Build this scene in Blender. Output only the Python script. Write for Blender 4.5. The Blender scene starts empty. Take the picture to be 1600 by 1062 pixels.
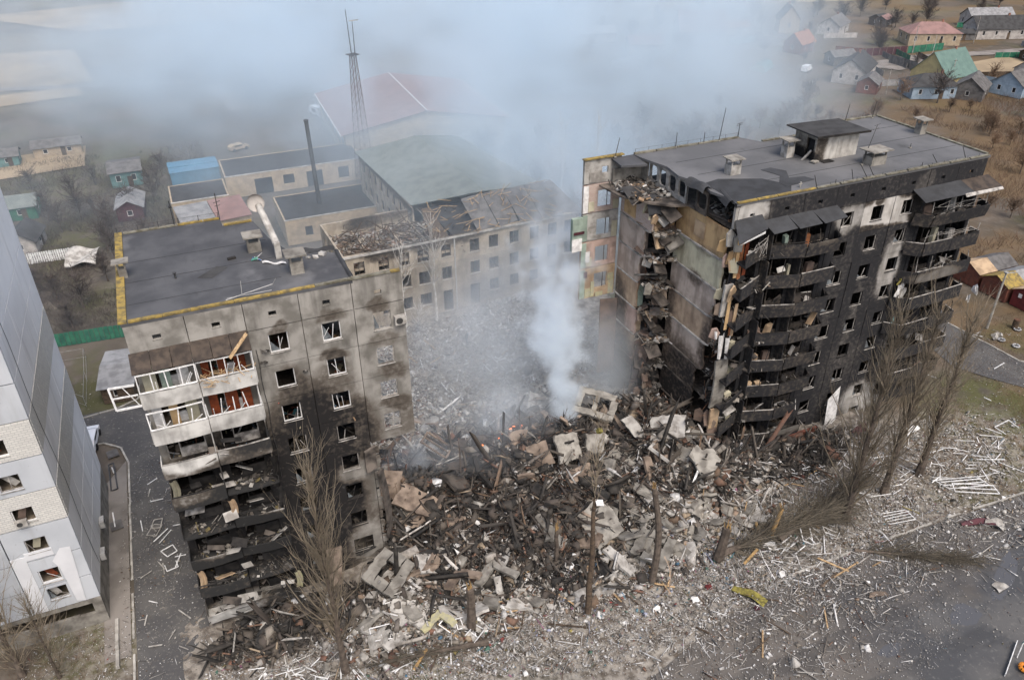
import bpy, math, random
import numpy as np
from mathutils import Matrix, Vector, noise

# ------------------------------------------------------------------ camera, light, exposure
sc = bpy.context.scene
COL = sc.collection
cam = bpy.data.cameras.new('camera'); co = bpy.data.objects.new('camera', cam); COL.objects.link(co); sc.camera = co
cam.sensor_width = 36; cam.lens = 36 * 1251.8 / 1600; cam.clip_start = 0.5; cam.clip_end = 4000
_p, _r, _y = [math.radians(a) for a in (31.738, -0.465, 23.341)]
fw = Vector((math.sin(_y) * math.cos(_p), math.cos(_y) * math.cos(_p), -math.sin(_p)))
rt = Vector((math.cos(_y), -math.sin(_y), 0)); up = rt.cross(fw)
CX = rt * math.cos(_r) + up * math.sin(_r); CU = -rt * math.sin(_r) + up * math.cos(_r)
Mx = Matrix((CX, CU, -fw)).transposed().to_4x4(); Mx.translation = (0, 0, 54.81); co.matrix_world = Mx

w = bpy.data.worlds.new('World'); sc.world = w; w.use_nodes = True
_nt = w.node_tree; sky = _nt.nodes.new('ShaderNodeTexSky'); sky.sky_type = 'NISHITA'; sky.sun_disc = False
sky.sun_elevation = math.radians(58); sky.sun_rotation = math.radians(178); sky.air_density = 1.0; sky.dust_density = 5.0; sky.ozone_density = 0.6
_nt.links.new(sky.outputs[0], _nt.nodes['Background'].inputs[0]); _nt.nodes['Background'].inputs[1].default_value = 0.15
sl = bpy.data.lights.new('sun', 'SUN'); sl.energy = 1.4; sl.angle = math.radians(30); sl.color = (1.0, 0.96, 0.91)
so = bpy.data.objects.new('sun', sl); COL.objects.link(so)
_el, _az = math.radians(58), math.radians(178)          # azimuth measured clockwise from +Y
sd = Vector((math.sin(_az) * math.cos(_el), math.cos(_az) * math.cos(_el), math.sin(_el)))
so.rotation_euler = sd.to_track_quat('Z', 'Y').to_euler()
sc.view_settings.view_transform = 'Standard'; sc.view_settings.look = 'None'; sc.view_settings.exposure = 0.46; sc.view_settings.gamma = 1
sc.cycles.volume_bounces = 8; sc.cycles.max_bounces = 10; sc.cycles.diffuse_bounces = 2; sc.cycles.glossy_bounces = 2
sc.cycles.use_denoising = True

R = random.Random(7)
NR = np.random.default_rng(11)
PI = math.pi

# ------------------------------------------------------------------ helpers
def lerp(a, b, t): return a + (b - a) * t
def clamp(v, a=0., b=1.): return max(a, min(b, v))
def fbm(x, y, z=0., o=3): 
    s = 0; a = 1; t = 0
    for i in range(o):
        s += a * noise.noise((x, y, z)); t += a; a *= .5; x *= 2; y *= 2; z *= 2
    return s / t

class MB:
    """collects simple solids into one mesh"""
    def __init__(s): s.v = []; s.f = []; s.c = []; s.col = None
    def add(s, vs, fs):
        n = len(s.v); s.v += [tuple(p) for p in vs]; s.f += [tuple(i + n for i in f) for f in fs]
        if s.col is not None: s.c += [s.col] * len(vs)
        return s
    def box(s, x0, x1, y0, y1, z0, z1, M=None):
        vs = [Vector((x, y, z)) for z in (z0, z1) for y in (y0, y1) for x in (x0, x1)]
        if M is not None: vs = [M @ p for p in vs]
        return s.add(vs, [(0, 2, 3, 1), (4, 5, 7, 6), (0, 1, 5, 4), (2, 6, 7, 3), (0, 4, 6, 2), (1, 3, 7, 5)])
    def obox(s, c, sz, rot=(0, 0, 0)):
        from mathutils import Euler
        M = Matrix.Translation(c) @ Euler(rot).to_matrix().to_4x4(); a, b, d = sz[0] / 2, sz[1] / 2, sz[2] / 2
        return s.box(-a, a, -b, b, -d, d, M)
    def prism(s, poly, z0, z1, M=None):
        n = len(poly); z0f = z0 if callable(z0) else (lambda x, y: z0); z1f = z1 if callable(z1) else (lambda x, y: z1)
        vs = [Vector((x, y, z0f(x, y))) for x, y in poly] + [Vector((x, y, z1f(x, y))) for x, y in poly]
        if M is not None: vs = [M @ p for p in vs]
        return s.add(vs, [tuple(range(n))[::-1], tuple(range(n, 2 * n))] + [(i, (i + 1) % n, n + (i + 1) % n, n + i) for i in range(n)])
    def beam(s, p0, p1, w, h=None, up=(0, 0, 1)):
        h = h or w; p0 = Vector(p0); p1 = Vector(p1); d = (p1 - p0); L = d.length
        if L < 1e-6: return s
        d /= L; u = Vector(up)
        if abs(d.dot(u)) > .98: u = Vector((1, 0, 0))
        a = d.cross(u).normalized(); b = a.cross(d)
        vs = []
        for p in (p0, p1):
            for i, j in ((-1, -1), (1, -1), (1, 1), (-1, 1)): vs.append(p + a * i * w / 2 + b * j * h / 2)
        return s.add(vs, [(0, 1, 2, 3), (7, 6, 5, 4), (0, 4, 5, 1), (1, 5, 6, 2), (2, 6, 7, 3), (3, 7, 4, 0)])
    def tube(s, p0, p1, r0, r1=None, n=8, cap=True):
        r1 = r0 if r1 is None else r1; p0 = Vector(p0); p1 = Vector(p1); d = (p1 - p0).normalized()
        u = Vector((0, 0, 1)) if abs(d.z) < .9 else Vector((1, 0, 0)); a = d.cross(u).normalized(); b = a.cross(d)
        vs = [p + (a * math.cos(2 * PI * i / n) + b * math.sin(2 * PI * i / n)) * r for p, r in ((p0, r0), (p1, r1)) for i in range(n)]
        fs = [(i, (i + 1) % n, n + (i + 1) % n, n + i) for i in range(n)]
        if cap: fs += [tuple(range(n))[::-1], tuple(range(n, 2 * n))]
        return s.add(vs, fs)
    def quad(s, a, b, c, d): return s.add([a, b, c, d], [(0, 1, 2, 3)])
    def sheet(s, f, nu, nv, t=0.0):
        """a bent sheet f(u,v)->point with thickness t"""
        g = [[Vector(f(i / nu, j / nv)) for i in range(nu + 1)] for j in range(nv + 1)]
        vs = [p for r_ in g for p in r_]; W = nu + 1
        fs = [(j * W + i, j * W + i + 1, (j + 1) * W + i + 1, (j + 1) * W + i) for j in range(nv) for i in range(nu)]
        if t:
            n0 = (g[0][1] - g[0][0]).cross(g[1][0] - g[0][0]).normalized() * t; n = len(vs)
            vs = vs + [p - n0 for p in vs]; fs = fs + [tuple(k + n for k in f_[::-1]) for f_ in fs]
            edge = [(0, i) for i in range(nu)] ; 
            b = [(i, i + 1) for i in range(nu)] + [(j * W + nu, (j + 1) * W + nu) for j in range(nv)] + [(nv * W + i + 1, nv * W + i) for i in range(nu)] + [((j + 1) * W, j * W) for j in range(nv)]
            fs += [(q, p_, p_ + n, q + n) for p_, q in b]
        return s.add(vs, fs)
    def mesh(s, name, m):
        me = bpy.data.meshes.new(name); me.from_pydata(s.v, [], s.f)
        if s.c:
            ca = me.color_attributes.new('tint', 'FLOAT_COLOR', 'POINT'); ca.data.foreach_set('color', np.array([(*c, 1) for c in s.c], dtype=np.float32).ravel())
        me.materials.append(m); me.update(); return me
    def build(s, name, m, parent=None, loc=(0, 0, 0), **kw): return obj(name, s.mesh(name, m), parent, loc, **kw)

def tag(o, label=None, cat=None, group=None, kind=None):
    if label: o['label'] = label
    if cat: o['category'] = cat
    if group: o['group'] = group
    if kind: o['kind'] = kind
    return o
def obj(name, me, parent=None, loc=(0, 0, 0), rot=(0, 0, 0), sc_=None, label=None, cat=None, group=None, kind=None):
    o = bpy.data.objects.new(name, me); COL.objects.link(o); o.location = loc; o.rotation_euler = rot
    if sc_ is not None: o.scale = sc_
    if parent is not None: o.parent = parent
    return tag(o, label, cat, group, kind)
def thing(name, label, cat, loc=(0, 0, 0), rz=0, group=None):
    return obj(name, None, None, loc, (0, 0, rz), label=label, cat=cat, group=group)
def wparent(o, root):
    """parent that keeps world-coordinate geometry in place"""
    o.parent = root; o.matrix_parent_inverse = Matrix.LocRotScale(root.location, root.rotation_euler, None).inverted(); return o
def part(root, name, mb, m, label=None, kind=None, loc=(0, 0, 0)):
    o = mb.build(name, m, loc=loc, label=label, kind=kind); return wparent(o, root)
def sub(par, root, name, mb, m, label=None):
    """sub-part modelled in world coordinates below a world-coordinate part"""
    o = mb.build(name, m, label=label); o.parent = par; return o
def copy_tree(o, parent=None):
    c = o.copy(); COL.objects.link(c); c.parent = parent
    for ch in list(o.children): copy_tree(ch, c)
    return c

LM = [(23.5, 38.9, 'the dark bare trunk'), (30.2, 39.6, 'the snapped poplar'), (36.8, 39.2, 'the thick stump'), (14, 41.2, 'the charred stump'), (3.6, 41.6, 'the slim left poplar'), (51.1, 38.7, 'the thick trunked poplar'), (62.5, 40.6, 'the rightmost poplar'), (44.4, 37.5, 'the white ladder frame'), (25.5, 57.3, 'the embers'), (17.6, 58, 'the tan double frame'), (40.3, 47.2, 'the big whitish slab'), (28.9, 53.6, 'the upright grey slab'), (32.5, 60, 'the two holed panel'), (9.9, 46.5, 'the leaning window panel'), (12, 43.6, 'the yellow panel piece'), (26.5, 40.3, 'the pale L shaped piece'), (36.9, 34.9, 'the mustard cloth'), (62, 33.2, 'the maroon sheet'), (60.3, 47, 'the maroon cloth'), (47, 46.6, 'the foot of the right block'), (29.3, 82.5, 'the man in the yard'), (39, 84, 'the fan shaped lattice'), (28, 90, 'the forked birch'), (-10, 64, 'the framed dark pane'), (-6, 50, 'the left block corner'), (93.5, 58.3, 'the lamp post'), (76, 41.4, 'the empty white frame'), (52, 26.4, 'the round puddle'), (-8.8, 148, 'the maroon shed'), (-9, 166, 'the teal walled shed'), (-26, 155, 'the green walled shed'), (-22, 132, 'the white picket fence'), (3, 160, 'the blue container'), (189, 155, 'the yellow house'), (178, 146, 'the pale blue house'), (187, 141, 'the grey barn'), (173, 167, 'the whitewashed cottage'), (168, 156, 'the orange door shed'), (228, 192, 'the tan cottage'), (255, 190, 'the dark roofed cottage'), (268, 204, 'the tin roofed house'), (200, 138, 'the edge blue house'), (183, 200, 'the brick red cottage'), (166, 228, 'the pink gambrel house'), (200, 226, 'the narrow tan house'), (133, 240, 'the long pale shed'), (213, 218, 'the grey roofed cottage'), (158, 186, 'the polytunnel'), (102, 69, 'the rear red garage'), (105, 60, 'the nearest red garage'), (65, 114, 'the pale smoky birch'), (73, 59, 'the right block end'), (140, 220, 'the red roofed shed'), (96.5, 74, 'the shaded red shed'), (216, 146, 'the maroon roofed house')]
_fx, _fy = math.sin(_y), math.cos(_y)
def place(x, y):
    """plain words for where a thing lies, seen from the photograph's side"""
    L = min(LM, key=lambda l: (l[0] - x) ** 2 + (l[1] - y) ** 2); dx, dy = x - L[0], y - L[1]; s = dx * _fy - dy * _fx; f = dx * _fx + dy * _fy
    a, b = abs(s), abs(f); d = math.hypot(s, f); h = 'right of' if s > 0 else 'left of'; v = 'behind' if f > 0 else 'before'
    r = h if a > 2.2 * b else v if b > 2.2 * a else v + ' and ' + h
    q = 'close ' if d < 2.2 else '' if d < 6 else 'well ' if d < 14 else 'far '
    return q + r + ' ' + L[2]

# numpy debris / twig builders
def np_mesh(name, V, F, m, tint=None):
    me = bpy.data.meshes.new(name); nf, k = F.shape
    me.vertices.add(len(V)); me.vertices.foreach_set('co', V.astype(np.float32).ravel())
    me.loops.add(nf * k); me.loops.foreach_set('vertex_index', F.astype(np.int32).ravel())
    me.polygons.add(nf); me.polygons.foreach_set('loop_start', np.arange(0, nf * k, k, dtype=np.int32))
    me.update(calc_edges=True)
    if tint is not None:
        ca = me.color_attributes.new('tint', 'FLOAT_COLOR', 'POINT'); ca.data.foreach_set('color', np.concatenate([tint, np.ones((len(tint), 1))], 1).astype(np.float32).ravel())
    me.materials.append(m); return me
def rotmats(n, tilt):
    a = NR.uniform(0, 2 * PI, n); b = NR.normal(0, tilt, n); c = NR.normal(0, tilt, n)
    ca, sa, cb, sb, cc, s_c = np.cos(a), np.sin(a), np.cos(b), np.sin(b), np.cos(c), np.sin(c)
    Rz = np.zeros((n, 3, 3)); Rz[:, 0, 0] = ca; Rz[:, 0, 1] = -sa; Rz[:, 1, 0] = sa; Rz[:, 1, 1] = ca; Rz[:, 2, 2] = 1
    Rx = np.zeros((n, 3, 3)); Rx[:, 0, 0] = 1; Rx[:, 1, 1] = cb; Rx[:, 1, 2] = -sb; Rx[:, 2, 1] = sb; Rx[:, 2, 2] = cb
    Ry = np.zeros((n, 3, 3)); Ry[:, 1, 1] = 1; Ry[:, 0, 0] = cc; Ry[:, 0, 2] = s_c; Ry[:, 2, 0] = -s_c; Ry[:, 2, 2] = cc
    return Rz @ Rx @ Ry
CUBE = np.array([[x, y, z] for z in (-.5, .5) for y in (-.5, .5) for x in (-.5, .5)])
CF = np.array([(0, 2, 3, 1), (4, 5, 7, 6), (0, 1, 5, 4), (2, 6, 7, 3), (0, 4, 6, 2), (1, 3, 7, 5)])
def boxes(P, S, Rm, jag=.35):
    """P centres, S sizes, Rm rotations -> V, F of irregular blocks"""
    n = len(P); c = CUBE[None] * (1 + NR.uniform(-jag, jag, (n, 8, 3))); c = c * S[:, None, :]
    V = np.einsum('nij,nkj->nki', Rm, c) + P[:, None, :]
    F = (CF[None] + (np.arange(n) * 8)[:, None, None]).reshape(-1, 4)
    return V.reshape(-1, 3), F
def sticks(A, B, r0, r1):
    """three-sided tapering sticks from A to B"""
    n = len(A); d = B - A; L = np.linalg.norm(d, axis=1, keepdims=True) + 1e-9; d = d / L
    u = np.where(np.abs(d[:, 2:3]) < .9, np.array([[0, 0, 1.]]), np.array([[1., 0, 0]])); a = np.cross(d, u); a /= np.linalg.norm(a, axis=1, keepdims=True); b = np.cross(a, d)
    V = np.zeros((n, 6, 3))
    for i in range(3):
        o = a * math.cos(2 * PI * i / 3) + b * math.sin(2 * PI * i / 3)
        V[:, i] = A + o * r0[:, None]; V[:, 3 + i] = B + o * r1[:, None]
    F = np.array([(0, 1, 4, 3), (1, 2, 5, 4), (2, 0, 3, 5)])
    return V.reshape(-1, 3), (F[None] + (np.arange(n) * 6)[:, None, None]).reshape(-1, 4)

# ------------------------------------------------------------------ materials
class Nd:
    """tiny wrapper for node sockets with arithmetic"""
    def __init__(s, t, k): s.t = t; s.k = k
    def _m(s, op, *a):
        n = s.t.nodes.new('ShaderNodeMath'); n.operation = op
        for i, v in enumerate(a):
            if isinstance(v, Nd): s.t.links.new(v.k, n.inputs[i])
            else: n.inputs[i].default_value = v
        return Nd(s.t, n.outputs[0])
    def __add__(s, o): return s._m('ADD', s, o)
    __radd__ = __add__
    def __mul__(s, o): return s._m('MULTIPLY', s, o)
    __rmul__ = __mul__
    def __sub__(s, o): return s._m('SUBTRACT', s, o)
    def __rsub__(s, o): return s._m('SUBTRACT', o, s)
    def __truediv__(s, o): return s._m('DIVIDE', s, o)
    def __rtruediv__(s, o): return s._m("DIVIDE", o, s)
    def max(s, o): return s._m('MAXIMUM', s, o)
    def min(s, o): return s._m('MINIMUM', s, o)
    def pow(s, o): return s._m('POWER', s, o)
    def sqrt(s): return s._m('SQRT', s)
    def step(s, a, b):
        """smooth ramp 0 at a, 1 at b"""
        n = s.t.nodes.new('ShaderNodeMapRange'); n.interpolation_type = 'SMOOTHSTEP'; s.t.links.new(s.k, n.inputs[0])
        if a > b: n.inputs[1].default_value = b; n.inputs[2].default_value = a; n.inputs[3].default_value = 1; n.inputs[4].default_value = 0
        else: n.inputs[1].default_value = a; n.inputs[2].default_value = b
        return Nd(s.t, n.outputs[0])
def nz(t, vec, scale, detail=4, stretch=None, rough=.55, off=0):
    if stretch is not None or off:
        m = t.nodes.new('ShaderNodeMapping') if t.type == 'SHADER' else None
        if m:
            m.inputs['Scale'].default_value = stretch or (1, 1, 1); m.inputs['Location'].default_value = (off, off * .7, off * .3); t.links.new(vec, m.inputs[0]); vec = m.outputs[0]
    n = t.nodes.new('ShaderNodeTexNoise'); n.inputs['Scale'].default_value = scale; n.inputs['Detail'].default_value = detail; n.inputs['Roughness'].default_value = rough
    t.links.new(vec, n.inputs['Vector']); return Nd(t, n.outputs[0])
def mix(t, f, a, b):
    n = t.nodes.new('ShaderNodeMix'); n.data_type = 'RGBA'; n.clamp_factor = True
    if isinstance(f, Nd): t.links.new(f.k, n.inputs[0])
    else: n.inputs[0].default_value = f
    for i, c in ((6, a), (7, b)):
        if isinstance(c, (tuple, list)): n.inputs[i].default_value = (*c[:3], 1)
        else: t.links.new(c, n.inputs[i])
    return n.outputs[2]
class Mat:
    def __init__(s, name, rough=.9, spec=.25):
        s.m = bpy.data.materials.new(name); s.m.use_nodes = True; s.t = s.m.node_tree; s.b = s.t.nodes['Principled BSDF']
        s.b.inputs['Roughness'].default_value = rough; s.b.inputs['Specular IOR Level'].default_value = spec
        g = s.t.nodes.new('ShaderNodeNewGeometry'); s.pos = g.outputs['Position']
        sp = s.t.nodes.new('ShaderNodeSeparateXYZ'); s.t.links.new(s.pos, sp.inputs[0]); s.x, s.y, s.z = [Nd(s.t, o) for o in sp.outputs]
        oi = s.t.nodes.new('ShaderNodeObjectInfo'); s.rnd = Nd(s.t, oi.outputs['Random'])
    def n(s, scale, detail=4, stretch=None, off=0, rough=.55): return nz(s.t, s.pos, scale, detail, stretch, rough, off)
    def mix(s, f, a, b): return mix(s.t, f, a, b)
    def color(s, c):
        if isinstance(c, (tuple, list)): s.b.inputs['Base Color'].default_value = (*c[:3], 1)
        else: s.t.links.new(c, s.b.inputs['Base Color'])
        return s
    def bump(s, h, strength=.3, dist=.05):
        n = s.t.nodes.new('ShaderNodeBump'); n.inputs['Strength'].default_value = strength; n.inputs['Distance'].default_value = dist
        s.t.links.new(h.k, n.inputs['Height']); s.t.links.new(n.outputs[0], s.b.inputs['Normal']); return s
    def tint(s, attr='tint'):
        a = s.t.nodes.new('ShaderNodeAttribute'); a.attribute_name = attr; return a.outputs['Color']
    def mulv(s, c, f):
        """colour times value"""
        n = s.t.nodes.new('ShaderNodeVectorMath'); n.operation = 'SCALE'
        if isinstance(c, (tuple, list)): n.inputs[0].default_value = c[:3]
        else: s.t.links.new(c, n.inputs[0])
        if isinstance(f, Nd): s.t.links.new(f.k, n.inputs['Scale'])
        else: n.inputs['Scale'].default_value = f
        return n.outputs[0]
def simple(name, a, b=None, scale=1.5, rough=.9, spec=.25, bump=.25, metal=0, var=.25, detail=5, stretch=None):
    """two tone material with object-to-object variation"""
    k = Mat(name, rough, spec); b = b or tuple(v * .6 for v in a)
    f = k.n(scale, detail, stretch).step(.35, .68); c = k.mix(f, a, b)
    if var: c = k.mulv(c, k.rnd * var + (1 - var / 2))
    k.color(c); k.b.inputs['Metallic'].default_value = metal
    if bump: k.bump(k.n(scale * 6, 4), bump)
    return k.m
def blobs(k, a1, a2, L, warp=1.6, wscale=.35):
    """soft union of ellipses in the (a1,a2) plane with warped edges: 1 inside"""
    w1 = (k.n(wscale, 4) - .5) * warp * 2; w2 = (k.n(wscale, 4, off=31) - .5) * warp * 2
    u = a1 + w1; v = a2 + w2; r = None
    for cx, cy, rx, ry, s in L:
        du = (u - cx) * (1 / rx); dv = (v - cy) * (1 / ry)
        f = (du * du + dv * dv).step(1.7, .25) * s
        r = f if r is None else r.max(f)
    return r
def facade_mat(name, clean, stain, L, cut=None, base=0., axes='xz', sootc=(.018, .017, .017), mid=(.10, .085, .07), warp=1.2, tex=None):
    """weathered concrete with a shaped layer of soot and scorch"""
    k = Mat(name, .92, .2); A = dict(x=k.x, y=k.y, z=k.z); a1, a2 = A[axes[0]], A[axes[1]]
    g = k.n(.7, 6).step(.38, .66); st = k.n(1.1, 5, stretch=(1, 1, .18)).step(.45, .7)
    c = k.mix(g, clean, stain); c = k.mix(st * .55, c, tuple(v * .45 for v in stain))
    c = k.mulv(c, k.rnd * .25 + .87)
    if tex: c = tex(k, c)
    s = blobs(k, a1, a2, L, warp) if L else None
    if base: s = s.max(base) if s is not None else Nd(k.t, (k.x * 0 + base).k)
    if cut: s = s * (1 - blobs(k, a1, a2, cut, warp * .6))
    pit = k.n(2.6, 6).step(.30, .62)
    big = k.n(.22, 5, off=61).step(.34, .62); s = (s * (pit * .38 + .55 + big * .22)).min(1.0)
    c = k.mix(s.step(0, .55), c, mid); c = k.mix(s.step(.35, .9), c, sootc)
    ash = (k.n(1.6, 6, off=9).step(.66, .78)) * s.step(.5, .9) * .35
    c = k.mix(ash, c, (.16, .155, .15))
    k.color(c).bump(k.n(9, 5), .3); return k.m
SM_BANK = 0.030; SM_PLUME = 0.7; HAZE = 0.0
# ------------------------------------------------------------------ rubble height
def gs(x, y, cx, cy, rx, ry): 
    d = ((x - cx) / rx) ** 2 + ((y - cy) / ry) ** 2
    return math.exp(-d * 1.3)
MOUNDS = [(27, 57, 13, 8, 4.6), (41, 55, 6, 8, 3.6), (12.5, 56, 6, 7, 3.0), (22, 47.5, 14, 4.5, 1.7), (38, 47, 8, 4, 1.6), (28, 73, 22, 12, .7), (56, 48, 11, 3, .9), (8, 46.5, 7, 3, .7), (-1, 47.4, 5, 2.6, .6), (46, 47, 5, 3, 1.6), (41, 88, 7, 4, 1.6), (30, 66, 14, 5, 1.4)]
def rub(x, y):
    h = 0
    for a in MOUNDS: h += gs(x, y, *a[:4]) * a[4]
    return h
def rubn(x, y):
    h = rub(x, y); k = min(1.0, .08 + h * .32)
    return h + k * (1.1 * noise.noise((x * .35, y * .35, 3.1)) + .7 * abs(noise.noise((x * .9, y * .9, 1.7))) + .35 * noise.noise((x * 2.3, y * 2.3, 7.)))

# ------------------------------------------------------------------ palette
MT = {}
LSOOT = [(-1, 3, 10, 11, 1), (1, 12.5, 8.5, 6, 1), (-2, 13.5, 4.5, 4.5, .95), (5.4, 12.5, 4.0, 8.2, 1), (8.4, 14.5, 2.4, 4.2, .85), (12.4, 15.2, 1.6, 1.4, .4), (4.6, 20.3, 1.6, 2.2, .6), (8.3, 14, 2.4, 4.2, .75), (7.5, 19.5, 1.8, 3, .4), (12, 16.9, 1.3, .8, .55), (7.6, 22.6, 1.1, .7, .6), (11.6, 23, .9, .8, .35), (12.2, 20.2, 1.2, .7, .5), (4, 26, .7, .5, .5), (8, 25.9, .9, .6, .5), (11.5, 26.2, .9, .7, .5), (9.3, 4, 1.2, 3.6, .5), (7, 7, 1.2, 2.2, .7)]
LCUT = [(8.2, 11.2, 1.7, 1.2, .8), (8.4, 3, 1.6, 2.6, .6), (-2.2, 1, 3.6, .8, .85)]
MT['left'] = facade_mat('weathered_panel_concrete', (.32, .306, .28), (.175, .166, .148), LSOOT, LCUT)
RCUT = [(44.6, 27.2, 2.6, 1.3, 1), (57.0, 24.6, 2.0, 1.4, .8), (63.8, 18.3, 1.5, 3.4, .85), (60.4, 21.3, 1.3, .8, .35), (60.2, 6, 3.0, 5, .22), (57, 19, 1.2, 7, .22), (64.6, 1.8, 3.2, 2.4, 1), (66.4, 8, .8, 3.4, .45), (69, 9.2, 3.2, .7, .7), (60.3, 12, .5, 6, .35), (56.6, 13, .5, 5, .3), (65.5, 26.9, 1.1, 1, .4), (52, 1.0, 3.5, .5, .8)]
MT['right'] = facade_mat('burnt_panel_concrete', (.44, .425, .40), (.30, .285, .26), None, RCUT, base=.94, sootc=(.024, .024, .026), mid=(.085, .078, .072), warp=1.8)
MT['spared'] = facade_mat('half_spared_panel_concrete', (.50, .48, .45), (.36, .34, .31), [(66, 24.5, 1.6, 4, .9), (58.6, 26.2, 1.3, .8, .7), (63.9, 26.6, 1.5, .9, .9), (60.4, 25.9, .7, .6, .8), (60, 22.9, 5, .5, .7)], None, warp=.7)
MT['balc_black'] = facade_mat('burnt_balcony_concrete', (.2, .19, .17), (.12, .11, .1), None, [(69, 17, 3.2, .7, .9), (53, 2.0, 2.6, .6, .8), (69, 9.4, 3, .7, .7), (52.9, 24, 1, .5, .5)], base=.86, sootc=(.026, .026, .028))
MT['balc_left'] = facade_mat('balcony_panel_concrete', (.60, .59, .56), (.36, .35, .33), [(-1, 8, 9, 9.6, 1), (1.5, 17.9, 2.6, 1.3, .9)], [(-3.4, 8.2, 1.8, .5, .6), (.4, 5.0, 2.2, .5, .45), (-3.5, 1.4, 2.4, 1.0, .9), (1.4, 11.4, 1.4, .6, .7), (-4.2, 14.2, 1.6, .6, .45), (-3.6, 17.3, 2.4, .7, .9)], sootc=(.03, .03, .03))
MT['conc'] = simple('broken_concrete', (.27, .255, .225), (.13, .12, .105), 1.1, var=.5)
MT['conc_soot'] = simple('sooty_concrete', (.135, .115, .098), (.03, .027, .025), .8, var=.6)
MT['conc_warm'] = simple('scorched_concrete', (.26, .205, .16), (.095, .072, .057), .8, var=.4)
MT['conc_pale'] = simple('pale_plaster_concrete', (.43, .415, .385), (.22, .205, .185), 1.3, var=.35)
MT['char'] = simple('charred_surface', (.035, .032, .03), (.012, .012, .012), 1.4, var=.5)
MT['inner'] = facade_mat('scorched_inner_walls', (.10, .085, .07), (.06, .05, .042), None, None, base=.72)
MT['inner_l'] = facade_mat('plastered_inner_walls', (.42, .36, .28), (.26, .21, .16), LSOOT + [(4, 5, 12, 12, 1)], None)
k = Mat('roofing_felt', .82, .35); c = k.mix(k.n(.28, 6).step(.38, .64), (.058, .060, .065), (.092, .094, .099)); c = k.mix(k.n(1.9, 5, stretch=(1, .25, 1)).step(.56, .74) * .5, c, (.05, .05, .053))
c = k.mix(k.n(.19, 5, off=5).step(.56, .66) * .7, c, (.15, .15, .155)); c = k.mix(k.n(.4, 6, off=14).step(.64, .74) * .6, c, (.035, .034, .034)); k.color(c).bump(k.n(6, 3), .15); MT['felt'] = k.m
k = Mat('weathered_grey_roofing', .82, .35); c = k.mix(k.n(.22, 6).step(.36, .66), (.098, .099, .102), (.14, .14, .143)); c = k.mix(k.n(1.7, 5, stretch=(1, .25, 1)).step(.56, .74) * .4, c, (.09, .09, .092)); c = k.mix(k.n(.33, 6, off=24).step(.62, .75) * .7, c, (.055, .055, .055)); k.color(c).bump(k.n(6, 3), .15); MT['felt_r'] = k.m
MT['felt_dark'] = simple('fresh_dark_felt', (.05, .052, .056), (.035, .036, .038), .8)
MT['yellow'] = simple('mossy_yellow_edging', (.32, .23, .065), (.13, .105, .055), 2.2, var=.3)
MT['edge'] = simple('grey_roof_edging', (.22, .21, .17), (.11, .10, .07), 2.0)
MT['white'] = simple('white_window_plastic', (0.78, 0.78, 0.77), (0.55, 0.55, 0.54), 2.5, .5, .4, .05)
MT['sootwhite'] = simple('smoked_window_frame', (.42, .40, .37), (.14, .13, .12), 2.0, .7)
MT['glass'] = simple('dusty_broken_glass', (.18, .2, .21), (.08, .09, .1), 2, .15, .6, 0)
MT['canopy'] = simple('dark_brown_sheet_roofing', (.075, .058, .045), (.035, .028, .024), 1.6, .7)
MT['wood_red'] = simple('red_brown_wood', (.22, .055, .02), (.12, .03, .015), 3, .6)
MT['wood'] = simple('splintered_raw_wood', (.46, .33, .19), (.26, .17, .09), 4, var=.5)
MT['wood_old'] = simple('old_dark_timber', (.11, .08, .055), (.05, .038, .03), 4, var=.5)
MT['ochre'] = simple('ochre_wallpaper', (.55, .38, .20), (.34, .225, .12), .9)
MT['ochre_b'] = simple('brown_ochre_wallpaper', (0.483, 0.356, 0.23), (0.276, 0.196, 0.127), .8)
MT['cream'] = simple('cream_green_wallpaper', (.50, .47, .35), (.36, .335, .25), .8)
MT['mauve'] = simple('mauve_wallpaper', (0.45, 0.375, 0.331), (0.325, 0.269, 0.237), .8)
MT['pink'] = simple('dull_pink_wallpaper', (0.574, 0.418, 0.348), (0.348, 0.26, 0.217), .8)
MT['umber'] = simple('smoked_brown_wall', (0.194, 0.139, 0.109), (0.093, 0.07, 0.059), .7)
MT['mint'] = simple('mint_green_paint', (.30, .37, .31), (.21, .26, .22), 1.2)
MT['lemon'] = simple('yellow_kitchen_tile', (.46, .43, .25), (.36, .34, .26), 3)
MT['rust'] = simple('rusty_steel', (.14, .07, .04), (.06, .035, .025), 5, .8)
MT['steel'] = simple('dark_steel', (.05, .05, .05), (.03, .03, .03), 5, .6, .5)
MT['galv'] = simple('dull_galvanised_steel', (.42, .42, .41), (.28, .28, .27), 2, .45, .5, .05)
MT['orange'] = simple('orange_insulation_board', (.34, .135, .06), (.18, .08, .04), 2)
MT['cloth_y'] = simple('yellow_cloth', (.25, .22, .055), (.12, .105, .035), 3)
MT['cloth_w'] = simple('white_cloth', (.75, .74, .72), (.5, .49, .47), 2)
MT['maroon'] = simple('maroon_sheet', (.085, .028, .035), (.05, .02, .025), 2, .6)
MT['green'] = simple('green_painted_sheet', (.035, .17, .10), (.02, .10, .07), 1.2, .6)
MT['red'] = simple('dark_red_paint', (.17, .035, .035), (.10, .022, .024), 1.4, .6)
MT['redbrown'] = simple('red_brown_cladding', (.17, .065, .045), (.10, .045, .035), 1.4, .8)
MT['blue'] = simple('bright_blue_paint', (.09, .22, .33), (.07, .17, .26), .8, .5)
MT['teal'] = simple('teal_painted_wall', (.13, .24, .23), (.09, .17, .17), 1.2)
MT['brick'] = simple('red_brick_wall', (.30, .15, .10), (.20, .11, .085), 1.5)
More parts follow.
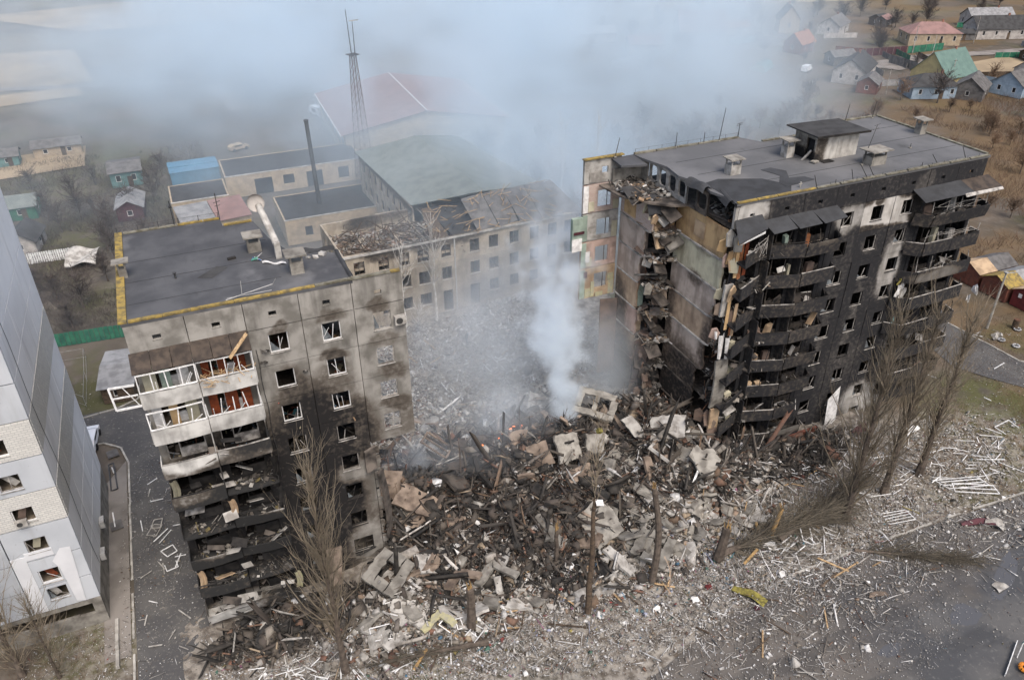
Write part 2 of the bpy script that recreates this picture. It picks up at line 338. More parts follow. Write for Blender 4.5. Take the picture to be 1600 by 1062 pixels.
MT['slate'] = simple('grey_corrugated_slate', (.15, .145, .14), (.085, .08, .078), 1.0)
MT['slate_dk'] = simple('dark_felt_roof', (.055, .055, .055), (.035, .034, .034), .8)
MT['tin'] = simple('pale_corrugated_tin', (.30, .30, .30), (.19, .19, .19), 1, .6)
MT['tin_green'] = simple('green_sheet_roof', (.195, .215, .20), (.145, .165, .155), .6, .6)
MT['tin_teal'] = simple('teal_green_sheet_roof', (.115, .18, .155), (.09, .145, .125), .6, .6)
MT['pinkroof'] = simple('faded_pink_roof', (.25, .155, .14), (.19, .12, .11), .5)
MT['house_y'] = simple('yellow_painted_wall', (.48, .40, .20), (.38, .32, .17), 1)
MT['house_b'] = simple('pale_blue_painted_wall', (.30, .38, .46), (.22, .29, .35), 1)
MT['house_w'] = simple('whitewashed_wall', (.46, .43, .40), (.30, .28, .26), 1)
MT['house_t'] = simple('tan_plaster_wall', (.42, .34, .24), (.30, .24, .17), 1)
MT['dark'] = simple('dark_opening', (.012, .012, .014), (.02, .02, .022), 1, .8)
MT['bark'] = simple('grey_brown_bark', (.13, .105, .085), (.065, .052, .042), 2.2, var=.3)
MT['twig'] = simple('poplar_twigs', (.27, .225, .165), (.18, .15, .11), .5, var=.3, bump=0)
MT['twig_fallen'] = simple('felled_brushwood', (.15, .13, .10), (.09, .078, .06), .5, var=.3, bump=0)
MT['twig_dk'] = simple('bare_fruit_tree_twigs', (.105, .085, .075), (.06, .05, .045), .5, var=.3, bump=0)
MT['twig_red'] = simple('reddish_brush_twigs', (.19, .125, .082), (.12, .085, .06), .08, var=.4, bump=0)
MT['birch'] = simple('pale_birch_bark', (.60, .58, .54), (.38, .36, .33), 2, bump=0)
MT['splinter'] = simple('fresh_broken_wood', (.38, .25, .11), (.23, .15, .07), 4)
MT['tyre'] = simple('white_painted_tyre', (.5, .5, .5), (.12, .12, .12), 5)
MT['car'] = simple('white_car_paint', (.75, .76, .77), (.7, .7, .71), 1, .25, .5, 0)
MT['kerb'] = simple('pale_kerb_concrete', (.40, .385, .35), (.25, .235, .21), 1.4)
# tinted debris
k = Mat('mixed_debris', .85, .3); c = k.mix(k.n(2.2, 3).step(.35, .65) * .5, k.tint(), (.075, .067, .058)); c = k.mulv(c, .86); k.color(c); MT['tint'] = k.m
# roof and wall tile pattern of the neighbouring block
def tiles(name, a, b, sx, sz, mort, axis):
    k = Mat(name, .8, .3); br = k.t.nodes.new('ShaderNodeTexBrick'); cb = k.t.nodes.new('ShaderNodeCombineXYZ')
    k.t.links.new((k.x if axis == 'x' else k.y).k, cb.inputs[0]); k.t.links.new(k.z.k, cb.inputs[1]); k.t.links.new(cb.outputs[0], br.inputs[0])
    br.inputs['Color1'].default_value = (*a, 1); br.inputs['Color2'].default_value = (*b, 1); br.inputs['Mortar'].default_value = (*mort, 1)
    br.inputs['Scale'].default_value = 1; br.inputs['Brick Width'].default_value = sx; br.inputs['Row Height'].default_value = sz; br.inputs['Mortar Size'].default_value = .016; br.offset = .5
    c = k.mix(k.n(.6, 5).step(.5, .75) * .25, br.outputs[0], (.3, .3, .3)); k.color(c); return k.m
MT['tile_x'] = tiles('white_facing_tiles_front', (.62, .61, .57), (.54, .53, .50), .40, .19, (.36, .36, .35), 'x')
MT['tile_y'] = tiles('white_facing_tiles_side', (.62, .61, .57), (.54, .53, .50), .40, .19, (.36, .36, .35), 'y')
k = Mat('pale_blue_grey_render_stained', .85, .25); c = k.mix(k.n(.35, 6).step(.35, .7), (.50, .525, .555), (.43, .455, .485)); c = k.mix(k.n(.9, 6, stretch=(1, 1, .12)).step(.52, .74) * .55, c, (.33, .335, .335)); c = k.mix(k.n(3.0, 6, off=7).step(.66, .72) * .5, c, (.25, .25, .25)); c = k.mulv(c, k.rnd * .10 + .93); k.color(c).bump(k.n(5, 4), .12); MT['blockgrey'] = k.m
k = Mat('light_boosted_side_render', .85, .25); c = k.mix(k.n(.3, 6).step(.35, .7), (.80, .805, .81), (.72, .725, .735)); c = k.mix(k.n(.8, 6, stretch=(1, 1, .10)).step(.54, .76) * .5, c, (.45, .45, .45)); c = k.mix(k.n(3.0, 6, off=7).step(.68, .74) * .5, c, (.3, .3, .3)); c = k.mulv(c, k.rnd * .08 + .94); k.color(c).bump(k.n(5, 4), .12); MT['blockside'] = k.m  # whitish side wall, lightened further so its colour makes up for missing daylight
_WL = [(57, 3, 7, 8, .9), (64.5, 3, 5, 7, .8), (53, 13, 1.4, 4, .7), (60, 12, 1.2, 5, .6), (56.5, 19.2, 1.2, .9, .5), (65.5, 12, 1.5, 4, .6), (55, 22.4, 2, .5, .35)]
for _n, _a, _b in (('ochre', (.56, .39, .21), (.36, .235, .13)), ('cream', (.54, .51, .37), (.40, .365, .27)), ('mauve', (.50, .42, .36), (.34, .28, .235)), ('pink', (.52, .38, .32), (.36, .26, .22)), ('tan', (.46, .35, .25), (.29, .215, .155))):
    MT['w_' + _n] = facade_mat('torn_' + _n + '_room_wall', _a, _b, _WL, None, axes='yz', warp=1.0, sootc=(.03, .027, .025), mid=(.16, .125, .10))
MT['blockpatch'] = simple('white_insulation_render', (.66, .67, .69), (.6, .61, .63), .6, var=.05)
MT['brickpink'] = tiles('exposed_pink_brick', (.34, .21, .17), (.42, .33, .29), .25, .085, (.50, .45, .40), 'x')
MT['brickpink_y'] = tiles('exposed_pink_brick_side', (.34, .21, .17), (.42, .33, .29), .25, .085, (.50, .45, .40), 'y')

# ------------------------------------------------------------------ ground
k = Mat('churned_ground', .95, .15)
c = k.mix(k.n(.09, 7).step(.40, .62), (.115, .096, .078), (.075, .066, .052))
c = k.mix(k.n(.05, 6, off=12).step(.52, .68) * .7, c, (.085, .088, .035))
c = k.mix(k.n(.6, 6, off=3).step(.50, .72) * .5, c, (.165, .145, .125))
far = k.y.step(120, 260); c = k.mix(k.n(.018, 5, off=40).step(.48, .6) * far * .6, c, (.18, .15, .10))
east = (k.x - k.y * .9).step(0, 40); c = k.mix(k.n(.05, 6, off=77).step(.42, .6) * east * .65, c, (.15, .098, .048))
grass = blobs(k, k.x, k.y, [(78, 45, 9, 7, .9), (70, 37.5, 10, 3, .8), (88, 40, 8, 8, .8), (-21, 140, 8, 12, .8), (-15, 52, 3.5, 5, .8), (-15, 96, 3, 6, .5), (95, 55, 5, 4, .5), (-18, 175, 18, 18, .6)], 3, .12)
c = k.mix(grass * k.n(.5, 6, off=8).step(.34, .58), c, (.085, .086, .036))
dust = blobs(k, k.x, k.y, [(-1, 44, 6, 5, .8), (12, 40, 16, 6, .9), (34, 38, 22, 7, .9), (62, 42, 16, 8, .75), (28, 78, 22, 14, .8), (-14, 50, 4, 6, .4)], 3, .12)
c = k.mix(dust * k.n(1.4, 7, off=8).step(.36, .62), c, (.36, .335, .295)); k.color(c).bump(k.n(1.5, 7), .5, .15); MT['ground'] = k.m
k = Mat('wet_asphalt', .55, .4); g = k.n(.12, 6).step(.42, .6); c = k.mix(g, (.060, .060, .061), (.093, .091, .089)); mud = blobs(k, k.x, k.y, [(30, 28, 13, 10, .9), (46, 33.5, 12, 1.8, .6), (62, 32.8, 14, 2.4, .6), (52, 30, 9, 2, .4)], 3, .15); c = k.mix(mud, c, k.mix(k.n(.5, 7, off=51).step(.36, .66), (.135, .12, .104), (.085, .076, .067))); c = k.mix(k.n(2.5, 7, off=4).step(.54, .72) * .6, c, (.15, .145, .135)); c = k.mix(k.n(.25, 6, off=19).step(.54, .70) * .7, c, (.085, .075, .064)); c = k.mix(k.n(.3, 6, stretch=(.25, 1.6, 1), off=9).step(.56, .66) * .5, c, (.045, .044, .043))
k.color(c); r_ = k.n(.12, 6).step(.42, .6) * .35 + .42; k.t.links.new(r_.k, k.b.inputs['Roughness']); k.bump(k.n(8, 4), .2); MT['asphalt'] = k.m
k = Mat('dry_asphalt', .9, .2); c = k.mix(k.n(.3, 6).step(.4, .65), (.075, .074, .075), (.105, .102, .098)); c = k.mix(k.n(3.5, 7, off=4).step(.56, .70) * .7, c, (.20, .19, .17)); k.color(c).bump(k.n(8, 4), .2); MT['asphalt_dry'] = k.m
k = Mat('pale_track', .95, .1); c = k.mix(k.n(.3, 6).step(.4, .65), (.24, .22, .20), (.16, .145, .13)); k.color(c); MT['track'] = k.m
k = Mat('pale_field', .95, .1); c = k.mix(k.n(.06, 6).step(.4, .65), (.34, .27, .18), (.24, .19, .13)); k.color(c); MT['field'] = k.m
k = Mat('green_field', .95, .1); c = k.mix(k.n(.06, 6).step(.4, .65), (.17, .19, .06), (.13, .12, .06)); k.color(c); MT['field_g'] = k.m
k = Mat('puddle_water', .05, .6); k.color((.085, .085, .088)); MT['puddle'] = k.m

def ground():
    xs = np.unique(np.concatenate([np.linspace(-1500, -80, 12), np.linspace(-80, 320, 161), np.linspace(320, 2200, 14)]))
    ys = np.unique(np.concatenate([np.linspace(-300, 0, 6), np.linspace(0, 320, 129), np.linspace(320, 2500, 16)]))
    v = []; 
    for y in ys:
        for x in xs:
            z = .12 * noise.noise((x * .11, y * .11, 0)) + .06 * noise.noise((x * .35, y * .35, 5)) - .1
            if -13 < x < -5 and 40 < y < 90: z = -.12
            if y < 37 and x > 20: z = -.16
            if x > 72 and x < 102 and 44 < y < 70: z = min(z, -.1)
            v.append((x, y, z))
    W = len(xs); f = [(j * W + i, j * W + i + 1, (j + 1) * W + i + 1, (j + 1) * W + i) for j in range(len(ys) - 1) for i in range(W - 1)]
    me = bpy.data.meshes.new('ground'); me.from_pydata(v, [], f); me.materials.append(MT['ground']); [setattr(p, 'use_smooth', True) for p in me.polygons]
    obj('ground', me, kind='structure')
ground()
def flat(name, poly, z, m, kind='structure'):
    me = bpy.data.meshes.new(name); me.from_pydata([(x, y, z) for x, y in poly], [], [tuple(range(len(poly)))]); me.materials.append(m); return obj(name, me, kind=kind)
def kerb(pts, w_=.18, h=.13, name='kerb', m='kerb'):
    """a row of kerb stones along a line, each a stone of its own"""
    root = tag(flat_root(name), kind='structure')
    for a, b in zip(pts, pts[1:]):
        a = Vector((*a, 0)); b = Vector((*b, 0)); n = max(1, int((b - a).length / 1.6)); d = (b - a) / n
        for i in range(n):
            if R.random() < .06: continue
            j = Vector((R.uniform(-.03, .03), R.uniform(-.03, .03), R.uniform(-.03, .01)))
            MB().beam(a + d * (i + .01) + j + Vector((0, 0, h / 2 - .03)), a + d * (i + .99) + j + Vector((0, 0, h / 2 - .03)), w_, h).build('kerb_stone', MT[m], root)
    return root
def flat_root(name): 
    o = bpy.data.objects.new(name, None); COL.objects.link(o); return o
flat('left_road', [(-11.3, 30), (-5.9, 30), (-5.7, 52), (-5.7, 80), (-8.5, 84.5), (-10.5, 86.5), (-16.5, 86.5), (-16.5, 82), (-12.6, 79.5), (-11.3, 76)], -.03, MT['asphalt_dry'])
kerb([(-11.6, 40), (-11.4, 60), (-11.3, 75.5), (-12.0, 78.5), (-13.6, 80), (-15.4, 80.2)])
kerb([(-16.3, 85.8), (-12, 86.3), (-10.1, 87.2), (-9.2, 89)])
flat('concrete_apron', [(-13.7, 50), (-11.7, 50), (-11.5, 76), (-13.7, 72.5)], -.02, MT['track'])
kerb([(-12.7, 54.2), (-12.7, 44)], .25, .3)
flat('street', [(20, -20), (20, 30), (33, 33.8), (42.9, 35.2), (56, 34.9), (69.7, 34.2), (130, 33.2), (160, 20), (160, -20)], -.05, MT['asphalt'])
kerb([(41.5, 35.3), (48.5, 35.25)]); kerb([(52.5, 35.1), (60, 34.9), (69.7, 34.3), (84, 33.9)])
flat('access_road', [(82.0, 53.5), (84, 49.8), (86.2, 46.5), (96, 33.5), (101, 37), (94, 47.5), (90.4, 50.9), (89.9, 61.5), (95, 68), (88, 70), (84, 62)], -.02, MT['asphalt_dry'])
kerb([(89.9, 61.5), (90.2, 56), (90.4, 51), (94.5, 46.8), (100, 39)])
def pool(cx, cy, rx, ry, rz, seed):
    P_ = []
    for i in range(72):
        t_ = 2 * PI * i / 72; r_ = 1 + .45 * noise.noise((math.cos(t_) * 1.4 + seed, math.sin(t_) * 1.4, seed)) + .16 * noise.noise((math.cos(t_) * 5 + seed, math.sin(t_) * 5, seed)) ; x_, y_ = rx * r_ * math.cos(t_), ry * r_ * math.sin(t_); P_.append((cx + x_ * math.cos(rz) - y_ * math.sin(rz), cy + x_ * math.sin(rz) + y_ * math.cos(rz)))
    flat('puddle', P_, -.044, MT['puddle'])
for a_ in ((52.2, 26.0, 1.5, .9, 0, 1), (43.8, 26.0, 1.1, .5, .1, 2), (59.0, 27.8, 3.6, .7, .5, 3)): pool(*a_)
# far fields and tracks
for P_, m in (([(-60, 305), (-22, 300), (-16, 252), (-50, 250)], 'field'), ([(-50, 246), (-20, 248), (-18, 238), (-50, 232)], 'field'), ([(-35, 190), (-17, 192), (-17, 178), (-34, 176)], 'field'), ([(-60, 380), (30, 400), (60, 330), (-20, 330)], 'field'), ([(150, 420), (420, 330), (420, 290), (120, 380)], 'field_g'), ([(330, 240), (600, 160), (600, 130), (330, 215)], 'field_g'), ([(180, 300), (330, 260), (325, 248), (176, 286)], 'field'), ([(208, 166), (232, 168), (238, 155), (212, 150)], 'field')):
    flat('field', P_, .11, MT[m])
for P_ in ([(-60, 262), (40, 232), (60, 225), (58, 222), (38, 229), (-60, 258)], [(15, 205), (12, 232), (2, 300), (6, 300), (16, 232), (18, 205)], [(185, 178), (198, 180), (208, 181), (232, 176), (260, 171), (260, 167), (232, 171), (212, 175), (200, 170), (192, 168)], [(120, 262), (200, 240), (198, 236), (118, 256)]):
    flat('track', P_, .13, MT['track'])
# ------------------------------------------------------------------ the two halves of the panel block
S = 3.1; MOD = 3.785
def panel(root, x0, x1, z0, z1, y, t, m, hole=None, name='facade_panel', jit=.02):
    """one precast panel with its joints open and, if given, a window opening"""
    g = .025; x0 += g; x1 -= g; z0 += g; z1 -= g; y += R.uniform(-jit, jit); mb = MB()
    if hole is None: mb.box(x0, x1, y, y + t, z0, z1)
    else:
        a, b, c, d = hole; V = []
        for yy in (y, y + t):
            V += [(x0, yy, z0), (x1, yy, z0), (x1, yy, z1), (x0, yy, z1), (a, yy, c), (b, yy, c), (b, yy, d), (a, yy, d)]
        F = [(0, 1, 5, 4), (1, 2, 6, 5), (2, 3, 7, 6), (3, 0, 4, 7)]; F += [tuple(i + 8 for i in f[::-1]) for f in F]
        F += [(0, 8, 9, 1), (1, 9, 10, 2), (2, 10, 11, 3), (3, 11, 8, 0), (4, 5, 13, 12), (5, 6, 14, 13), (6, 7, 15, 14), (7, 4, 12, 15)]
        mb.add(V, F)
    return part(root, name, mb, m)
def win(root, a, b, c, d, y, state=0):
    """the remains of a window: frame, a mullion askew, sill, now and then a shard of glass"""
    m = MT['white'] if state == 0 else MT['sootwhite'] if state == 1 else MT['char']
    mb = MB(); w_ = .07; yy = y + .12
    sides = ['l', 'r', 't', 'b']
    if state: sides = [s for s in sides if R.random() < .75]
    for s in sides:
        if s == 'l': mb.box(a, a + w_, yy, yy + .06, c, d)
        if s == 'r': mb.box(b - w_, b, yy, yy + .06, c, d)
        if s == 't' and R.random() < .6: mb.box(a + w_, b - w_, yy, yy + .06, d - w_, d)
        if s == 'b': mb.box(a + w_, b - w_, yy, yy + .06, c, c + w_)
    mx = lerp(a, b, R.choice((.35, .5, .62)))
    if R.random() < .7: mb.beam((mx, yy + .03, c + w_), (mx + R.uniform(-.15, .3), yy + R.uniform(-.15, .1), d - R.uniform(.05, .6)), .05, .05)
    if R.random() < .6: mb.beam((lerp(a, b, R.random()), yy + .1, c + .1), (lerp(a, b, R.random()), yy - .1, d - .4), .035, .035)
    if not mb.v: mb.box(a, a + w_, yy, yy + .06, c, d)
    o = part(root, 'window', mb, m)
    sub(o, root, 'sill', MB().box(a - .05, b + .05, y - .07, y + .1, c - .05, c - .005), MT['sootwhite' if state < 2 else 'char'])
    if R.random() < .5:
        sub(o, root, 'glass_shard', MB().add([(a + .1, yy + .03, c + .1), (mx, yy + .03, c + .1), (a + .1, yy + .03, lerp(c, d, R.uniform(.3, .9)))], [(0, 1, 2)]), MT['glass'])
    return o
def debris_mb(n, lo, hi, z, size, pal, flat_=.3, seed=0):
    """loose fragments as a tinted mesh"""
    mb = MB(); rr = random.Random(seed)
    for i in range(n):
        q_ = rr.uniform(.7, 1.2); mb.col = tuple(v * q_ for v in rr.choice(pal)); s = size * rr.uniform(.3, 1.4)
        x = rr.uniform(lo[0], hi[0]); y = rr.uniform(lo[1], hi[1]); el = rr.random() < .35
        mb.obox((x, y, z + s * .15 + rr.uniform(0, .25) * size * 2), (s * (3 if el else 1), s * (.18 if el else .8), s * (.12 if el else flat_)), (rr.uniform(-.6, .6), rr.uniform(-.6, .6), rr.uniform(0, 6)))
    return mb
PAL_HOME = [(.5, .48, .45), (.35, .3, .25), (.25, .1, .06), (.12, .2, .3), (.5, .45, .3), (.6, .6, .6), (.1, .08, .07), (.3, .2, .12), (.08, .25, .3), (.3, .08, .06)]
PAL_CHAR = [(.03, .028, .026), (.05, .045, .04), (.02, .02, .02), (.09, .08, .07), (.16, .15, .14), (.3, .29, .27)]
PAL_DUST = [(.34, .31, .27), (.24, .21, .18), (.45, .43, .39), (.16, .14, .12), (.55, .53, .5), (.2, .15, .11)]

# ---------------- left half
LY = 51.3; LX = -5.55
LB = thing('apartment_block', 'burnt left half of the nine storey panel block with a grey felt roof', 'apartment block', (LX, LY, 0))
roofL = [(-5.6, 51.28), (9.75, 51.28), (9.8, 56.2), (8.8, 56.9), (7.6, 57.2), (6.3, 58.6), (5.5, 61), (4.8, 65.1), (2.4, 65.2), (2.35, 66.8), (-5.6, 66.8)]
part(LB, 'roof', MB().prism(roofL, 28.2, 28.42), MT['felt'])
for (a, b) in (((-5.58, 55.0), (-5.58, 51.3)), ((-5.58, 59.4), (-5.58, 55.05)), ((-5.58, 63.0), (-5.58, 59.45)), ((-5.58, 66.9), (-5.58, 63.05))):
    part(LB, 'roof_edging', MB().box(-5.72, -5.18, b[1], a[1], 28.44, 28.56), MT['yellow'])
x = -5.1
while x < 13.2:
    L = R.uniform(1.6, 3.2); x2 = min(13.3, x + L); part(LB, 'roof_edging', MB().box(x, x2 - .03, 51.24 + R.uniform(-.03, .05), 51.58, 28.44, 28.53 + R.uniform(0, .05)), MT['yellow'] if R.random() < .85 else MT['edge']); x = x2
for x, x2, yy in ((-5.1, -3.2, 66.6), (-3.15, -1.0, 66.6), (-.95, 1.0, 66.6), (1.05, 2.3, 66.6), (2.5, 4.7, 65)):
    part(LB, 'roof_edging', MB().box(x, x2, yy, yy + .3, 28.44, 28.55), MT['yellow'] if x > -2 else MT['edge'])
part(LB, 'torn_roof_edge', MB().sheet(lambda u, v: (7.0 + 2.7 * u, 57.2 - .6 * u + .5 * v, 28.46 + .28 * math.sin(v * 3) + .1 * math.sin(u * 9)), 8, 4, .03), MT['felt_dark'])
part(LB, 'torn_roof_edge', MB().sheet(lambda u, v: (9.65 + .3 * v, 51.6 + 4.8 * u, 28.46 + .15 * math.sin(v * 3) + .06 * math.sin(u * 14)), 8, 3, .03), MT['felt_dark'])
for seam in (53.9, 57.4, 60.9): part(LB, 'felt_seam', MB().box(-5.1, 5.2, seam, seam + .06, 28.42, 28.435), MT['felt_dark'])
part(LB, 'felt_patch', MB().add([(-.4, 56.2, 28.44), (1.1, 57.6, 28.44), (1.9, 57.1, 28.44), (.6, 55.7, 28.44)], [(0, 1, 2, 3)]), MT['slate_dk'])
for i in range(5):
    hx = LX + MOD * (i + .5)
    panel(LB, LX + MOD * i, LX + MOD * (i + 1), 26.03, 28.42, LY, .28, MT['left'], (hx - .27, hx + .27, 26.85, 27.25), 'attic_panel')
    part(LB, 'attic_vent', MB().box(hx - .32, hx + .32, LY - .03, LY - .002, 26.80, 26.845), MT['conc'])
    for k_ in range(8):
        z1 = 26.0 - S * k_; z0 = z1 - S; x0 = LX + MOD * i; x1 = x0 + MOD
        if i == 4 and k_ >= 4: continue
        if i >= 2:
            a, b, c, d = x0 + 1.3, x0 + 2.68, z1 - 2.12, z1 - .6
            if i == 3 and k_ == 7: b += .3
            panel(LB, x0, x1, z0, z1, LY, .28, MT['left'], (a, b, c, d), jit=.02 if k_ < 4 else .05)
            win(LB, a, b, c, d, LY, 0 if k_ < 3 and i != 4 else (1 if k_ < 5 else 2))
        else:
            panel(LB, x0, x1, z0, z1, LY, .22, MT['left'], (x0 + .5, x0 + 3.2, z0 + .12, z1 - .55), 'balcony_wall_panel')
            dm = MT['white'] if k_ < 2 else MT['char'] if k_ > 2 else MT['sootwhite']
            part(LB, 'balcony_door_frame', MB().box(x0 + .5, x0 + .58, LY + .08, LY + .14, z0 + .15, z1 - .58).box(x0 + 1.35, x0 + 1.43, LY + .08, LY + .14, z0 + .15, z1 - .58).box(x0 + 3.1, x0 + 3.18, LY + .08, LY + .14, z0 + .15, z1 - .58).box(x0 + 1.43, x0 + 3.1, LY + .05, LY + .17, z0 + .15, z0 + .95), dm)
# the plinth and lowest storey
for i in range(4):
    x0 = LX + MOD * i; panel(LB, x0, x0 + MOD, -.3, 1.15, LY, .3, MT['left'], (x0 + 1.5, x0 + 2.4, .3, .8), 'plinth_panel')
# floors, cross walls, back walls
for k_ in range(9):
    z = 22.78 + S - S * k_
    xr = 9.5 if k_ < 6 else 9.9
    part(LB, 'floor_slab', MB().prism([(LX + .05, LY + .3), (xr, LY + .3), (xr + .4, 54), (xr - .2, 56.3), (8.2, 57.5), (6.8, 59), (5.6, 62), (5, 65), (2.3, 66.5), (LX + .05, 66.5)], z - .2, z), MT['inner_l'])
    if k_ < 8 :
        pass
for k_ in range(1, 9):
    z0 = 22.78 + S - S * k_; z1 = z0 + S - .22
    m = MT['inner_l']
    for xx in (LX + MOD, LX + 2 * MOD, LX + 3 * MOD, LX + 4 * MOD - .1): part(LB, 'cross_wall', MB().box(xx - .08, xx + .08, LY + .32, 57.3 - (1 if xx > 8 else 0), z0 + .01, z1), m)
    part(LB, 'corridor_wall', MB().box(LX + .1, 8.0, 57.35, 57.5, z0 + .01, z1), m)
    part(LB, 'back_wall', MB().box(LX, 2.3, 66.5, 66.78, z0 - .2, z1 + .0), MT['left']); part(LB, 'side_wall', MB().box(LX - .03, LX + .22, LY + .3, 66.48, z0 - .21, z1 + .005), MT['left'])
    d = debris_mb(90 if k_ < 4 else 90, (LX + .3, LY + .35), (9.3, 54.5), z0, .42, PAL_HOME if k_ < 4 else PAL_CHAR + PAL_CHAR + PAL_DUST[:4], seed=k_)
    part(LB, 'room_debris', d, MT['tint'], kind='stuff')
# balconies
for i in range(2):
    x0 = LX + MOD * i; bw = MOD - .05; yo = 49.78 if i == 0 else 49.86
    for k_ in range(8):
        zf = 22.72 - S * k_; sag = R.uniform(-.05, .05) * (k_ > 1); tl = R.uniform(-.55, .55) if k_ > 2 else 0.; ou = R.uniform(-.05, .25) if k_ > 2 else 0.
        b = part(LB, 'balcony', MB().prism([(x0 + .02, LY - .02), (x0 + .02, yo + .1), (x0 + bw / 2, yo + .0), (x0 + bw, yo + .1), (x0 + bw, LY - .02)][::-1], zf - .16, zf), MT['balc_left'])
        if not ((k_, i) in ((3, 1), (4, 0), (6, 1))):
            br = MB().prism([(x0 + .02, yo + .02), (x0 + bw / 2, yo - .10), (x0 + bw, yo + .02), (x0 + bw, yo + .11), (x0 + bw / 2, yo), (x0 + .02, yo + .11)], lambda a, b: zf - .2 + sag + tl * (a - x0) / bw, lambda a, b: zf + 1.05 + sag + tl * (a - x0) / bw - (.25 * abs(math.sin(a * 2.1 + k_)) if k_ > 3 else 0))
            br.v = [(a, b - ou * (1 if c > zf + .5 else 0), c) for a, b, c in br.v]
            sub(b, LB, 'parapet', br, MT['balc_left'])
            if k_ < 3 or R.random() < .4: sub(b, LB, 'parapet_rail', MB().beam((x0 + .02, yo + .06, zf + 1.12 + sag), (x0 + bw / 2, yo - .05, zf + 1.12 + sag), .1, .05).beam((x0 + bw / 2, yo - .05, zf + 1.12 + sag), (x0 + bw, yo + .06, zf + 1.12 + sag), .1, .05), MT['sootwhite' if k_ < 3 else 'char'])
        if i == 0: sub(b, LB, 'end_panel', MB().box(x0 - .04, x0 + .02, yo + .1, LY - .03, zf - .1, zf + 1.0), MT['balc_left'])
        else: sub(b, LB, 'end_panel', MB().box(x0 + bw + .01, x0 + bw + .07, yo + .1, LY - .03, zf - .1, zf + (1.0 if k_ < 3 else .5)), MT['balc_left'])
        dmb = debris_mb(42 if k_ < 3 else 60, (x0 + .2, yo + .2), (x0 + bw - .2, LY + .8), zf, .3, PAL_HOME + PAL_DUST if k_ < 3 else PAL_CHAR + PAL_CHAR + PAL_DUST[:4] + [(.25, .2, .08)], seed=50 + k_ * 2 + i)
        sub(b, LB, 'balcony_debris', dmb, MT['tint'])['kind'] = 'stuff'
        if k_ < 2:   # glazing
            mb = MB(); zt = zf + 2.55; zb = zf + 1.16; n = 4
            for j in range(n + 1):
                xx = x0 + .05 + (bw - .1) * j / n; yy = yo + .04 - .09 * math.sin(PI * j / n)
                lean = R.uniform(-.35, .35) if k_ == 1 and 0 < j < n else R.uniform(-.05, .05)
                mb.beam((xx, yy, zb), (xx + lean, yy + R.uniform(-.15, .2) * (k_ == 1), zt - (R.uniform(0, .5) if k_ == 1 else 0)), .085, .07)
            if k_ == 0 or i == 0: mb.beam((x0 + .05, yo + .04, zt), (x0 + bw / 2, yo - .05, zt), .09, .08).beam((x0 + bw / 2, yo - .05, zt), (x0 + bw - .05, yo + .04, zt), .09, .08)
            mb.beam((x0 + .05, yo + .0, zb), (x0 + bw - .05, yo + .0, zb), .1, .08)
            for j in range(3): 
                xx = x0 + R.uniform(.4, bw - .5); mb.beam((xx, yo + .1, zb), (xx + R.uniform(-.5, .5), yo - R.uniform(0, .35), zb + R.uniform(.4, 1.2)), .05, .05)
            sub(b, LB, 'glazing_frame', mb, MT['white'])
            for j in range(3):
                xx = x0 + .3 + j * 1.1; cur = R.choice(['cream', 'cloth_w', 'wood_red', 'mint', 'ochre'] if i == 0 else ['wood_red', 'wood_red', 'cloth_w'])
                sub(b, LB, 'inner_panel', MB().box(xx, xx + R.uniform(.5, .9), LY - .3 + j * .03, LY - .26 + j * .03, zf + .1, zt - .1), MT[cur])
    part(LB, 'balcony_partition', MB().box(x0 + bw - .05 if i == 0 else x0 + bw - .12, x0 + bw + .03 if i == 0 else x0 + bw - .04, yo + .15, LY - .05, 14, 25.4), MT['balc_left'])
# brown canopy over the top balconies, six sheets
for j in range(6):
    xa = LX - .1 + j * 1.285; xb = xa + 1.25
    part(LB, 'canopy_sheet', MB().add([(xa, LY - .05, 26.2), (xb, LY - .05, 26.2), (xb, 49.75, 25.45 + .03 * (j % 2)), (xa, 49.75, 25.45), (xa, LY - .05, 26.14), (xb, LY - .05, 26.14), (xb, 49.75, 25.39 + .03 * (j % 2)), (xa, 49.75, 25.39)], [(0, 1, 2, 3), (7, 6, 5, 4), (0, 3, 7, 4), (1, 5, 6, 2), (3, 2, 6, 7), (0, 4, 5, 1)]), MT['canopy'])
# heap of splintered boards on the upper right balcony
mb = MB()
for j in range(45):
    a = Vector((R.uniform(-1.6, 1.9), R.uniform(49.5, 50.8), R.uniform(23.2, 24.1))); d = Vector((R.uniform(-1, 1), R.uniform(-.5, .5), R.uniform(-.5, .5))).normalized() * R.uniform(.4, 1.3); mb.beam(a - d / 2, a + d / 2, .05, .02)
part(LB, 'splintered_boards', mb, MT['wood'], kind='stuff')
part(LB, 'loose_board', MB().beam((.5, 49.5, 25.3), (1.9, 49.9, 26.7), .35, .05), MT['wood'])
# white glazing frame hanging off the left end
f = part(LB, 'hanging_frame', MB().beam((-5.7, 49.9, 24.6), (-7.2, 49.6, 24.9), .12).beam((-7.2, 49.6, 24.9), (-7.1, 49.5, 23.2), .12).beam((-7.1, 49.5, 23.2), (-5.6, 49.9, 22.9), .12).beam((-7.15, 49.55, 24.1), (-5.65, 49.9, 23.8), .09).beam((-6.4, 49.7, 24.7), (-5.7, 49.85, 23.0), .05), MT['white'])
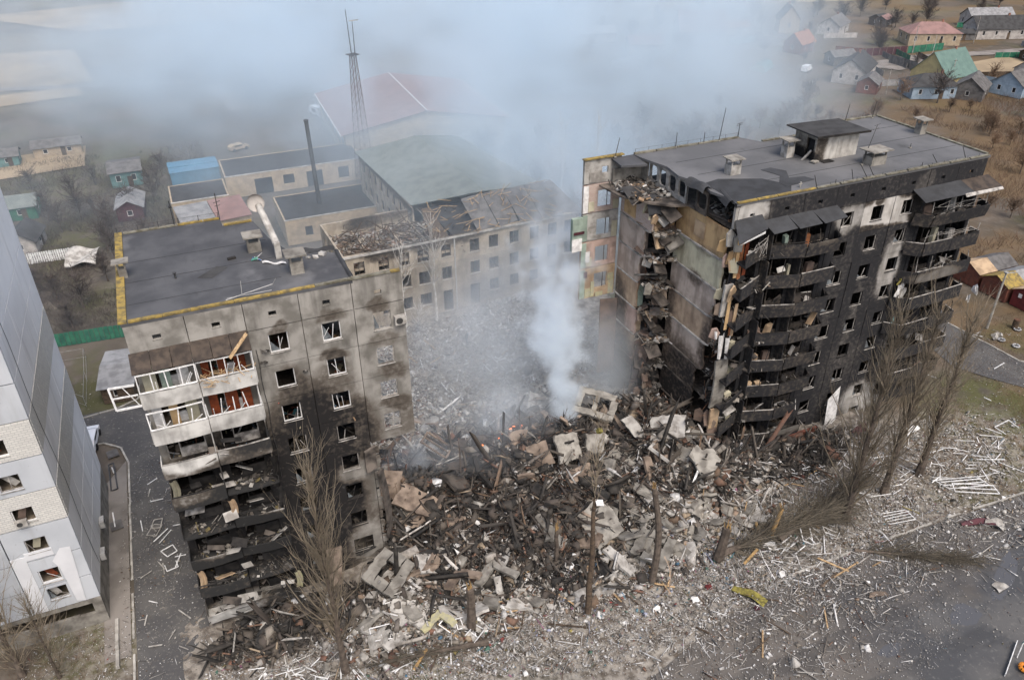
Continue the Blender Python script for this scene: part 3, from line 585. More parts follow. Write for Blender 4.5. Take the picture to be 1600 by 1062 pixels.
# torn slabs hanging off the broken right edge
part(LB, 'hanging_slab', MB().sheet(lambda u, v: (9.7 + .5 * u + .35 * math.sin(v * 2.5), 51.0 + .6 * u, 10.6 - 7.5 * v), 3, 6, .22), MT['conc_soot'], label='curved sooty slab hanging down the broken right edge')
part(LB, 'hanging_slab', MB().sheet(lambda u, v: (8.9 + .9 * u, 51.0 + .2 * math.sin(v * 3), 13.2 - 2.2 * v + .4 * u), 3, 3, .2), MT['conc_soot'])
part(LB, 'hanging_slab', MB().sheet(lambda u, v: (4.6 + 1.3 * u - .5 * v, 50.9 - .9 * v, 4.0 - 3.4 * v), 3, 3, .2), MT['conc_warm'])
for j in range(14):
    zz = 13.3 - j * .9 + R.uniform(-.2, .2); xx = 9.62
    part(LB, 'broken_panel_edge', MB().prism([(xx, LY + .02), (xx + R.uniform(.15, .7), LY + .05), (xx + R.uniform(.1, .5), LY + .24), (xx, LY + .24)], zz - .85, zz - .02 - R.uniform(0, .2)), MT['left'])
mb = MB()
for j in range(16):
    a = Vector((R.uniform(9.6, 10.0), LY + R.uniform(0, .3), R.uniform(2, 13))); mb.tube(a, a + Vector((R.uniform(.2, 1.1), R.uniform(-.4, .4), R.uniform(-.9, .2))), .018, n=4, cap=False)
part(LB, 'bent_rebar', mb, MT['rust'], kind='stuff')
# ragged steel on the lower balconies
mb = MB()
for j in range(14):
    a = Vector((R.uniform(-4, 3), 49.6, R.uniform(.8, 2.2))); mb.tube(a, a + Vector((R.uniform(.6, 2.0), R.uniform(-.5, .1), R.uniform(-.9, .4))), .03, n=4, cap=False)
part(LB, 'twisted_rails', mb, MT['steel'], kind='stuff')
for j in range(26):
    k_ = R.randint(2, 7); c_ = (R.uniform(-5, 1.6), R.uniform(49.6, 51.0), 22.9 - S * k_ + R.uniform(.1, 1.6)); part(LB, 'fallen_board', MB().obox(c_, (R.uniform(.5, 1.8), R.uniform(.3, .9), .06), (R.uniform(-.9, .9), R.uniform(-.5, .5), R.uniform(-.6, .6))), MT[R.choice(['char', 'char', 'conc_soot', 'sootwhite', 'ochre_b', 'conc_pale'])])
for j in range(10):
    k_ = R.randint(3, 7); x_ = R.choice((-5.4, -1.9, 1.7)); part(LB, 'scorched_curtain', MB().sheet(lambda u, v: (x_ + .5 * u + .1 * math.sin(v * 4), 50.0 - .1 * math.sin(u * 7), 25.2 - S * k_ - 1.9 * v), 5, 5, .02), MT[R.choice(['ochre_b', 'lemon', 'umber', 'char', 'cream'])])
# vertical dark damp strip and small cables beside the third bay
mb = MB(); zz = 24.5
for j in range(9): mb.tube((2.35 + .05 * math.sin(j * 2), 51.2, zz), (2.35 + .05 * math.sin(j * 2 + 2), 51.2, zz - 1.3), .025, n=4, cap=False); zz -= 1.3
part(LB, 'drain_cable', mb, MT['steel'])
for (cx, cz) in ((3.0, 24.2), (2.75, 23.3), (5.5, 21.8)):
    d = debris_mb(14, (cx - .25, LY - .2), (cx + .25, LY - .05), cz, .16, PAL_CHAR + [(.2, .2, .2)], seed=int(cx * 10)); part(LB, 'blast_scar', d, MT['tint'], kind='stuff')
# ---------------- things on the left roof
def vent(x, y, w_, d_, h, label, capw=.35, tilt=0, m='conc', rz=0., z=28.42, name='roof_vent'):
    t = thing(name, label, 'roof vent', (x, y, z), rz, 'concrete vents on the flat roofs')
    MB().box(-w_ / 2, w_ / 2, -d_ / 2, d_ / 2, 0, h * .62).build('shaft', MT[m], t)
    mb = MB(); 
    for i in (-1, 1):
        for j in (-1, 1): mb.box(i * w_ * .42 - .06, i * w_ * .42 + .06, j * d_ * .42 - .06, j * d_ * .42 + .06, h * .62, h)
    mb.build('cap_support', MT[m], t)
    o = MB().box(-w_ / 2 - capw, w_ / 2 + capw, -d_ / 2 - capw, d_ / 2 + capw, 0, .1).build('cap', MT['conc'], t); o.location = (0, 0, h); o.rotation_euler = (tilt, tilt * .5, 0)
    return t
vent(6.4, 54.2, .95, .8, 1.5, 'square concrete vent with a wide slab cap beside the torn roof corner', .28, .05)
vent(4.1, 59.3, 1.0, .9, 1.25, 'squat concrete vent near the back of the left roof', .22, .03)
vent(-5.2, 58.6, .55, .5, 1.2, 'narrow vent with a tan slab cap on the left roof edge', .3, -.08)
t = thing('ventilation_pipe', 'bent white ventilation pipe with a round bowl on top, leaning over the left roof', 'pipe', (5.6, 57.3, 28.42))
MB().box(-.22, .22, -.3, .3, 0, 1.3).build('duct', MT['conc_pale'], t)
MB().tube((0, 0, 1.1), (-.5, 3.4, 3.0), .27, .25, 12).build('pipe', MT['conc_pale'], t)
mb = MB(); 
prev = None
for j in range(6):
    a = PI / 2 * j / 5; r_ = .68 * math.sin(a + .02); p_ = Vector((-.75, 3.5, 3.15)) + Vector((.1, -.5, .2)) * (.68 * (1 - math.cos(a)))
    if prev: mb.tube(prev[0], p_, prev[1], r_, 18, cap=False)
    prev = (p_, r_)
mb.build('bowl', MT['house_w'], t); MB().tube((-.62, 3.2, 3.0), (-.4, 3.1, 1.4), .05).build('bracket', MT['galv'], t)
t = obj('roof_litter', debris_mb(9, (3.2, 57.2), (4.1, 57.8), 28.45, .25, [(.7, .7, .72), (.05, .2, .6), (.6, .6, .6), (.1, .4, .3)], seed=3).mesh('roof_litter', MT['tint']), label='small pile of blue and white plastic litter on the left roof', cat='litter', kind='stuff')
obj('plastic_sheet', MB().sheet(lambda u, v: (4.3 + 1.6 * u, 56.6 - .9 * u + .35 * v, 28.5 + .08 * math.sin(u * 9)), 8, 2, .02).mesh('plastic_sheet', MT['cloth_w']), label='crumpled strip of silver plastic on the left roof', cat='plastic sheet')
obj('dark_brick', MB().obox((2.3, 58.4, 28.5), (.6, .25, .16), (0, 0, .2)).mesh('dark_brick', MT['char']), label='dark brick lying behind the felt patch on the left roof', cat='brick')
t = thing('roof_pipe', 'short dark pipe sticking up from the left roof felt', 'pipe', (-1.8, 56.8, 28.42)); MB().tube((0, 0, 0), (0, 0, .45), .07).build('pipe', MT['steel'], t); MB().box(-.14, .14, -.14, .14, .45, .5).build('cap', MT['steel'], t)
for j, (x, y, s) in enumerate(((8.1, 56.0, .4), (8.7, 56.3, .55), (7.6, 56.2, .3))): obj('roof_chunk', MB().obox((x, y, 28.42 + s * .25), (s, s * .8, s * .4), (.1, .2, j)).mesh('roof_chunk', MT['conc_pale']), label='broken concrete chunk beside the torn corner of the left roof', cat='chunk', group='chunks on the torn roof corner')
# wire railing and leaning lattice on the front roof edge
t = thing('bent_roof_rail', 'bent thin white rail lying along the front edge of the left roof', 'railing', (2, 51.6, 28.5))
MB().tube((-.9, 0, .1), (2.4, .6, .35), .03, n=5).tube((.2, .1, .15), (.3, .2, 1.2), .02, n=5).tube((2.3, .5, .3), (2.6, .2, .9), .02, n=5).tube((-.8, .3, .05), (2.2, .2, .1), .02, n=5).build('rail', MT['galv'], t)
t = thing('roof_antenna', 'thin antenna mast with small crossbars at the back edge of the left roof', 'antenna', (2.35, 66.6, 28.42), group='antennas on the roofs')
MB().tube((0, 0, 0), (0, 0, 2.3), .04, n=5).build('mast', MT['steel'], t); MB().tube((-.25, 0, 1.5), (.3, 0, 1.6), .03, n=4).tube((-.2, 0, 1.2), (.25, 0, 1.25), .03, n=4).build('crossbars', MT['steel'], t)
t = thing('roof_antenna', 'thin antenna mast on the back edge of the left roof further left', 'antenna', (-1.2, 66.7, 28.42), group='antennas on the roofs')
MB().tube((0, 0, 0), (0, 0, 2.2), .04, n=5).build('mast', MT['steel'], t); MB().box(-.12, .12, -.1, .1, 1.6, 1.75).build('crossbars', MT['steel'], t)
t = thing('wire_railing', 'low wire railing along the back edge of the left roof', 'railing', (-5.5, 66.7, 28.5))
for j in range(6): MB().tube((j * 1.55, 0, 0), (j * 1.55, 0, .55), .02, n=4).build('post', MT['steel'], t)
MB().tube((0, 0, .5), (7.8, 0, .5), .012, n=3).build('wire', MT['steel'], t)
# air conditioner on the far right wall
t = thing('air_conditioner', 'white air conditioner box on the upper right corner of the left block', 'air conditioner', (12.9, 51.05, 24.6))
MB().box(-.45, .4, -.3, .1, -.35, .35).build('casing', MT['conc_pale'], t); MB().tube((-.12, -.32, 0), (-.12, -.28, 0), .26, n=16).build('fan', MT['steel'], t); MB().beam((-.4, .1, -.4), (.35, -.3, -.4), .05).build('bracket', MT['steel'], t)
# ---------------- right half
RX = 43.36; RY = 51.55
RB = thing('apartment_block', 'blackened right half of the nine storey panel block with rooms torn open', 'apartment block', (RX, RY, 0))
roofR = [(43.4, 51.5), (73.8, 51.5), (73.7, 66.4), (68.2, 66.4), (68.2, 64.4), (56.0, 64.4), (54.9, 66.5), (42.0, 66.5), (42.3, 64.9), (43.1, 62), (42.7, 59.5), (43.5, 57), (43.1, 55), (43.6, 53)]
part(RB, 'roof', MB().prism(roofR, 28.2, 28.42), MT['felt_r'])
part(RB, 'felt_patch', MB().prism([(43.5, 51.9), (49.5, 51.9), (50.6, 53.2), (49.2, 55.6), (45.5, 57.2), (43.7, 56.8)], 28.425, 28.44), MT['felt_dark'])
part(RB, 'felt_patch', MB().prism([(50.0, 53.0), (53.5, 53.4), (53.1, 54.4), (51.6, 54.7), (52.6, 56.3), (51.8, 57.6), (50.6, 57.5), (51.2, 55.5), (49.9, 54.0)], 28.445, 28.455), MT['felt_dark'])
part(RB, 'torn_felt_flap', MB().sheet(lambda u, v: (43.6 - 1.1 * v, 55.2 + 2.8 * u + .3 * math.sin(v * 3), 28.5 + .35 * math.sin(v * 2.4) * (1 + .5 * math.sin(u * 6)) - .55 * v * v), 8, 6, .03), MT['felt_dark'])
part(RB, 'torn_felt_flap', MB().sheet(lambda u, v: (43.5 - .7 * v + .8 * u, 52.2 + 2.6 * u, 28.47 + .15 * math.sin(v * 3) - .5 * v * v), 8, 4, .03), MT['felt_dark'])
def edging(x0, x1, y0, y1, m, n):
    for j in range(n):
        a = j / n; b = (j + 1) / n - .01
        if abs(x1 - x0) > abs(y1 - y0): part(RB, 'roof_edging', MB().box(lerp(x0, x1, a), lerp(x0, x1, b), y0, y0 + .3, 28.44, 28.54 + R.uniform(0, .05)), MT[m])
        else: part(RB, 'roof_edging', MB().box(x0 - .3, x0, lerp(y0, y1, a), lerp(y0, y1, b), 28.44, 28.56 + R.uniform(0, .04)), MT[m])
edging(43.45, 52, 51.42, 51.42, 'yellow', 4); edging(52.1, 73.7, 51.42, 51.42, 'edge', 8); edging(73.85, 73.85, 51.8, 66.4, 'edge', 5); edging(68.3, 73.5, 66.2, 66.2, 'edge', 2); edging(42.1, 54.8, 66.25, 66.25, 'edge', 5); edging(56.2, 68.1, 64.2, 64.2, 'edge', 4)
for seam in (55.1, 58.9, 62.6): part(RB, 'felt_seam', MB().box(44.5, 73.2, seam, seam + .06, 28.42, 28.432), MT['felt_dark'])
for i in range(8):
    x0 = RX + MOD * i; x1 = x0 + MOD; hx = x0 + MOD / 2
    panel(RB, x0, x1, 26.03, 28.42, RY, .28, MT['right'], (hx - .25, hx + .25, 26.85, 27.22), 'attic_panel')
    for k_ in range(9):
        z1 = 26.0 - S * k_; z0 = max(-.3, z1 - S)
        if i in (3, 4, 5):
            a, b, c, d = x0 + 1.15, x0 + 2.55, z1 - 2.1, z1 - .62
            if k_ == 8: panel(RB, x0, x1, z0, z1, RY, .28, MT['right'], (a, b, -.1, .65)); continue
            if i == 3 and k_ in (2, 3, 4): b += .25
            panel(RB, x0, x1, z0, z1, RY, .28, MT['spared' if (k_ == 0 and i > 3) else 'right'], (a, b, c, d), jit=.04); win(RB, a, b, c, d, RY, 1 if R.random() < .7 else 2)
        else:
            if k_ == 8: panel(RB, x0, x1, z0, z1, RY, .28, MT['right']); continue
            if i == 0: panel(RB, x0 + .6, x1, z0, z1, RY + .1, .2, MT['right'], (x0 + 1.2, x0 + 3.3, z0 + .15, z1 - .5), 'balcony_wall_panel')
            else:
                panel(RB, x0, x1, z0, z1, RY, .22, MT['right'], (x0 + .45, x0 + 3.3, z0 + .12, z1 - .5), 'balcony_wall_panel')
                part(RB, 'balcony_door_frame', MB().box(x0 + 1.3, x0 + 1.4, RY + .08, RY + .14, z0 + .15, z1 - .52).box(x0 + 1.4, x0 + 3.25, RY + .05, RY + .2, z0 + .15, z0 + R.uniform(.5, 1)), MT['inner'])
for k_ in range(9):
    z = 25.88 - S * k_
    part(RB, 'floor_slab', MB().prism([(43.75, RY + .3), (73.6, RY + .3), (73.6, 66.1), (40.95, 66.1), (40.95, 60.6), (43.75, 60.2)], z - .2, z), MT['inner'])
    z0 = z - S + .005; z1 = z - .205
    if z1 > 0:
        z0 = max(z0, -.2)
        for i in range(1, 8): part(RB, 'cross_wall', MB().box(RX + MOD * i - .08, RX + MOD * i + .08, RY + .32, 57.5, z0, z1), MT['inner'])
        part(RB, 'corridor_wall', MB().box(44, 73.5, 57.55, 57.7, z0, z1), MT['inner'])
        part(RB, 'back_wall', MB().box(43.5, 73.8, 66.15, 66.4, z0, z1), MT['right']); part(RB, 'side_wall', MB().box(73.62, 73.84, RY + .3, 66.1, z0, z1 + .2), MT['right'])
        part(RB, 'room_debris', debris_mb(150, (44, RY + .35), (73.4, 55), z0, .42, PAL_CHAR + PAL_CHAR + PAL_DUST[:1] + [(.3, .28, .2)], seed=100 + k_), MT['tint'], kind='stuff')
# wardrobes, fridges, mattresses left in the burnt rooms
for j, (i, k_, dx, mm, w_, h_) in enumerate([(0, 0, 2.2, 'cloth_w', .7, .7), (1, 0, .4, 'conc_pale', .6, .5), (1, 0, 2.3, 'mint', .4, 1.7), (0, 1, 3.1, 'conc_pale', .7, .9), (1, 1, 3.2, 'cream', .25, 1.6), (0, 2, .9, 'umber', .6, 1.2), (1, 3, .5, 'umber', 1.2, 1.5), (1, 3, 2.1, 'ochre_b', .9, 1.6), (0, 3, 1.7, 'cream', .7, .7), (1, 4, .8, 'ochre_b', 1.3, 1.4), (1, 4, 2.4, 'umber', .7, 1.5), (0, 4, 2.0, 'cream', .7, .8), (1, 5, .8, 'ochre_b', .9, 1.3), (1, 5, 2.1, 'ochre_b', .6, 1.1), (0, 5, 2.2, 'cream', .8, .8), (1, 6, .5, 'umber', 1, 1.3), (2, 0, 1.0, 'orange', .5, 1.3), (0, 6, 2.8, 'cream', .6, .8), (6, 0, .8, 'umber', .9, 1.6), (7, 0, .5, 'conc_pale', .5, 1.9), (6, 1, 2.7, 'cream', .5, 2.0), (7, 1, 1.3, 'conc_pale', .8, 1.4), (2, 1, 2.0, 'umber', .8, 1.3), (2, 2, 1.2, 'conc_soot', .8, 1.3)]):
    x = RX + MOD * i + dx; z = 22.78 - S * k_
    part(RB, 'scorched_wardrobe', MB().obox((x, RY - .1, z + h_ / 2 + .02), (w_, .4, h_), (R.uniform(-.15, .15), R.uniform(-.2, .2), R.uniform(-.4, .4))), MT[mm])
def balcony(root, pts, zf, m, rail=True, ph=1.18, name='balcony'):
    """an angled balcony: slab, one parapet panel per side, rail"""
    n = len(pts); poly = pts + [(pts[-1][0], RY - .02), (pts[0][0], RY - .02)] if pts[0][1] < RY - .3 or True else pts
    poly = [p_ for i_, p_ in enumerate(poly) if i_ == 0 or (Vector(p_) - Vector(poly[i_ - 1])).length > .08]
    b = part(root, name, MB().prism(poly, zf - .18, zf), MT['balc_black'])
    for (a, c) in zip(pts, pts[1:]):
        a_ = Vector((*a, 0)); c_ = Vector((*c, 0)); d = (c_ - a_).normalized(); n_ = Vector((d.y, -d.x, 0)) * .12
        lean = R.uniform(-.04, .04) if R.random() < .75 else R.uniform(.1, .4); sag = R.uniform(-.06, .04)
        a2 = a_ + d * .03; c2 = c_ - d * .03
        vs = [a2 + n_ * .0, c2, c2 + n_, a2 + n_]; z0 = zf - .24 + sag; z1 = zf + ph - .1 + sag
        V = [Vector((p_.x, p_.y, z0)) for p_ in vs] + [Vector((p_.x, p_.y - lean, z1)) for p_ in vs]
        sub(b, root, 'parapet', MB().add(V, [(3, 2, 1, 0), (4, 5, 6, 7), (0, 1, 5, 4), (1, 2, 6, 5), (2, 3, 7, 6), (3, 0, 4, 7)]), m)
        if rail and R.random() < .8: sub(b, root, 'parapet_rail', MB().beam(a2 + n_ / 2 + Vector((0, 0, z1 + .05)), c2 + n_ / 2 + Vector((0, 0, z1 + .05 + R.uniform(-.1, .15))), .1, .05), MT['char' if R.random() < .6 else 'sootwhite'])
    return b
for k_ in range(8):
    zf = 22.82 - S * k_
    m = MT['balc_black']
    dm = debris_mb(100, (45, 50.6), (54.5, 52.6), zf + .05, .38, PAL_CHAR + PAL_CHAR + PAL_DUST, seed=200 + k_)
    ba = balcony(RB, [(43.9, 50.0), (46.9, 51.3)], zf + (.2 if k_ == 0 else 0), m)
    bb = balcony(RB, [(47.0, 51.35), (50.8, 50.12), (54.7, 50.1), (55.2, 51.4)] if k_ not in (6,) else [(47.0, 51.35), (50.8, 50.12), (53.6, 50.1)], zf, m)
    sub(bb, RB, 'balcony_debris', dm, MT['tint'])['kind'] = 'stuff'
    for x in (47.1, 50.9): sub(bb, RB, 'balcony_partition', MB().box(x - .05, x + .05, 50.5, RY - .03, zf + .01, zf + 2.85), MT['balc_black'])
    for x in (48.6, 52.5, 54.6):
        if R.random() < .8: sub(bb, RB, 'bent_upright', MB().beam((x, 50.3, zf + 1.0), (x + R.uniform(-.5, .5), 50.4, zf + R.uniform(1.8, 2.8)), .05, .05), MT['balc_black'])
    if k_ < 7:
        bc = balcony(RB, [(64.9, 51.35), (66.1, 50.1), (69.7, 50.05), (73.6, 50.1), (73.8, 51.4)], zf + .1, m)
        sub(bc, RB, 'balcony_debris', debris_mb(40, (66, 50.6), (73.2, 52.6), zf + .1, .38, PAL_CHAR + PAL_DUST, seed=300 + k_), MT['tint'])['kind'] = 'stuff'
        mb = MB()
        for x in (66.2, 68.1, 69.9, 71.8, 73.5):
            if R.random() < .85: mb.beam((x, 50.25, zf + 1.1), (x + R.uniform(-.3, .3), 50.3, zf + R.uniform(2.0, 2.9)), .06, .06)
        for j in range(8): mb.beam((R.uniform(66, 73.4), 50.2, zf + R.uniform(1, 2)), (R.uniform(66, 73.4), 50.3, zf + R.uniform(1.1, 2.4)), .025, .025)
        sub(bc, RB, 'glazing_frame', mb, MT['sootwhite' if k_ < 3 else 'char'])
for j in range(46):
    k_ = R.randint(0, 7); g_ = R.random() < .65; c_ = (R.uniform(44.5, 54.4) if g_ else R.uniform(66.2, 73.2), R.uniform(50.5, 51.5), 22.9 - S * k_ + R.uniform(.2, 1.7))
    if not g_ and k_ > 6: continue
    part(RB, 'fallen_board', MB().obox(c_, (R.uniform(.4, 1.5), R.uniform(.2, .8), .06), (R.uniform(-1.2, 1.2), R.uniform(-.8, .8), R.uniform(-.8, .8))), MT[R.choice(['char', 'conc_soot', 'sootwhite', 'ochre_b', 'conc_pale', 'umber'])])
# canopy sheets
def sheetquad(a, b, c, d, t=.05): 
    vs = [Vector(p_) for p_ in (a, b, c, d)]; return MB().add(vs + [p_ - Vector((0, 0, t)) for p_ in vs], [(0, 1, 2, 3), (7, 6, 5, 4), (0, 4, 5, 1), (1, 5, 6, 2), (2, 6, 7, 3), (3, 7, 4, 0)])
part(RB, 'canopy_sheet', sheetquad((43.4, RY - .05, 26.9), (46.3, RY - .05, 27.0), (45.6, 49.7, 26.5), (42.3, 49.2, 25.8)), MT['felt_dark'])
part(RB, 'canopy_sheet', sheetquad((42.4, 49.15, 25.75), (43.2, 49.3, 25.95), (45.3, 49.6, 26.35), (45.2, 49.5, 26.2)), MT['galv'])
for (a, b) in ((46.4, 49.2), (49.25, 52), (52.05, 54.9)): part(RB, 'canopy_sheet', sheetquad((a, RY - .05, 26.35), (b, RY - .05, 26.4), (b, 49.95, 25.75 + R.uniform(-.05, .1)), (a + .2, 49.9, 25.7)), MT['felt_dark'])
for (a, b, m) in ((64.3, 67.4, 'felt_dark'), (67.45, 70.5, 'felt_dark'), (70.55, 74.3, 'canopy')): part(RB, 'canopy_sheet', sheetquad((a, RY - .05, 26.35), (b, RY - .05, 26.4), (b + .2, 49.75, 25.7), (a, 49.8, 25.65)), MT[m])
part(RB, 'canopy_sheet', sheetquad((69.4, 49.78, 25.76), (74.4, 49.7, 25.74), (74.4, 49.5, 25.55), (69.4, 49.55, 25.5)), MT['sootwhite'])
# shop band at the foot
for a, b, m in ((44.2, 46.6, 'conc_warm'), (46.65, 48.7, 'conc_pale'), (48.75, 49.4, 'redbrown'), (49.45, 52.6, 'conc_pale'), (52.65, 53.3, 'char'), (53.35, 57.4, 'redbrown')):
    part(RB, 'plinth_panel', MB().box(a, b, 49.9, 50.05, -.2, 1.0), MT[m]); part(RB, 'plinth_rail', MB().box(a, b, 49.8, 50.1, 1.01, 1.12), MT['redbrown' if a > 46 else 'conc_warm'])
part(RB, 'shop_window_panel', MB().sheet(lambda u, v: (59 + 1.6 * u, 50.8 - .4 * v + .2 * u, 3.6 - 4.2 * v + 1.2 * u), 2, 5, .03), MT['cloth_w'], label='torn white sheet hanging at the foot of the wall')
# ----- the torn west end
def wallpanel(x, y0, y1, z0, z1, m, name='torn_cross_wall'):
    """interior wall facing west, upper and free edges ragged"""
    n = 7; P_ = []
    for j in range(n + 1): P_.append((y1 - (y1 - y0) * j / n, z1 - R.uniform(0, .12)))
    for j in range(1, 5): P_.append((y0 + R.uniform(-.18, .22), lerp(z1, z0, j / 5)))
    P_.append((y0, z0)); P_.append((y1, z0)); nn = len(P_)
    vs = [(x, a, b) for a, b in P_] + [(x + .2, a, b) for a, b in P_]
    return part(RB, name, MB().add(vs, [tuple(range(nn)), tuple(range(nn, 2 * nn))[::-1]] + [(i, nn + i, nn + (i + 1) % nn, (i + 1) % nn) for i in range(nn)]), MT[m])
w1 = ['brickpink_y', 'w_mauve', 'w_mauve', 'w_tan', 'w_pink', 'w_tan', 'w_mauve', 'w_tan']; e1 = [60.4, 61.4, 62.0, 62.0, 61.9, 61.7, 61.8, 62.2]
w2 = ['w_ochre', 'w_cream', 'w_mauve', 'w_tan', 'w_mauve', 'w_tan', 'w_tan', 'w_mauve']; e2 = [52.3, 52.5, 52.9, 52.9, 53.4, 54.5, 54.4, 54.0]
for k_ in range(8):
    z1 = 25.6 - S * k_; z0 = z1 - S + .15
    wallpanel(40.9, e1[k_], 66.3, z0, z1 + (.5 if k_ == 0 else 0), w1[k_]); wallpanel(43.55, e2[k_], 60.2, z0, z1, w2[k_])
    part(RB, 'slab_edge', MB().prism([(40.78, e1[k_] + .3), (40.96, e1[k_] + .1), (40.96, 66.3), (40.84, 66.3)][::-1], z0 - .16, z0 - .01), MT['conc_pale' if k_ < 5 else 'conc_soot'])
    part(RB, 'slab_edge', MB().prism([(43.35, e2[k_] + .5), (43.6, e2[k_]), (43.6, 60.1), (43.44, 60.1)][::-1], z0 - .16, z0 - .01), MT['conc_pale' if k_ < 4 else 'conc_soot'])
    # end wall of the stub with its doorway, between the two cross walls
    if k_ > 0:
        mm = [None, 'mauve', 'umber', 'mint', 'ochre_b', 'cream', 'ochre_b', 'umber'][k_]
        part(RB, 'torn_inner_wall', MB().box(41.15, 41.75, 62.1, 62.25, z0, z1 - .05), MT[mm]); part(RB, 'torn_inner_wall', MB().box(42.9, 43.5, 61.6, 61.75, z0, z1 - .05), MT['umber'])
    else: part(RB, 'torn_inner_wall', MB().box(42.6, 43.5, 60.4, 60.55, z0, z1 - .05), MT['ochre'])
    for j in range(4):
        c = (R.uniform(41.2, 43.6), R.uniform(59.6, 62), z0 + R.uniform(-.3, 1.0)); part(RB, 'broken_floor_piece', MB().obox(c, (R.uniform(.8, 2.2), R.uniform(.6, 1.6), .18), (R.uniform(-.8, .5), R.uniform(-.7, .7), R.uniform(0, 3))), MT[R.choice(['conc_soot', 'umber', 'conc_soot', 'conc', 'umber'] if k_ < 5 else ['conc_soot', 'char', 'umber'])])
    part(RB, 'wall_debris', debris_mb(90, (40.95, 59.2), (43.5, 62), z0 - .1, .42, PAL_DUST + [(.36, .27, .18), (.3, .2, .13), (.45, .38, .3), (.07, .06, .05)] if k_ < 5 else PAL_CHAR + PAL_DUST[:2], seed=400 + k_), MT['tint'], kind='stuff')
    part(RB, 'edge_debris', debris_mb(22, (43.5, 51.6), (44.6, 53), z0 - .1, .36, PAL_DUST + PAL_CHAR if k_ < 4 else PAL_CHAR, seed=500 + k_), MT['tint'], kind='stuff')
for j in range(44):
    z_ = R.uniform(3, 25.3); s_ = R.uniform(.3, 1.0); e = R.random() < .62
    c_ = (R.uniform(43.1, 44.1), R.uniform(51.0, 52.6), z_) if e else (R.uniform(40.6, 41.3), R.uniform(59.6, 61.6), z_)
    mm_ = R.choice(['conc_pale', 'cream', 'ochre', 'pink', 'conc', 'ochre_b', 'conc_warm'] if z_ > 11 else ['umber', 'conc_soot', 'conc_warm', 'char', 'umber'])
    part(RB, 'broken_panel', MB().prism([(-s_ * .6, -s_ * .8), (s_ * .4, -s_), (s_ * .7, s_ * .2), (s_ * .1, s_), (-s_ * .5, s_ * .6)], -.08, .08, Matrix.Translation(c_) @ Matrix.Rotation(R.uniform(1.0, 2.0), 4, 'X') @ Matrix.Rotation(R.uniform(-.9, .9), 4, 'Y')), MT[mm_])
for j in range(16):
    z_ = 25.6 - S * R.randint(0, 6) + R.uniform(-.3, 0); part(RB, 'hanging_floor_slab', MB().obox((R.uniform(41.3, 43.2), R.uniform(59.0, 60.6), z_ - .5), (R.uniform(.8, 1.8), R.uniform(1.0, 2.2), .2), (R.uniform(.3, 1.1), R.uniform(-.5, .5), R.uniform(-.3, .3))), MT[R.choice(['conc', 'conc_warm', 'ochre_b', 'conc_soot'] if z_ > 10 else ['conc_soot', 'char', 'umber'])])
part(RB, 'wallpaper_patch', MB().box(40.86, 40.9, 63.4, 65.6, 22.9, 24.9), MT['ochre']); part(RB, 'wallpaper_patch', MB().box(43.5, 43.54, 55.6, 57.2, 23.3, 24.9), MT['ochre_b'])
part(RB, 'leaning_slab', MB().obox((42.3, 60.3, 24.2), (2.2, 1.6, .2), (.7, -.2, .4)), MT['conc_pale']); part(RB, 'leaning_slab', MB().obox((41.9, 60.5, 22.6), (1.3, 1.7, .2), (1.0, .3, .2)), MT['ochre_b']); part(RB, 'leaning_slab', MB().obox((43.0, 59.9, 21.2), (1.4, 1.2, .2), (.5, .5, .9)), MT['umber'])
# attic level of the stub: deck, end wall with round-cornered openings, roof flap
part(RB, 'attic_deck', MB().prism([(38.2, 66.3), (38.6, 62.8), (40.2, 60.2), (42.0, 58.6), (43.3, 58.2), (43.5, 57.0), (44.2, 54), (44.3, 53.0), (45.6, 52.1), (47, 52), (47, 66.3)][::-1], 25.72, 25.9), MT['conc_soot'])
part(RB, 'attic_debris', debris_mb(160, (39, 60.4), (43.1, 66), 25.9, .45, PAL_DUST + PAL_CHAR + [(.3, .2, .12)], seed=9), MT['tint'], kind='stuff'); part(RB, 'attic_debris', debris_mb(60, (44.2, 52.4), (46.5, 57), 25.9, .4, PAL_CHAR + PAL_DUST + [(.2, .1, .05)], seed=19), MT['tint'], kind='stuff')
mb = MB(); ys = [64.6]; 
def attic_wall(y0, n, wd):
    V = []; F = []; mb = MB()
    H0, H1 = 25.92, 28.18
    for j in range(n):
        a = y0 - wd * (j + 1); b = y0 - wd * j; m_ = .24; oct_ = [(a + m_ + .2, H0 + .45), (b - m_ - .2, H0 + .45), (b - m_, H0 + .7), (b - m_, H1 - .55), (b - m_ - .2, H1 - .3), (a + m_ + .2, H1 - .3), (a + m_, H1 - .55), (a + m_, H0 + .7)]
        out = [(a, H0), (b, H0), (b, H0), (b, H1), (b, H1), (a, H1), (a, H1), (a, H0)]
        for xx in (43.05, 43.25):
            vs = [(xx, y, z) for y, z in oct_] + [(xx, a, H0), (xx, b, H0), (xx, b, H1), (xx, a, H1)]
            mb.add(vs, [(8, 9, 1, 0), (9, 2, 1), (9, 10, 3, 2), (10, 4, 3), (10, 11, 5, 4), (11, 6, 5), (11, 8, 7, 6), (8, 0, 7)])
        vs = [(43.05, y, z) for y, z in oct_] + [(43.25, y, z) for y, z in oct_]; mb.add(vs, [(i, (i + 1) % 8, 8 + (i + 1) % 8, 8 + i) for i in range(8)])
    return mb
part(RB, 'attic_end_wall', attic_wall(64.9, 4, 1.62), MT['conc_pale']); part(RB, 'attic_end_wall', attic_wall(56.9, 1, 1.8), MT['conc_soot'])
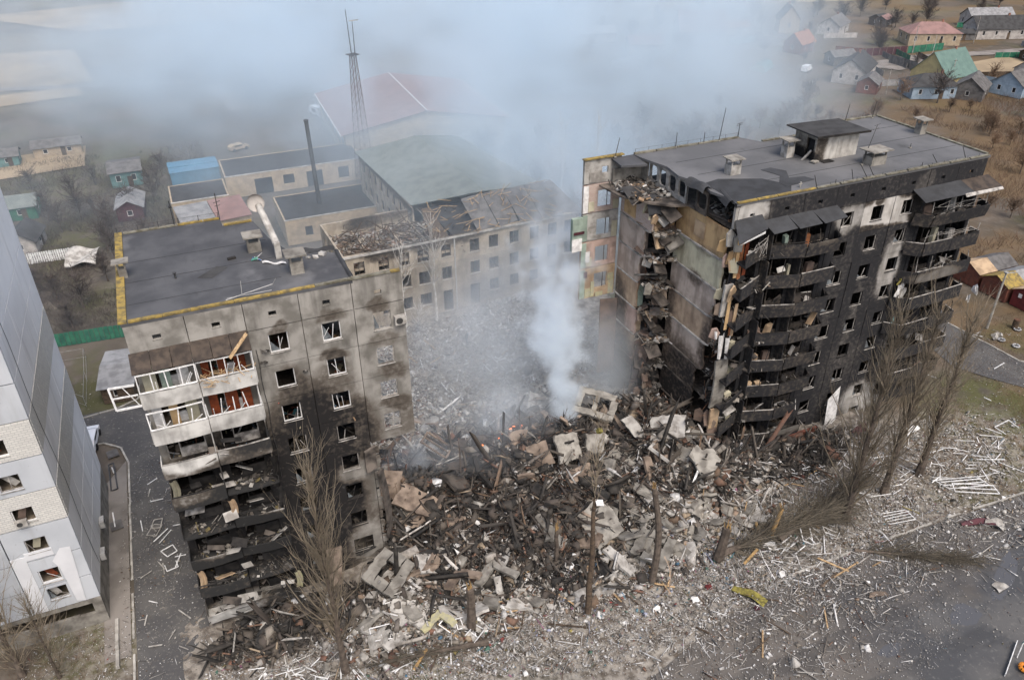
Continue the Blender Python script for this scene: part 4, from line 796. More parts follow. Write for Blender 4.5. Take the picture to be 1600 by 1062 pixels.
part(RB, 'attic_back_panel', MB().box(39.7, 43.0, 66.15, 66.4, 25.95, 27.3), MT['conc']); part(RB, 'attic_cross_wall', MB().box(42.9, 43.04, 64.95, 66.1, 25.95, 28.1), MT['conc'])
part(RB, 'roof', sheetquad((39.6, 66.5, 28.35), (39.7, 64.8, 28.1), (42.4, 64.3, 28.0), (42.2, 66.5, 28.4), .2), MT['felt'], label='sagging flap of roof over the torn back corner')
part(RB, 'fallen_roof_felt', MB().sheet(lambda u, v: (38.9 + 3.3 * u, 63.8 - 2.6 * v - .6 * u, 26.2 + .2 * math.sin(u * 5 + v * 4) - .5 * v * v), 8, 6, .04), MT['slate_dk'])
part(RB, 'fallen_roof_felt', MB().sheet(lambda u, v: (40.3 + 1.2 * u, 60.9 - .8 * v - .4 * u, 26.1 + .3 * math.sin(u * 3) - 1.6 * v), 5, 5, .04), MT['felt_dark'])
# standing strip of the back wall: rooms' inner faces with wallpaper
rows = [('conc_pale', 28.5, 25.95, .35), ('brickpink', 25.9, 22.85, .7), ('conc_pale', 22.8, 19.75, .7), ('pink', 19.7, 16.65, .7), ('ochre_b', 16.6, 13.0, .7)]
for j, (m, z1, z0, hw) in enumerate(rows):
    if j == 0: h = (38.65, 39.35, 26.9, 27.6)
    else: h = (38.3, 39.9, z1 - 2.55, z1 - .75)
    panel(RB, 36.6, 40.85, z0, z1, 66.6, .25, MT[m], h, 'back_wall_panel')
    if j: part(RB, 'window', MB().box(h[0], h[0] + .07, 66.7, 66.76, h[2], h[3]).box(h[1] - .5, h[1] - .44, 66.7, 66.76, h[2], h[3]), MT['conc_soot'])
    part(RB, 'plaster_patch', MB().box(36.62, 37.2, 66.52, 66.59, z0 + .1, z1 - .1), MT[['conc_pale', 'cloth_w', 'mint', 'mint', 'mint'][j]])
    part(RB, 'plaster_patch', MB().box(37.25, 37.9, 66.53, 66.59, z0 + .2, z0 + 1.2), MT[['conc_pale', 'cream', 'conc_pale', 'cream', 'lemon'][j]])
    if j: part(RB, 'plaster_patch', MB().box(40.1, 40.7, 66.53, 66.59, z0 + .1, z0 + R.uniform(1, 2)), MT[['', 'cream', 'cream', 'pink', 'lemon'][j]])
part(RB, 'roof_edging', MB().box(36.5, 41, 66.4, 66.9, 28.52, 28.62), MT['yellow'])
part(RB, 'back_wall_balcony', MB().box(35.4, 36.55, 66.3, 66.75, 19.0, 22.6), MT['mint']); part(RB, 'back_wall_balcony', MB().box(35.35, 36.5, 66.22, 66.28, 19.0, 20.4), MT['cloth_w']); part(RB, 'red_band', MB().box(35.5, 36.7, 66.15, 66.2, 20.9, 21.2), MT['maroon'])
for (a, b, c, d, m) in ((37.0, 37.4, 15.6, 16.3, 'maroon'), (37.9, 38.3, 13.2, 15.0, 'lemon'), (38.5, 39.4, 13.1, 13.6, 'lemon'), (39.9, 40.6, 14.8, 15.6, 'lemon'), (37.1, 37.6, 17.4, 18.6, 'cloth_w')): part(RB, 'tiled_patch', MB().box(a, b, 66.42, 66.50, c, d), MT[m])
part(RB, 'leaning_slab', MB().sheet(lambda u, v: (39.0 + 1.8 * u + .1 * v, 66.2 - .5 * u, 12.8 - 9.5 * v), 3, 6, .25), MT['umber'])
part(RB, 'leaning_slab', MB().sheet(lambda u, v: (41.2 + .7 * u - .2 * v, 61.6 - 1.2 * u, 10.5 - 9 * v), 3, 6, .2), MT['umber'])
# shattered panels along the front corner
part(RB, 'hanging_slab', MB().sheet(lambda u, v: (43.3 + 1.5 * u, 51.3 - .25 * math.sin(v * 3) + .1 * u, 12.5 - 5.5 * v), 3, 6, .2), MT['conc'], label='pale torn wall panel hanging at the broken front corner')
part(RB, 'hanging_slab', MB().sheet(lambda u, v: (43.5 + 1.1 * u, 51.2, 6.8 - 3.2 * v), 3, 4, .2), MT['ochre_b'])
part(RB, 'hanging_slab', MB().sheet(lambda u, v: (43.2 + .9 * u, 51.4 + .2 * v, 20.7 - 3.4 * v), 3, 4, .2), MT['conc_pale'])
part(RB, 'hanging_slab', MB().sheet(lambda u, v: (43.1 + 1.2 * u - .3 * v, 50.8 - .5 * math.sin(v * 3), 4.6 - 4.4 * v), 4, 6, .15), MT['umber'])
for x, z1, L, m in ((44.0, 25.2, 3.8, 'ochre'), (44.4, 25.6, 4.4, 'orange'), (44.9, 25.7, 4.2, 'wood_red'), (43.9, 19.0, 3.0, 'ochre'), (44.5, 16.5, 1.3, 'orange'), (44.8, 18.5, 3.4, 'ochre_b')):
    part(RB, 'torn_board', MB().beam((x, 51.2, z1), (x - R.uniform(0, .3), 51.1, z1 - L), .35, .06, (0, 1, 0)), MT[m])
for (x, y, z, w_, h) in ((43.5, 51.0, 15.6, .8, 2.6), (44.2, 50.9, 15.2, .7, 2.3), (43.1, 51.4, 15.9, .5, .8)):
    part(RB, 'hanging_cloth', MB().sheet(lambda u, v: (x + w_ * (u - .5) * (1 - .3 * v), y - .18 * math.sin(u * 5) - .1 * v, z - h * v), 8, 6), MT['cloth_w'])
mb = MB()
for j in range(40):
    a = Vector((R.uniform(43.2, 44.2), R.uniform(51, 52.6), R.uniform(2, 25))); mb.tube(a, a + Vector((R.uniform(-.9, .3), R.uniform(-.6, .3), R.uniform(-1.1, .2))), .018, n=4, cap=False)
for j in range(30):
    a = Vector((R.uniform(40.7, 41.2), R.uniform(59.5, 62), R.uniform(3, 25))); mb.tube(a, a + Vector((R.uniform(-.4, .6), R.uniform(-.9, .1), R.uniform(-1.1, .2))), .018, n=4, cap=False)
part(RB, 'bent_rebar', mb, MT['rust'], kind='stuff')
for j in range(5): part(RB, 'hanging_cable', MB().tube((43.6 + .1 * j, 51.4 - .1 * j, 28 - 4 * j), (43.3 + .05 * j, 51.3, 24 - 4 * j), .02, n=3, cap=False), MT['steel'])
# broken white frames, left corner of the top balcony
mb = MB()
for j in range(12): mb.beam((R.uniform(44.6, 46.4), R.uniform(49.8, 50.4), R.uniform(23.6, 25.0)), (R.uniform(44.8, 46.6), R.uniform(49.8, 50.4), R.uniform(24.2, 25.6)), .04, .04)
part(RB, 'glazing_frame', mb, MT['sootwhite'])
# clutter spilling from the right balconies and a green curtain
for (x, z, s, m) in ((65.0, 16.2, .9, 'cloth_w'), (65.6, 15.6, .8, 'conc_pale'), (64.9, 17.0, .5, 'cloth_y'), (65.3, 12.2, .7, 'teal')):
    part(RB, 'hanging_cloth', MB().sheet(lambda u, v: (x + s * u + .15 * math.sin(v * 5), 50.9 - .15 * math.sin(u * 6), z - s * 1.5 * v), 5, 5), MT[m])
# ---------------- roof of the right half
PH = thing('roof_penthouse', 'concrete stair penthouse with a dark overhanging roof on the right block', 'penthouse', (59.2, 58.7, 28.43))
m = facade_mat('smoked_penthouse_walls', (.52, .50, .46), (.32, .30, .27), [(56.2, 28.6, 1.6, 1.0, .9), (59.5, 31.4, 4, .6, .7), (57.3, 30, .7, 2, .6)], None, warp=.4)
for (a, b, c, d, nm) in ((-2.6, .1, -1.5, -1.28, 'wall_panel'), (.13, 2.7, -1.5, -1.28, 'wall_panel'), (-2.6, 2.7, 1.3, 1.5, 'wall_panel'), (2.5, 2.7, -1.27, 1.28, 'wall_panel'), (-2.6, -2.4, -.2, 1.28, 'wall_panel')): MB().box(a, b, c, d, 0, 2.5).build(nm, m, PH)
MB().box(-2.6, -2.4, -1.27, -.25, 2.1, 2.5).build('door_head', m, PH); MB().box(-2.35, -2.3, -1.2, -.25, 0, 2.1).build('doorway', MT['dark'], PH)
r_ = MB().box(-3.3, 3.3, -2.2, 2.2, 0, .14).build('roof', MT['slate_dk'], PH); r_.location = (0, 0, 2.52); r_.rotation_euler = (.0, .03, 0)
MB().box(-3.32, 3.32, -2.26, -2.21, -.06, .15).build('fascia', MT['char'], r_)
vent(47.6, 57.9, 1.15, 1.0, 1.45, 'pale concrete vent standing alone near the torn end of the right roof', .22, .02, 'conc_pale')
vent(55.4, 59.6, .9, .9, 1.7, 'tall white vent with a broken side next to the penthouse', .3, .03, 'conc_pale')
vent(61.6, 54.5, 1.8, 1.2, 1.35, 'wide low concrete vent with a tan slab cap in front of the penthouse', .35, -.02)
vent(73.0, 59.6, .8, .8, 1.5, 'small concrete vent on the far right roof edge', .3, .03)
def antenna(x, y, h, label, lean=(0, 0), bars=0):
    t = thing('roof_antenna', label, 'antenna', (x, y, 28.43), 0, 'antennas on the roofs'); MB().tube((0, 0, 0), (lean[0], lean[1], h), .045, .03, n=5).build('mast', MT['steel'], t)
    if bars:
        mb = MB()
        for j in range(bars): q = 1 - j * .1; mb.tube((lean[0] * q - .35, lean[1] * q, h * q - .1), (lean[0] * q + .35, lean[1] * q, h * q), .025, n=4)
        mb.build('crossbars', MT['steel'], t)
    t_ = MB().box(-.12, .12, -.12, .12, 0, .1).build('foot', MT['conc'], t); return t
antenna(52.2, 66.3, 3.4, 'tallest straight mast on the back edge of the right roof', (.35, 0))
antenna(46.9, 66.3, 1.6, 'short straight mast left of the tallest mast on the back roof edge')
antenna(50.3, 66.3, 1.2, 'shortest mast between two others on the back roof edge'); antenna(54.6, 66.3, 1.6, 'mast with small crossbars right of the tallest mast', bars=2)
antenna(39.9, 66.4, 1.9, 'thin leaning mast on the torn back corner of the right block', (.4, 0)); antenna(57.3, 58.0, 2.4, 'thin mast rising against the left corner of the penthouse')
antenna(60.2, 54.6, 3.4, 'long mast leaning right in front of the penthouse with a small aerial', (2.0, 1.0), 2); antenna(69.0, 66.2, 1.9, 'thin leaning mast on the far back step of the right roof', (.2, 0)); antenna(72.6, 65.9, 1.8, 'thin mast at the back right corner of the right roof', (.15, 0))
antenna(68.3, 56.4, .5, 'stubby pipe standing on the right half of the right roof')
for x, l, L in ((52.2, (-.45, .1), 1.2), (56.4, (-.35, .1), 1.1), (58.1, (-1.1, .2), 1.5), (58.9, (-.7, .3), 1.2), (66.9, (-.7, .3), 1.0), (70.6, (-.5, .3), 1.2), (54.3, (0, 0), .45), (64.8, (0, 0), .5)):
    t = thing('bent_rail_post', 'bent dark steel post on the front edge of the right roof', 'post', (x, 51.7, 28.45), 0, 'bent posts on the front roof edge'); MB().tube((0, 0, 0), (l[0], l[1], L), .045, .03, n=5).build('post', MT['steel'], t)
t = thing('wire_railing', 'low wire railing along the back edge of the right roof', 'railing', (42.2, 66.4, 28.5))
for j in range(9): MB().tube((j * 1.55, 0, 0), (j * 1.55, 0, .5), .02, n=4).build('post', MT['steel'], t)
MB().tube((0, 0, .45), (12.4, 0, .45), .012, n=3).build('wire', MT['steel'], t)
t = thing('wire_railing', 'thin wire rail along the front edge of the right roof', 'railing', (52, 51.55, 28.5))
for j in range(14): MB().tube((j * 1.55, 0, 0), (j * 1.55, 0, .3), .02, n=4).build('post', MT['steel'], t)
MB().tube((0, 0, .28), (20.2, 0, .28), .012, n=3).build('wire', MT['steel'], t)
t = thing('roof_pipe', 'small white pipe stub with a tee near the dark stain on the right roof', 'pipe', (50.9, 52.4, 28.43)); MB().tube((0, 0, 0), (0, 0, .5), .07).build('pipe', MT['conc_pale'], t); MB().box(-.2, .2, -.04, .04, .3, .36).build('tee', MT['conc_pale'], t)
t = thing('blown_hatch', 'fallen vent pieces lying beside the white vent on the right roof', 'rubble', (56.6, 57.0, 28.45)); MB().obox((0, 0, .1), (.9, .5, .12), (.1, .1, .4)).obox((.6, .6, .1), (.5, .4, .12), (.1, -.1, 1)).build('fragment', MT['conc'], t); MB().obox((1.3, -.2, .02), (1.3, .8, .03)).build('soot_patch', MT['char'], t); MB().obox((-.2, 1.0, .4), (.3, .15, 1.3), (.5, .4, .4)).build('duct_piece', MT['conc_pale'], t)
# ---------------- pale block at the left edge
WB = thing('apartment_block', 'pale grey undamaged looking block at the left edge with bands of white tile', 'apartment block', (-22, 54.5, 0))
WX = -13.25; WF = 54.5; WBk = 72.2
bands = [(32.0, 27.1, 0), (27.05, 24.0, 0), (23.95, 20.95, 0), (20.9, 17.85, 1), (17.8, 14.75, 0), (14.7, 11.7, 1), (11.65, 8.4, 0), (8.35, 5.5, 0), (5.45, 2.9, 0)]
for j, (z1, z0, tl) in enumerate(bands):
    for (x0, x1) in ((-27, -18.05), (-18, WX)):
        off = .0 if not tl else .03
        if x1 == WX: h = (-16.65, -15.2, z1 - 2.9 + .35, z1 - 1.15) if z1 - z0 > 2.6 else (-16.6, -15.2, 3.9, 5.2)
        else: h = (-21.6, -20.1, z1 - 2.55, z1 - 1.15)
        panel(WB, x0, x1, z0, z1, WF - off, .3, MT['tile_x' if tl else 'blockgrey'], h, jit=.004)
        o = win(WB, *h, WF, 0 if j % 2 else 1)
        part(WB, 'curtain', MB().obox(((h[0] + h[1]) / 2 + R.uniform(-.4, .4), WF + .5, (h[2] + h[3]) / 2), (.5, .05, 1.2), (0, R.uniform(-.6, .6), 0)), MT[['conc_pale', 'umber', 'cream', 'wood_red'][j % 4]])
    # side wall in three leaves, with recessed joint strips
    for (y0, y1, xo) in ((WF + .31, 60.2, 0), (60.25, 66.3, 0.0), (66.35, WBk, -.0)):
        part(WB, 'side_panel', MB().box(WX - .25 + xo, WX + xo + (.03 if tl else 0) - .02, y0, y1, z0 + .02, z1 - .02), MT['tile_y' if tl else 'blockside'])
part(WB, 'plinth_panel', MB().box(-27, -15.2, WF, WF + .3, -.3, 1.3).box(-14.0, WX, WF, WF + .3, -.3, 2.85).box(-27, -15.2, WF, WF + .3, 2.45, 2.85).box(-15.2, -14.0, WF, WF + .3, 2.4, 2.85).box(-15.2, -14.0, WF, WF + .3, -.3, 1.2), MT['conc'])
part(WB, 'side_plinth', MB().box(WX - .25, WX - .02, WF + .31, WBk, -.3, 2.85), MT['conc'])
part(WB, 'core', MB().box(-26.8, WX - .3, 57.5, WBk, -.2, 31.9), MT['dark']); part(WB, 'roof', MB().box(-27, WX, WF, WBk, 32.02, 32.3), MT['felt'])
for j, (z1, z0, tl) in enumerate(bands): part(WB, 'floor_slab', MB().box(-26.9, WX - .3, WF + .32, 57.4, z0 - .15, z0), MT['inner_l'])
part(WB, 'insulation_strip', MB().add([(-15.4, WF - .06, 7.9), (-14.6, WF - .06, 9.0), (-13.9, WF - .06, 8.9), (-14.3, WF - .06, 2.95), (-14.9, WF - .06, 3.2), (-15.1, WF - .06, 7.0)], [(0, 5, 4, 3, 2, 1)]), MT['blockpatch']); part(WB, 'insulation_strip', MB().box(-17.0, -15.1, WF - .05, WF - .01, 8.55, 9.3), MT['blockpatch'])
part(WB, 'insulation_strip', MB().box(-18.0, -17.0, WF - .05, WF - .01, 3.0, 9.0), MT['blockpatch'])
pts_ = [(-13.2, 56.2 + .25 * math.sin(j * .9) + j * .12, 30 - j * 1.9) for j in range(15)]; mb = MB()
for a, b in zip(pts_, pts_[1:]): mb.tube(a, b, .022, n=3, cap=False)
part(WB, 'hanging_cable', mb, MT['steel'])
for (y, z, lab) in ((63.0, 3.4, 'upper grey air conditioner on the side wall of the pale block'), (59.2, 3.1, 'lower grey air conditioner on the side wall of the pale block')):
    t = thing('air_conditioner', lab, 'air conditioner', (WX + .25, y, z), PI / 2, 'air conditioners on the pale block'); MB().box(-.45, .45, -.2, .2, -.35, .35).build('casing', MT['galv'], t); MB().tube((0, -.22, 0), (0, -.2, 0), .24, n=14).build('fan', MT['steel'], t)
for (x, z) in ((-16.2, 12.4), (-17.3, 15.7)):
    t = thing('air_conditioner', 'white air conditioner below the %s tiled band of the pale block front' % ('lower' if z < 13 else 'upper'), 'air conditioner', (x, WF - .25, z)); MB().box(-.4, .4, -.15, .15, -.27, .27).build('casing', MT['conc_pale'], t); MB().tube((-.1, -.17, 0), (-.1, -.15, 0), .2, n=12).build('fan', MT['steel'], t)
# ------------------------------------------------------------------ trees
def tree_mesh(name, m, h, seed, kind='poplar', nl=120, nt=9, rt_=.02, trunk_h=.92, lean=0., w_=1.0, z0=.12):
    rs = np.random.default_rng(seed)
    if kind == 'poplar':
        t = np.sort(rs.uniform(z0, .93, nl)) * h; az = rs.uniform(0, 2 * PI, nl); inc = np.radians(rs.gamma(3.2, 4.6, nl) + 6) * w_
        L = h * (.30 - .2 * (t / h)) * rs.uniform(.3, 1.45, nl) + .5
        curl = .55; twi = 16
    else:
        t = rs.uniform(.22, .75, nl) * h; az = rs.uniform(0, 2 * PI, nl); inc = np.radians(rs.uniform(30, 85, nl))
        L = h * rs.uniform(.25, .55, nl) * (1 - .3 * t / h); curl = .75; twi = 38
    A = []; B = []; r0 = []; r1 = []
    bx = lean * .5 * (t / h) ** 2 * h
    p = np.stack([bx, 0 * t, t], 1); d = np.stack([np.sin(inc) * np.cos(az), np.sin(inc) * np.sin(az), np.cos(inc)], 1); nodes = [p]
    ns = 4; rr = (.012 + .009 * L) * (1 if kind == 'poplar' else 1.6)
    for s in range(ns):
        q = p + d * (L / ns)[:, None] + rs.normal(0, .22 if kind == 'poplar' else .3, p.shape) * L[:, None] * .15; A.append(p); B.append(q); r0.append(rr * (1 - s / ns * .8)); r1.append(rr * (1 - (s + 1) / ns * .8)); p = q; nodes.append(p)
        d = d + np.array([0, 0, 1.]) * (.35 * curl * .5 if kind == 'poplar' else .12); d /= np.linalg.norm(d, axis=1, keepdims=True)
    for j in range(nt):
        s = rs.integers(1, ns + 1, nl); f = rs.uniform(0, 1, nl)[:, None]; N = np.stack(nodes); idx = np.arange(nl)
        base = N[s - 1, idx] * (1 - f) + N[s, idx] * f
        dd = (N[s, idx] - N[s - 1, idx]); dd /= np.linalg.norm(dd, axis=1, keepdims=True); dd = dd + rs.normal(0, math.tan(math.radians(twi)), dd.shape); dd /= np.linalg.norm(dd, axis=1, keepdims=True)
        l = L * rs.uniform(.18, .5, nl); mid = base + dd * (l * .5)[:, None]; dd2 = dd + np.array([0, 0, .25]) + rs.normal(0, .15, dd.shape); dd2 /= np.linalg.norm(dd2, axis=1, keepdims=True); end = mid + dd2 * (l * .5)[:, None]
        A += [base, mid]; B += [mid, end]; r0 += [np.full(nl, rt_), np.full(nl, rt_ * .7)]; r1 += [np.full(nl, rt_ * .7), np.full(nl, rt_ * .4)]
    V, F = sticks(np.concatenate(A), np.concatenate(B), np.concatenate(r0), np.concatenate(r1)); return np_mesh(name, V, F, m)
def trunk_mb(h, r, lean=0., th=.92, wob=.05, n=8, segs=9, seed=0):
    mb = MB(); rr = random.Random(seed); pts = []
    for i in range(segs + 1):
        z = h * th * i / segs; pts.append((Vector((lean * .5 * (z / h) ** 2 * h + rr.uniform(-wob, wob) * (i > 0), rr.uniform(-wob, wob) * (i > 0), z - (.2 if i == 0 else 0))), max(.02, r * (1 - .93 * i / segs) * (1.35 if i == 0 else 1))))
    for a, b in zip(pts, pts[1:]): mb.tube(a[0], b[0], a[1], b[1], n, cap=False)
    return mb
POP = 'bare poplars standing in front of the block'
def poplar(x, y, z, h, r, seed, label, nl=170, w_=1., lean=(0, 0), z0=.12, group=None, m='twig'):
    t = thing('poplar_tree', label, 'tree', (x, y, z), R.uniform(0, 6), group); t.rotation_euler = (lean[1], lean[0], R.uniform(-.4, .4))
    trunk_mb(h, r, seed=seed).build('trunk', MT['bark'], t); obj('crown', tree_mesh('crown', MT[m], h, seed, nl=int(nl * .72), nt=10, w_=w_, z0=z0, rt_=.0125), t); return t
poplar(62.5, 40.6, 0, 19.5, .36, 1, 'bare poplar nearest the access road, right of two others', 190, 1.15, (.02, 0), .06)
poplar(51.1, 38.7, .2, 23.5, .38, 2, 'thick trunked bare poplar beside the heap of cut brushwood', 200, 1.0, (.0, 0), .04)
poplar(57.1, 39.9, .1, 22.0, .34, 3, 'bare poplar between the two other tall ones at the right', 180, 1.0, (0, 0), .04)
poplar(3.6, 41.6, .0, 21.5, .30, 4, 'slim bare poplar in front of the burnt left block', 150, .95, (-.01, 0), .10)
poplar(-19.6, 51.6, 0, 13.5, .24, 5, 'broad bare poplar at the bottom left corner in front of the pale block', 150, 1.5, (.0, 0), .03)
poplar(-16.9, 50.2, 0, 9, .14, 6, 'small bushy poplar close to the lawn kerb in the bottom left corner', 110, 1.8, (0, 0), .02)
# snapped poplars and stumps
def snapped(x, y, z, h, r, label, lean=(0, 0), top='splinter', seed=0, side=0):
    t = thing('snapped_tree', label, 'tree', (x, y, z)); t.rotation_euler = (lean[1], lean[0], 0)
    trunk_mb(h, r, th=1.0, wob=.1, seed=seed, segs=8).build('trunk', MT['bark'], t)
    return t
t = thing('snapped_tree', 'straight dark poplar trunk stripped of limbs with a few twigs left on top', 'tree', (23.5, 38.9, .3))
mb = MB(); rr = random.Random(4); pz = [(Vector((rr.uniform(-.08, .08), rr.uniform(-.08, .08), 12.5 * i / 8)), .30 - .02 * i) for i in range(9)]
for a, b in zip(pz, pz[1:]): mb.tube(a[0], b[0], a[1], b[1], 9, cap=False)
mb.build('trunk', MT['wood_old'], t); o = obj('crown', tree_mesh('crown', MT['twig'], 9, 44, nl=26, nt=7, rt_=.018, z0=.02), t, loc=(0, 0, 11.8)); MB().obox((.3, -.2, 12.2), (.7, .5, .05), (.5, .4, 0)).build('caught_paper', MT['cloth_w'], t); MB().obox((0, 0, 19), (.35, .3, .3), (.5, .4, 0)).build('caught_rag', MT['cloth_y'], t)
t = thing('snapped_tree', 'poplar trunk snapped off at mid height with a pale splintered top', 'tree', (30.2, 39.6, .2))
mb = MB(); pz = [(Vector((.45 * math.sin(i * .45) - .05 * i, .05 * i, 10.6 * i / 8)), .33 - .012 * i) for i in range(9)]
for a, b in zip(pz, pz[1:]): mb.tube(a[0], b[0], a[1], b[1], 9, cap=True)
mb.build('trunk', MT['bark'], t); mb = MB(); top = pz[-1][0]
for j in range(7): mb.tube(top + Vector((rr.uniform(-.15, .15), rr.uniform(-.15, .15), -.3)), top + Vector((rr.uniform(-.2, .2), rr.uniform(-.2, .2), rr.uniform(.2, .8))), .09, .02, 4)
mb.build('splintered_top', MT['splinter'], t)
MB().sheet(lambda u, v: (.5 + .12 * u + .3 * math.sin(v * 4), -.5 - 1.6 * v, 3.2 - 3.0 * v), 1, 8).build('peeled_bark', MT['conc_warm'], t)
for (x, y, z, h, r, lab, ln) in ((14.0, 41.2, .6, 4.4, .36, 'short charred poplar stump left of centre', (.0, 0)), (36.8, 39.2, .4, 3.6, .42, 'thick splintered stump beside the fallen brushwood', (.1, 0)), (42.8, 39.4, .4, 3.2, .2, 'pale split stump behind the fallen brushwood', (.15, 0)), (23.0, 44.0, 1.6, 3.6, .2, 'upright grey post in the rubble left of the dark trunk', (0, 0))):
    t = thing('tree_stump', lab, 'stump', (x, y, z)); mb = MB(); rr = random.Random(int(x)); pz = [(Vector((ln[0] * i + rr.uniform(-.05, .05), 0, h * i / 4)), r * (1.15 - .07 * i)) for i in range(5)]
    for a, b in zip(pz, pz[1:]): mb.tube(a[0], b[0], a[1], b[1], 8)
    mb.build('trunk', MT['bark' if h > 3.3 else 'splinter'], t); mb = MB()
    for j in range(6): mb.tube(pz[-1][0] + Vector((rr.uniform(-.2, .2) * r * 3, rr.uniform(-.2, .2) * r * 3, -.3)), pz[-1][0] + Vector((rr.uniform(-.3, .3), rr.uniform(-.3, .3), rr.uniform(.3, 1.0))), .09, .02, 4)
    mb.build('splintered_top', MT['splinter'], t)
# fallen crowns
def fallen(a, b, seed, label, nl=200, r=.25, w_=1.0, twist=0):
    a = Vector(a); b = Vector(b); h = (b - a).length; t = thing('fallen_poplar', label, 'tree', a)
    q = (b - a).to_track_quat('Z', 'Y'); t.rotation_mode = 'QUATERNION'; t.rotation_quaternion = q
    trunk_mb(h, r, seed=seed).build('trunk', MT['bark'], t); obj('crown', tree_mesh('crown', MT['twig_fallen'], h, seed, nl=nl, nt=11, w_=w_, z0=.08, rt_=.016), t); return t
fallen((37.2, 39.4, .6), (52.5, 39.6, 1.2), 21, 'fallen poplar crown lying between the splintered stump and the standing poplars', 260, .3, 2.0)
fallen((43.4, 38.8, .5), (57.0, 41.5, 1.2), 22, 'second fallen poplar crown tangled behind the first', 220, .22, 2.0)
fallen((49.0, 35.1, .15), (58.2, 29.5, .25), 23, 'thin broken poplar top lying across the wet street', 130, .14, 1.1)
fallen((14.5, 39.4, .4), (5.0, 40.9, .8), 24, 'broken trunk lying flat in the debris at the bottom left of centre', 40, .24, .5)

def bare(x, y, h, seed, label, group, m='twig_dk', nl=46, mesh=None, s=1.):
    t = thing('bare_tree', label, 'tree', (x, y, 0), R.uniform(0, 6), group); t.scale = (s, s, s)
    me = mesh or (trunk_mb(h, h * .022, th=.7, wob=.1, n=6, segs=5, seed=seed).mesh('trunk', MT['bark']), tree_mesh('crown', MT[m], h, seed, 'round', nl, 7, rt_=.03))
    obj('trunk', me[0], t); obj('crown', me[1], t); return me
FT = {}
for (x, y, h, lab) in ((-16.2, 114, 6.5, 'spreading bare fruit tree with a pale trunk between the two blocks'), (-19.5, 117, 5.5, 'tangled bare fruit tree beside the pale block near the broken fence'), (-22.2, 121, 5.0, 'low bare fruit tree behind the pale block close to the white fence'), (-13.0, 121.5, 5.0, 'bare fruit tree behind the left roof corner beside the fallen tarpaulin'), (-17.4, 108.5, 4.5, 'small bare fruit tree next to the green metal fence')):
    bare(x, y, h, int(x * 7) % 97, lab, None, nl=60)
yard = [(-22, 150), (-17, 148), (-20, 144), (-13, 143), (-15, 150), (-12, 138), (-18, 155), (-9, 148), (-26, 168), (-15, 166), (-3, 166), (-4, 160), (-13, 133), (-9, 128), (-7, 134), (-5, 152), (-12, 129)]
mm = [bare(*yard[i], 6, 60 + i, 'bare garden tree ' + place(*yard[i]), 'bare trees in the gardens behind the left roof', nl=44) for i in range(3)]
for i, (x, y) in enumerate(yard[3:]): bare(x, y, 6, i, 'bare garden tree ' + place(x, y), 'bare trees in the gardens behind the left roof', mesh=mm[i % 3], s=R.uniform(.6, 1.1))
# scrub and trees behind the right block
rm = [(trunk_mb(6, .12, th=.7, n=5, segs=4, seed=i).mesh('trunk', MT['bark']), tree_mesh('crown', MT['twig_red'], 6, 80 + i, 'round', 60, 8, rt_=.035)) for i in range(4)]
n = 0
while n < 150:
    x = R.uniform(78, 215); y = R.uniform(58, 150)
    az = x / y
    if x < 100 and y < 75 or (y < 74 and x < 116 and y > 56) : continue
    if fbm(x * .03, y * .03, 1) < -.12 and R.random() < .7: continue
    if any(abs(x - a) < 9 and abs(y - b) < 7 for a, b in ((178, 145), (190, 152), (172, 165), (186, 142), (202, 140), (196, 132))): continue
    s_ = R.uniform(.45, 1.0); bare(x, y, 6, n, ('large' if s_ > .8 else 'mid sized' if s_ > .6 else 'small') + ' reddish scrub tree ' + place(x, y), 'scrub trees behind the right block', mesh=rm[n % 4], s=s_); n += 1
far_m = [(trunk_mb(9, .2, th=.7, n=5, segs=4, seed=i).mesh('trunk', MT['bark']), tree_mesh('crown', MT['twig_dk'], 9, 90 + i, 'round', 70, 8, rt_=.06)) for i in range(3)]
n = 0
while n < 110:
    x = R.uniform(120, 360); y = R.uniform(140, 330)
    if abs(y - 175) < 5 and x < 270: continue
    if any(abs(x - a) < 10 and abs(y - b) < 8 for a, b in ((190, 155), (175, 165), (225, 190), (250, 188), (262, 200), (160, 222), (190, 225), (215, 160), (185, 190))): continue
    if y > 250 and R.random() < .6: continue
    s_ = R.uniform(.35, .95); bare(x, y, 9, n, ('tall' if s_ > .55 else 'low') + ' bare tree ' + place(x, y), 'bare trees in the far village', mesh=far_m[n % 3], s=s_); n += 1
# dry grass, brush and low growth as one mass
def brush(name, boxes_, n, h, m, r0, spread=.5, label=''):
    P = []
    for (x0, x1, y0, y1, wgt) in boxes_:
        k_ = int(n * wgt); q = np.stack([NR.uniform(x0, x1, k_), NR.uniform(y0, y1, k_)], 1); f = np.array([fbm(a * .06, b * .06, 4) for a, b in q[::1]]) if k_ < 60000 else 0; q = q[f > -.1]; P.append(q)
    P = np.concatenate(P); k_ = len(P); A = np.concatenate([P, np.full((k_, 1), -.1)], 1); hh = NR.uniform(.3, 1.0, k_) * h
    B = A + np.stack([NR.normal(0, spread, k_) * hh, NR.normal(0, spread, k_) * hh, hh], 1); V, F = sticks(A, B, np.full(k_, r0), np.full(k_, r0 * .3)); obj(name, np_mesh(name, V, F, m), label=label, cat='undergrowth', kind='stuff')
brush('scrub', [(76, 215, 75, 140, .8), (104, 200, 40, 75, .25)], 36000, 1.7, MT['twig_red'], .035, .45, 'reddish brown scrub covering the waste ground behind the right block')
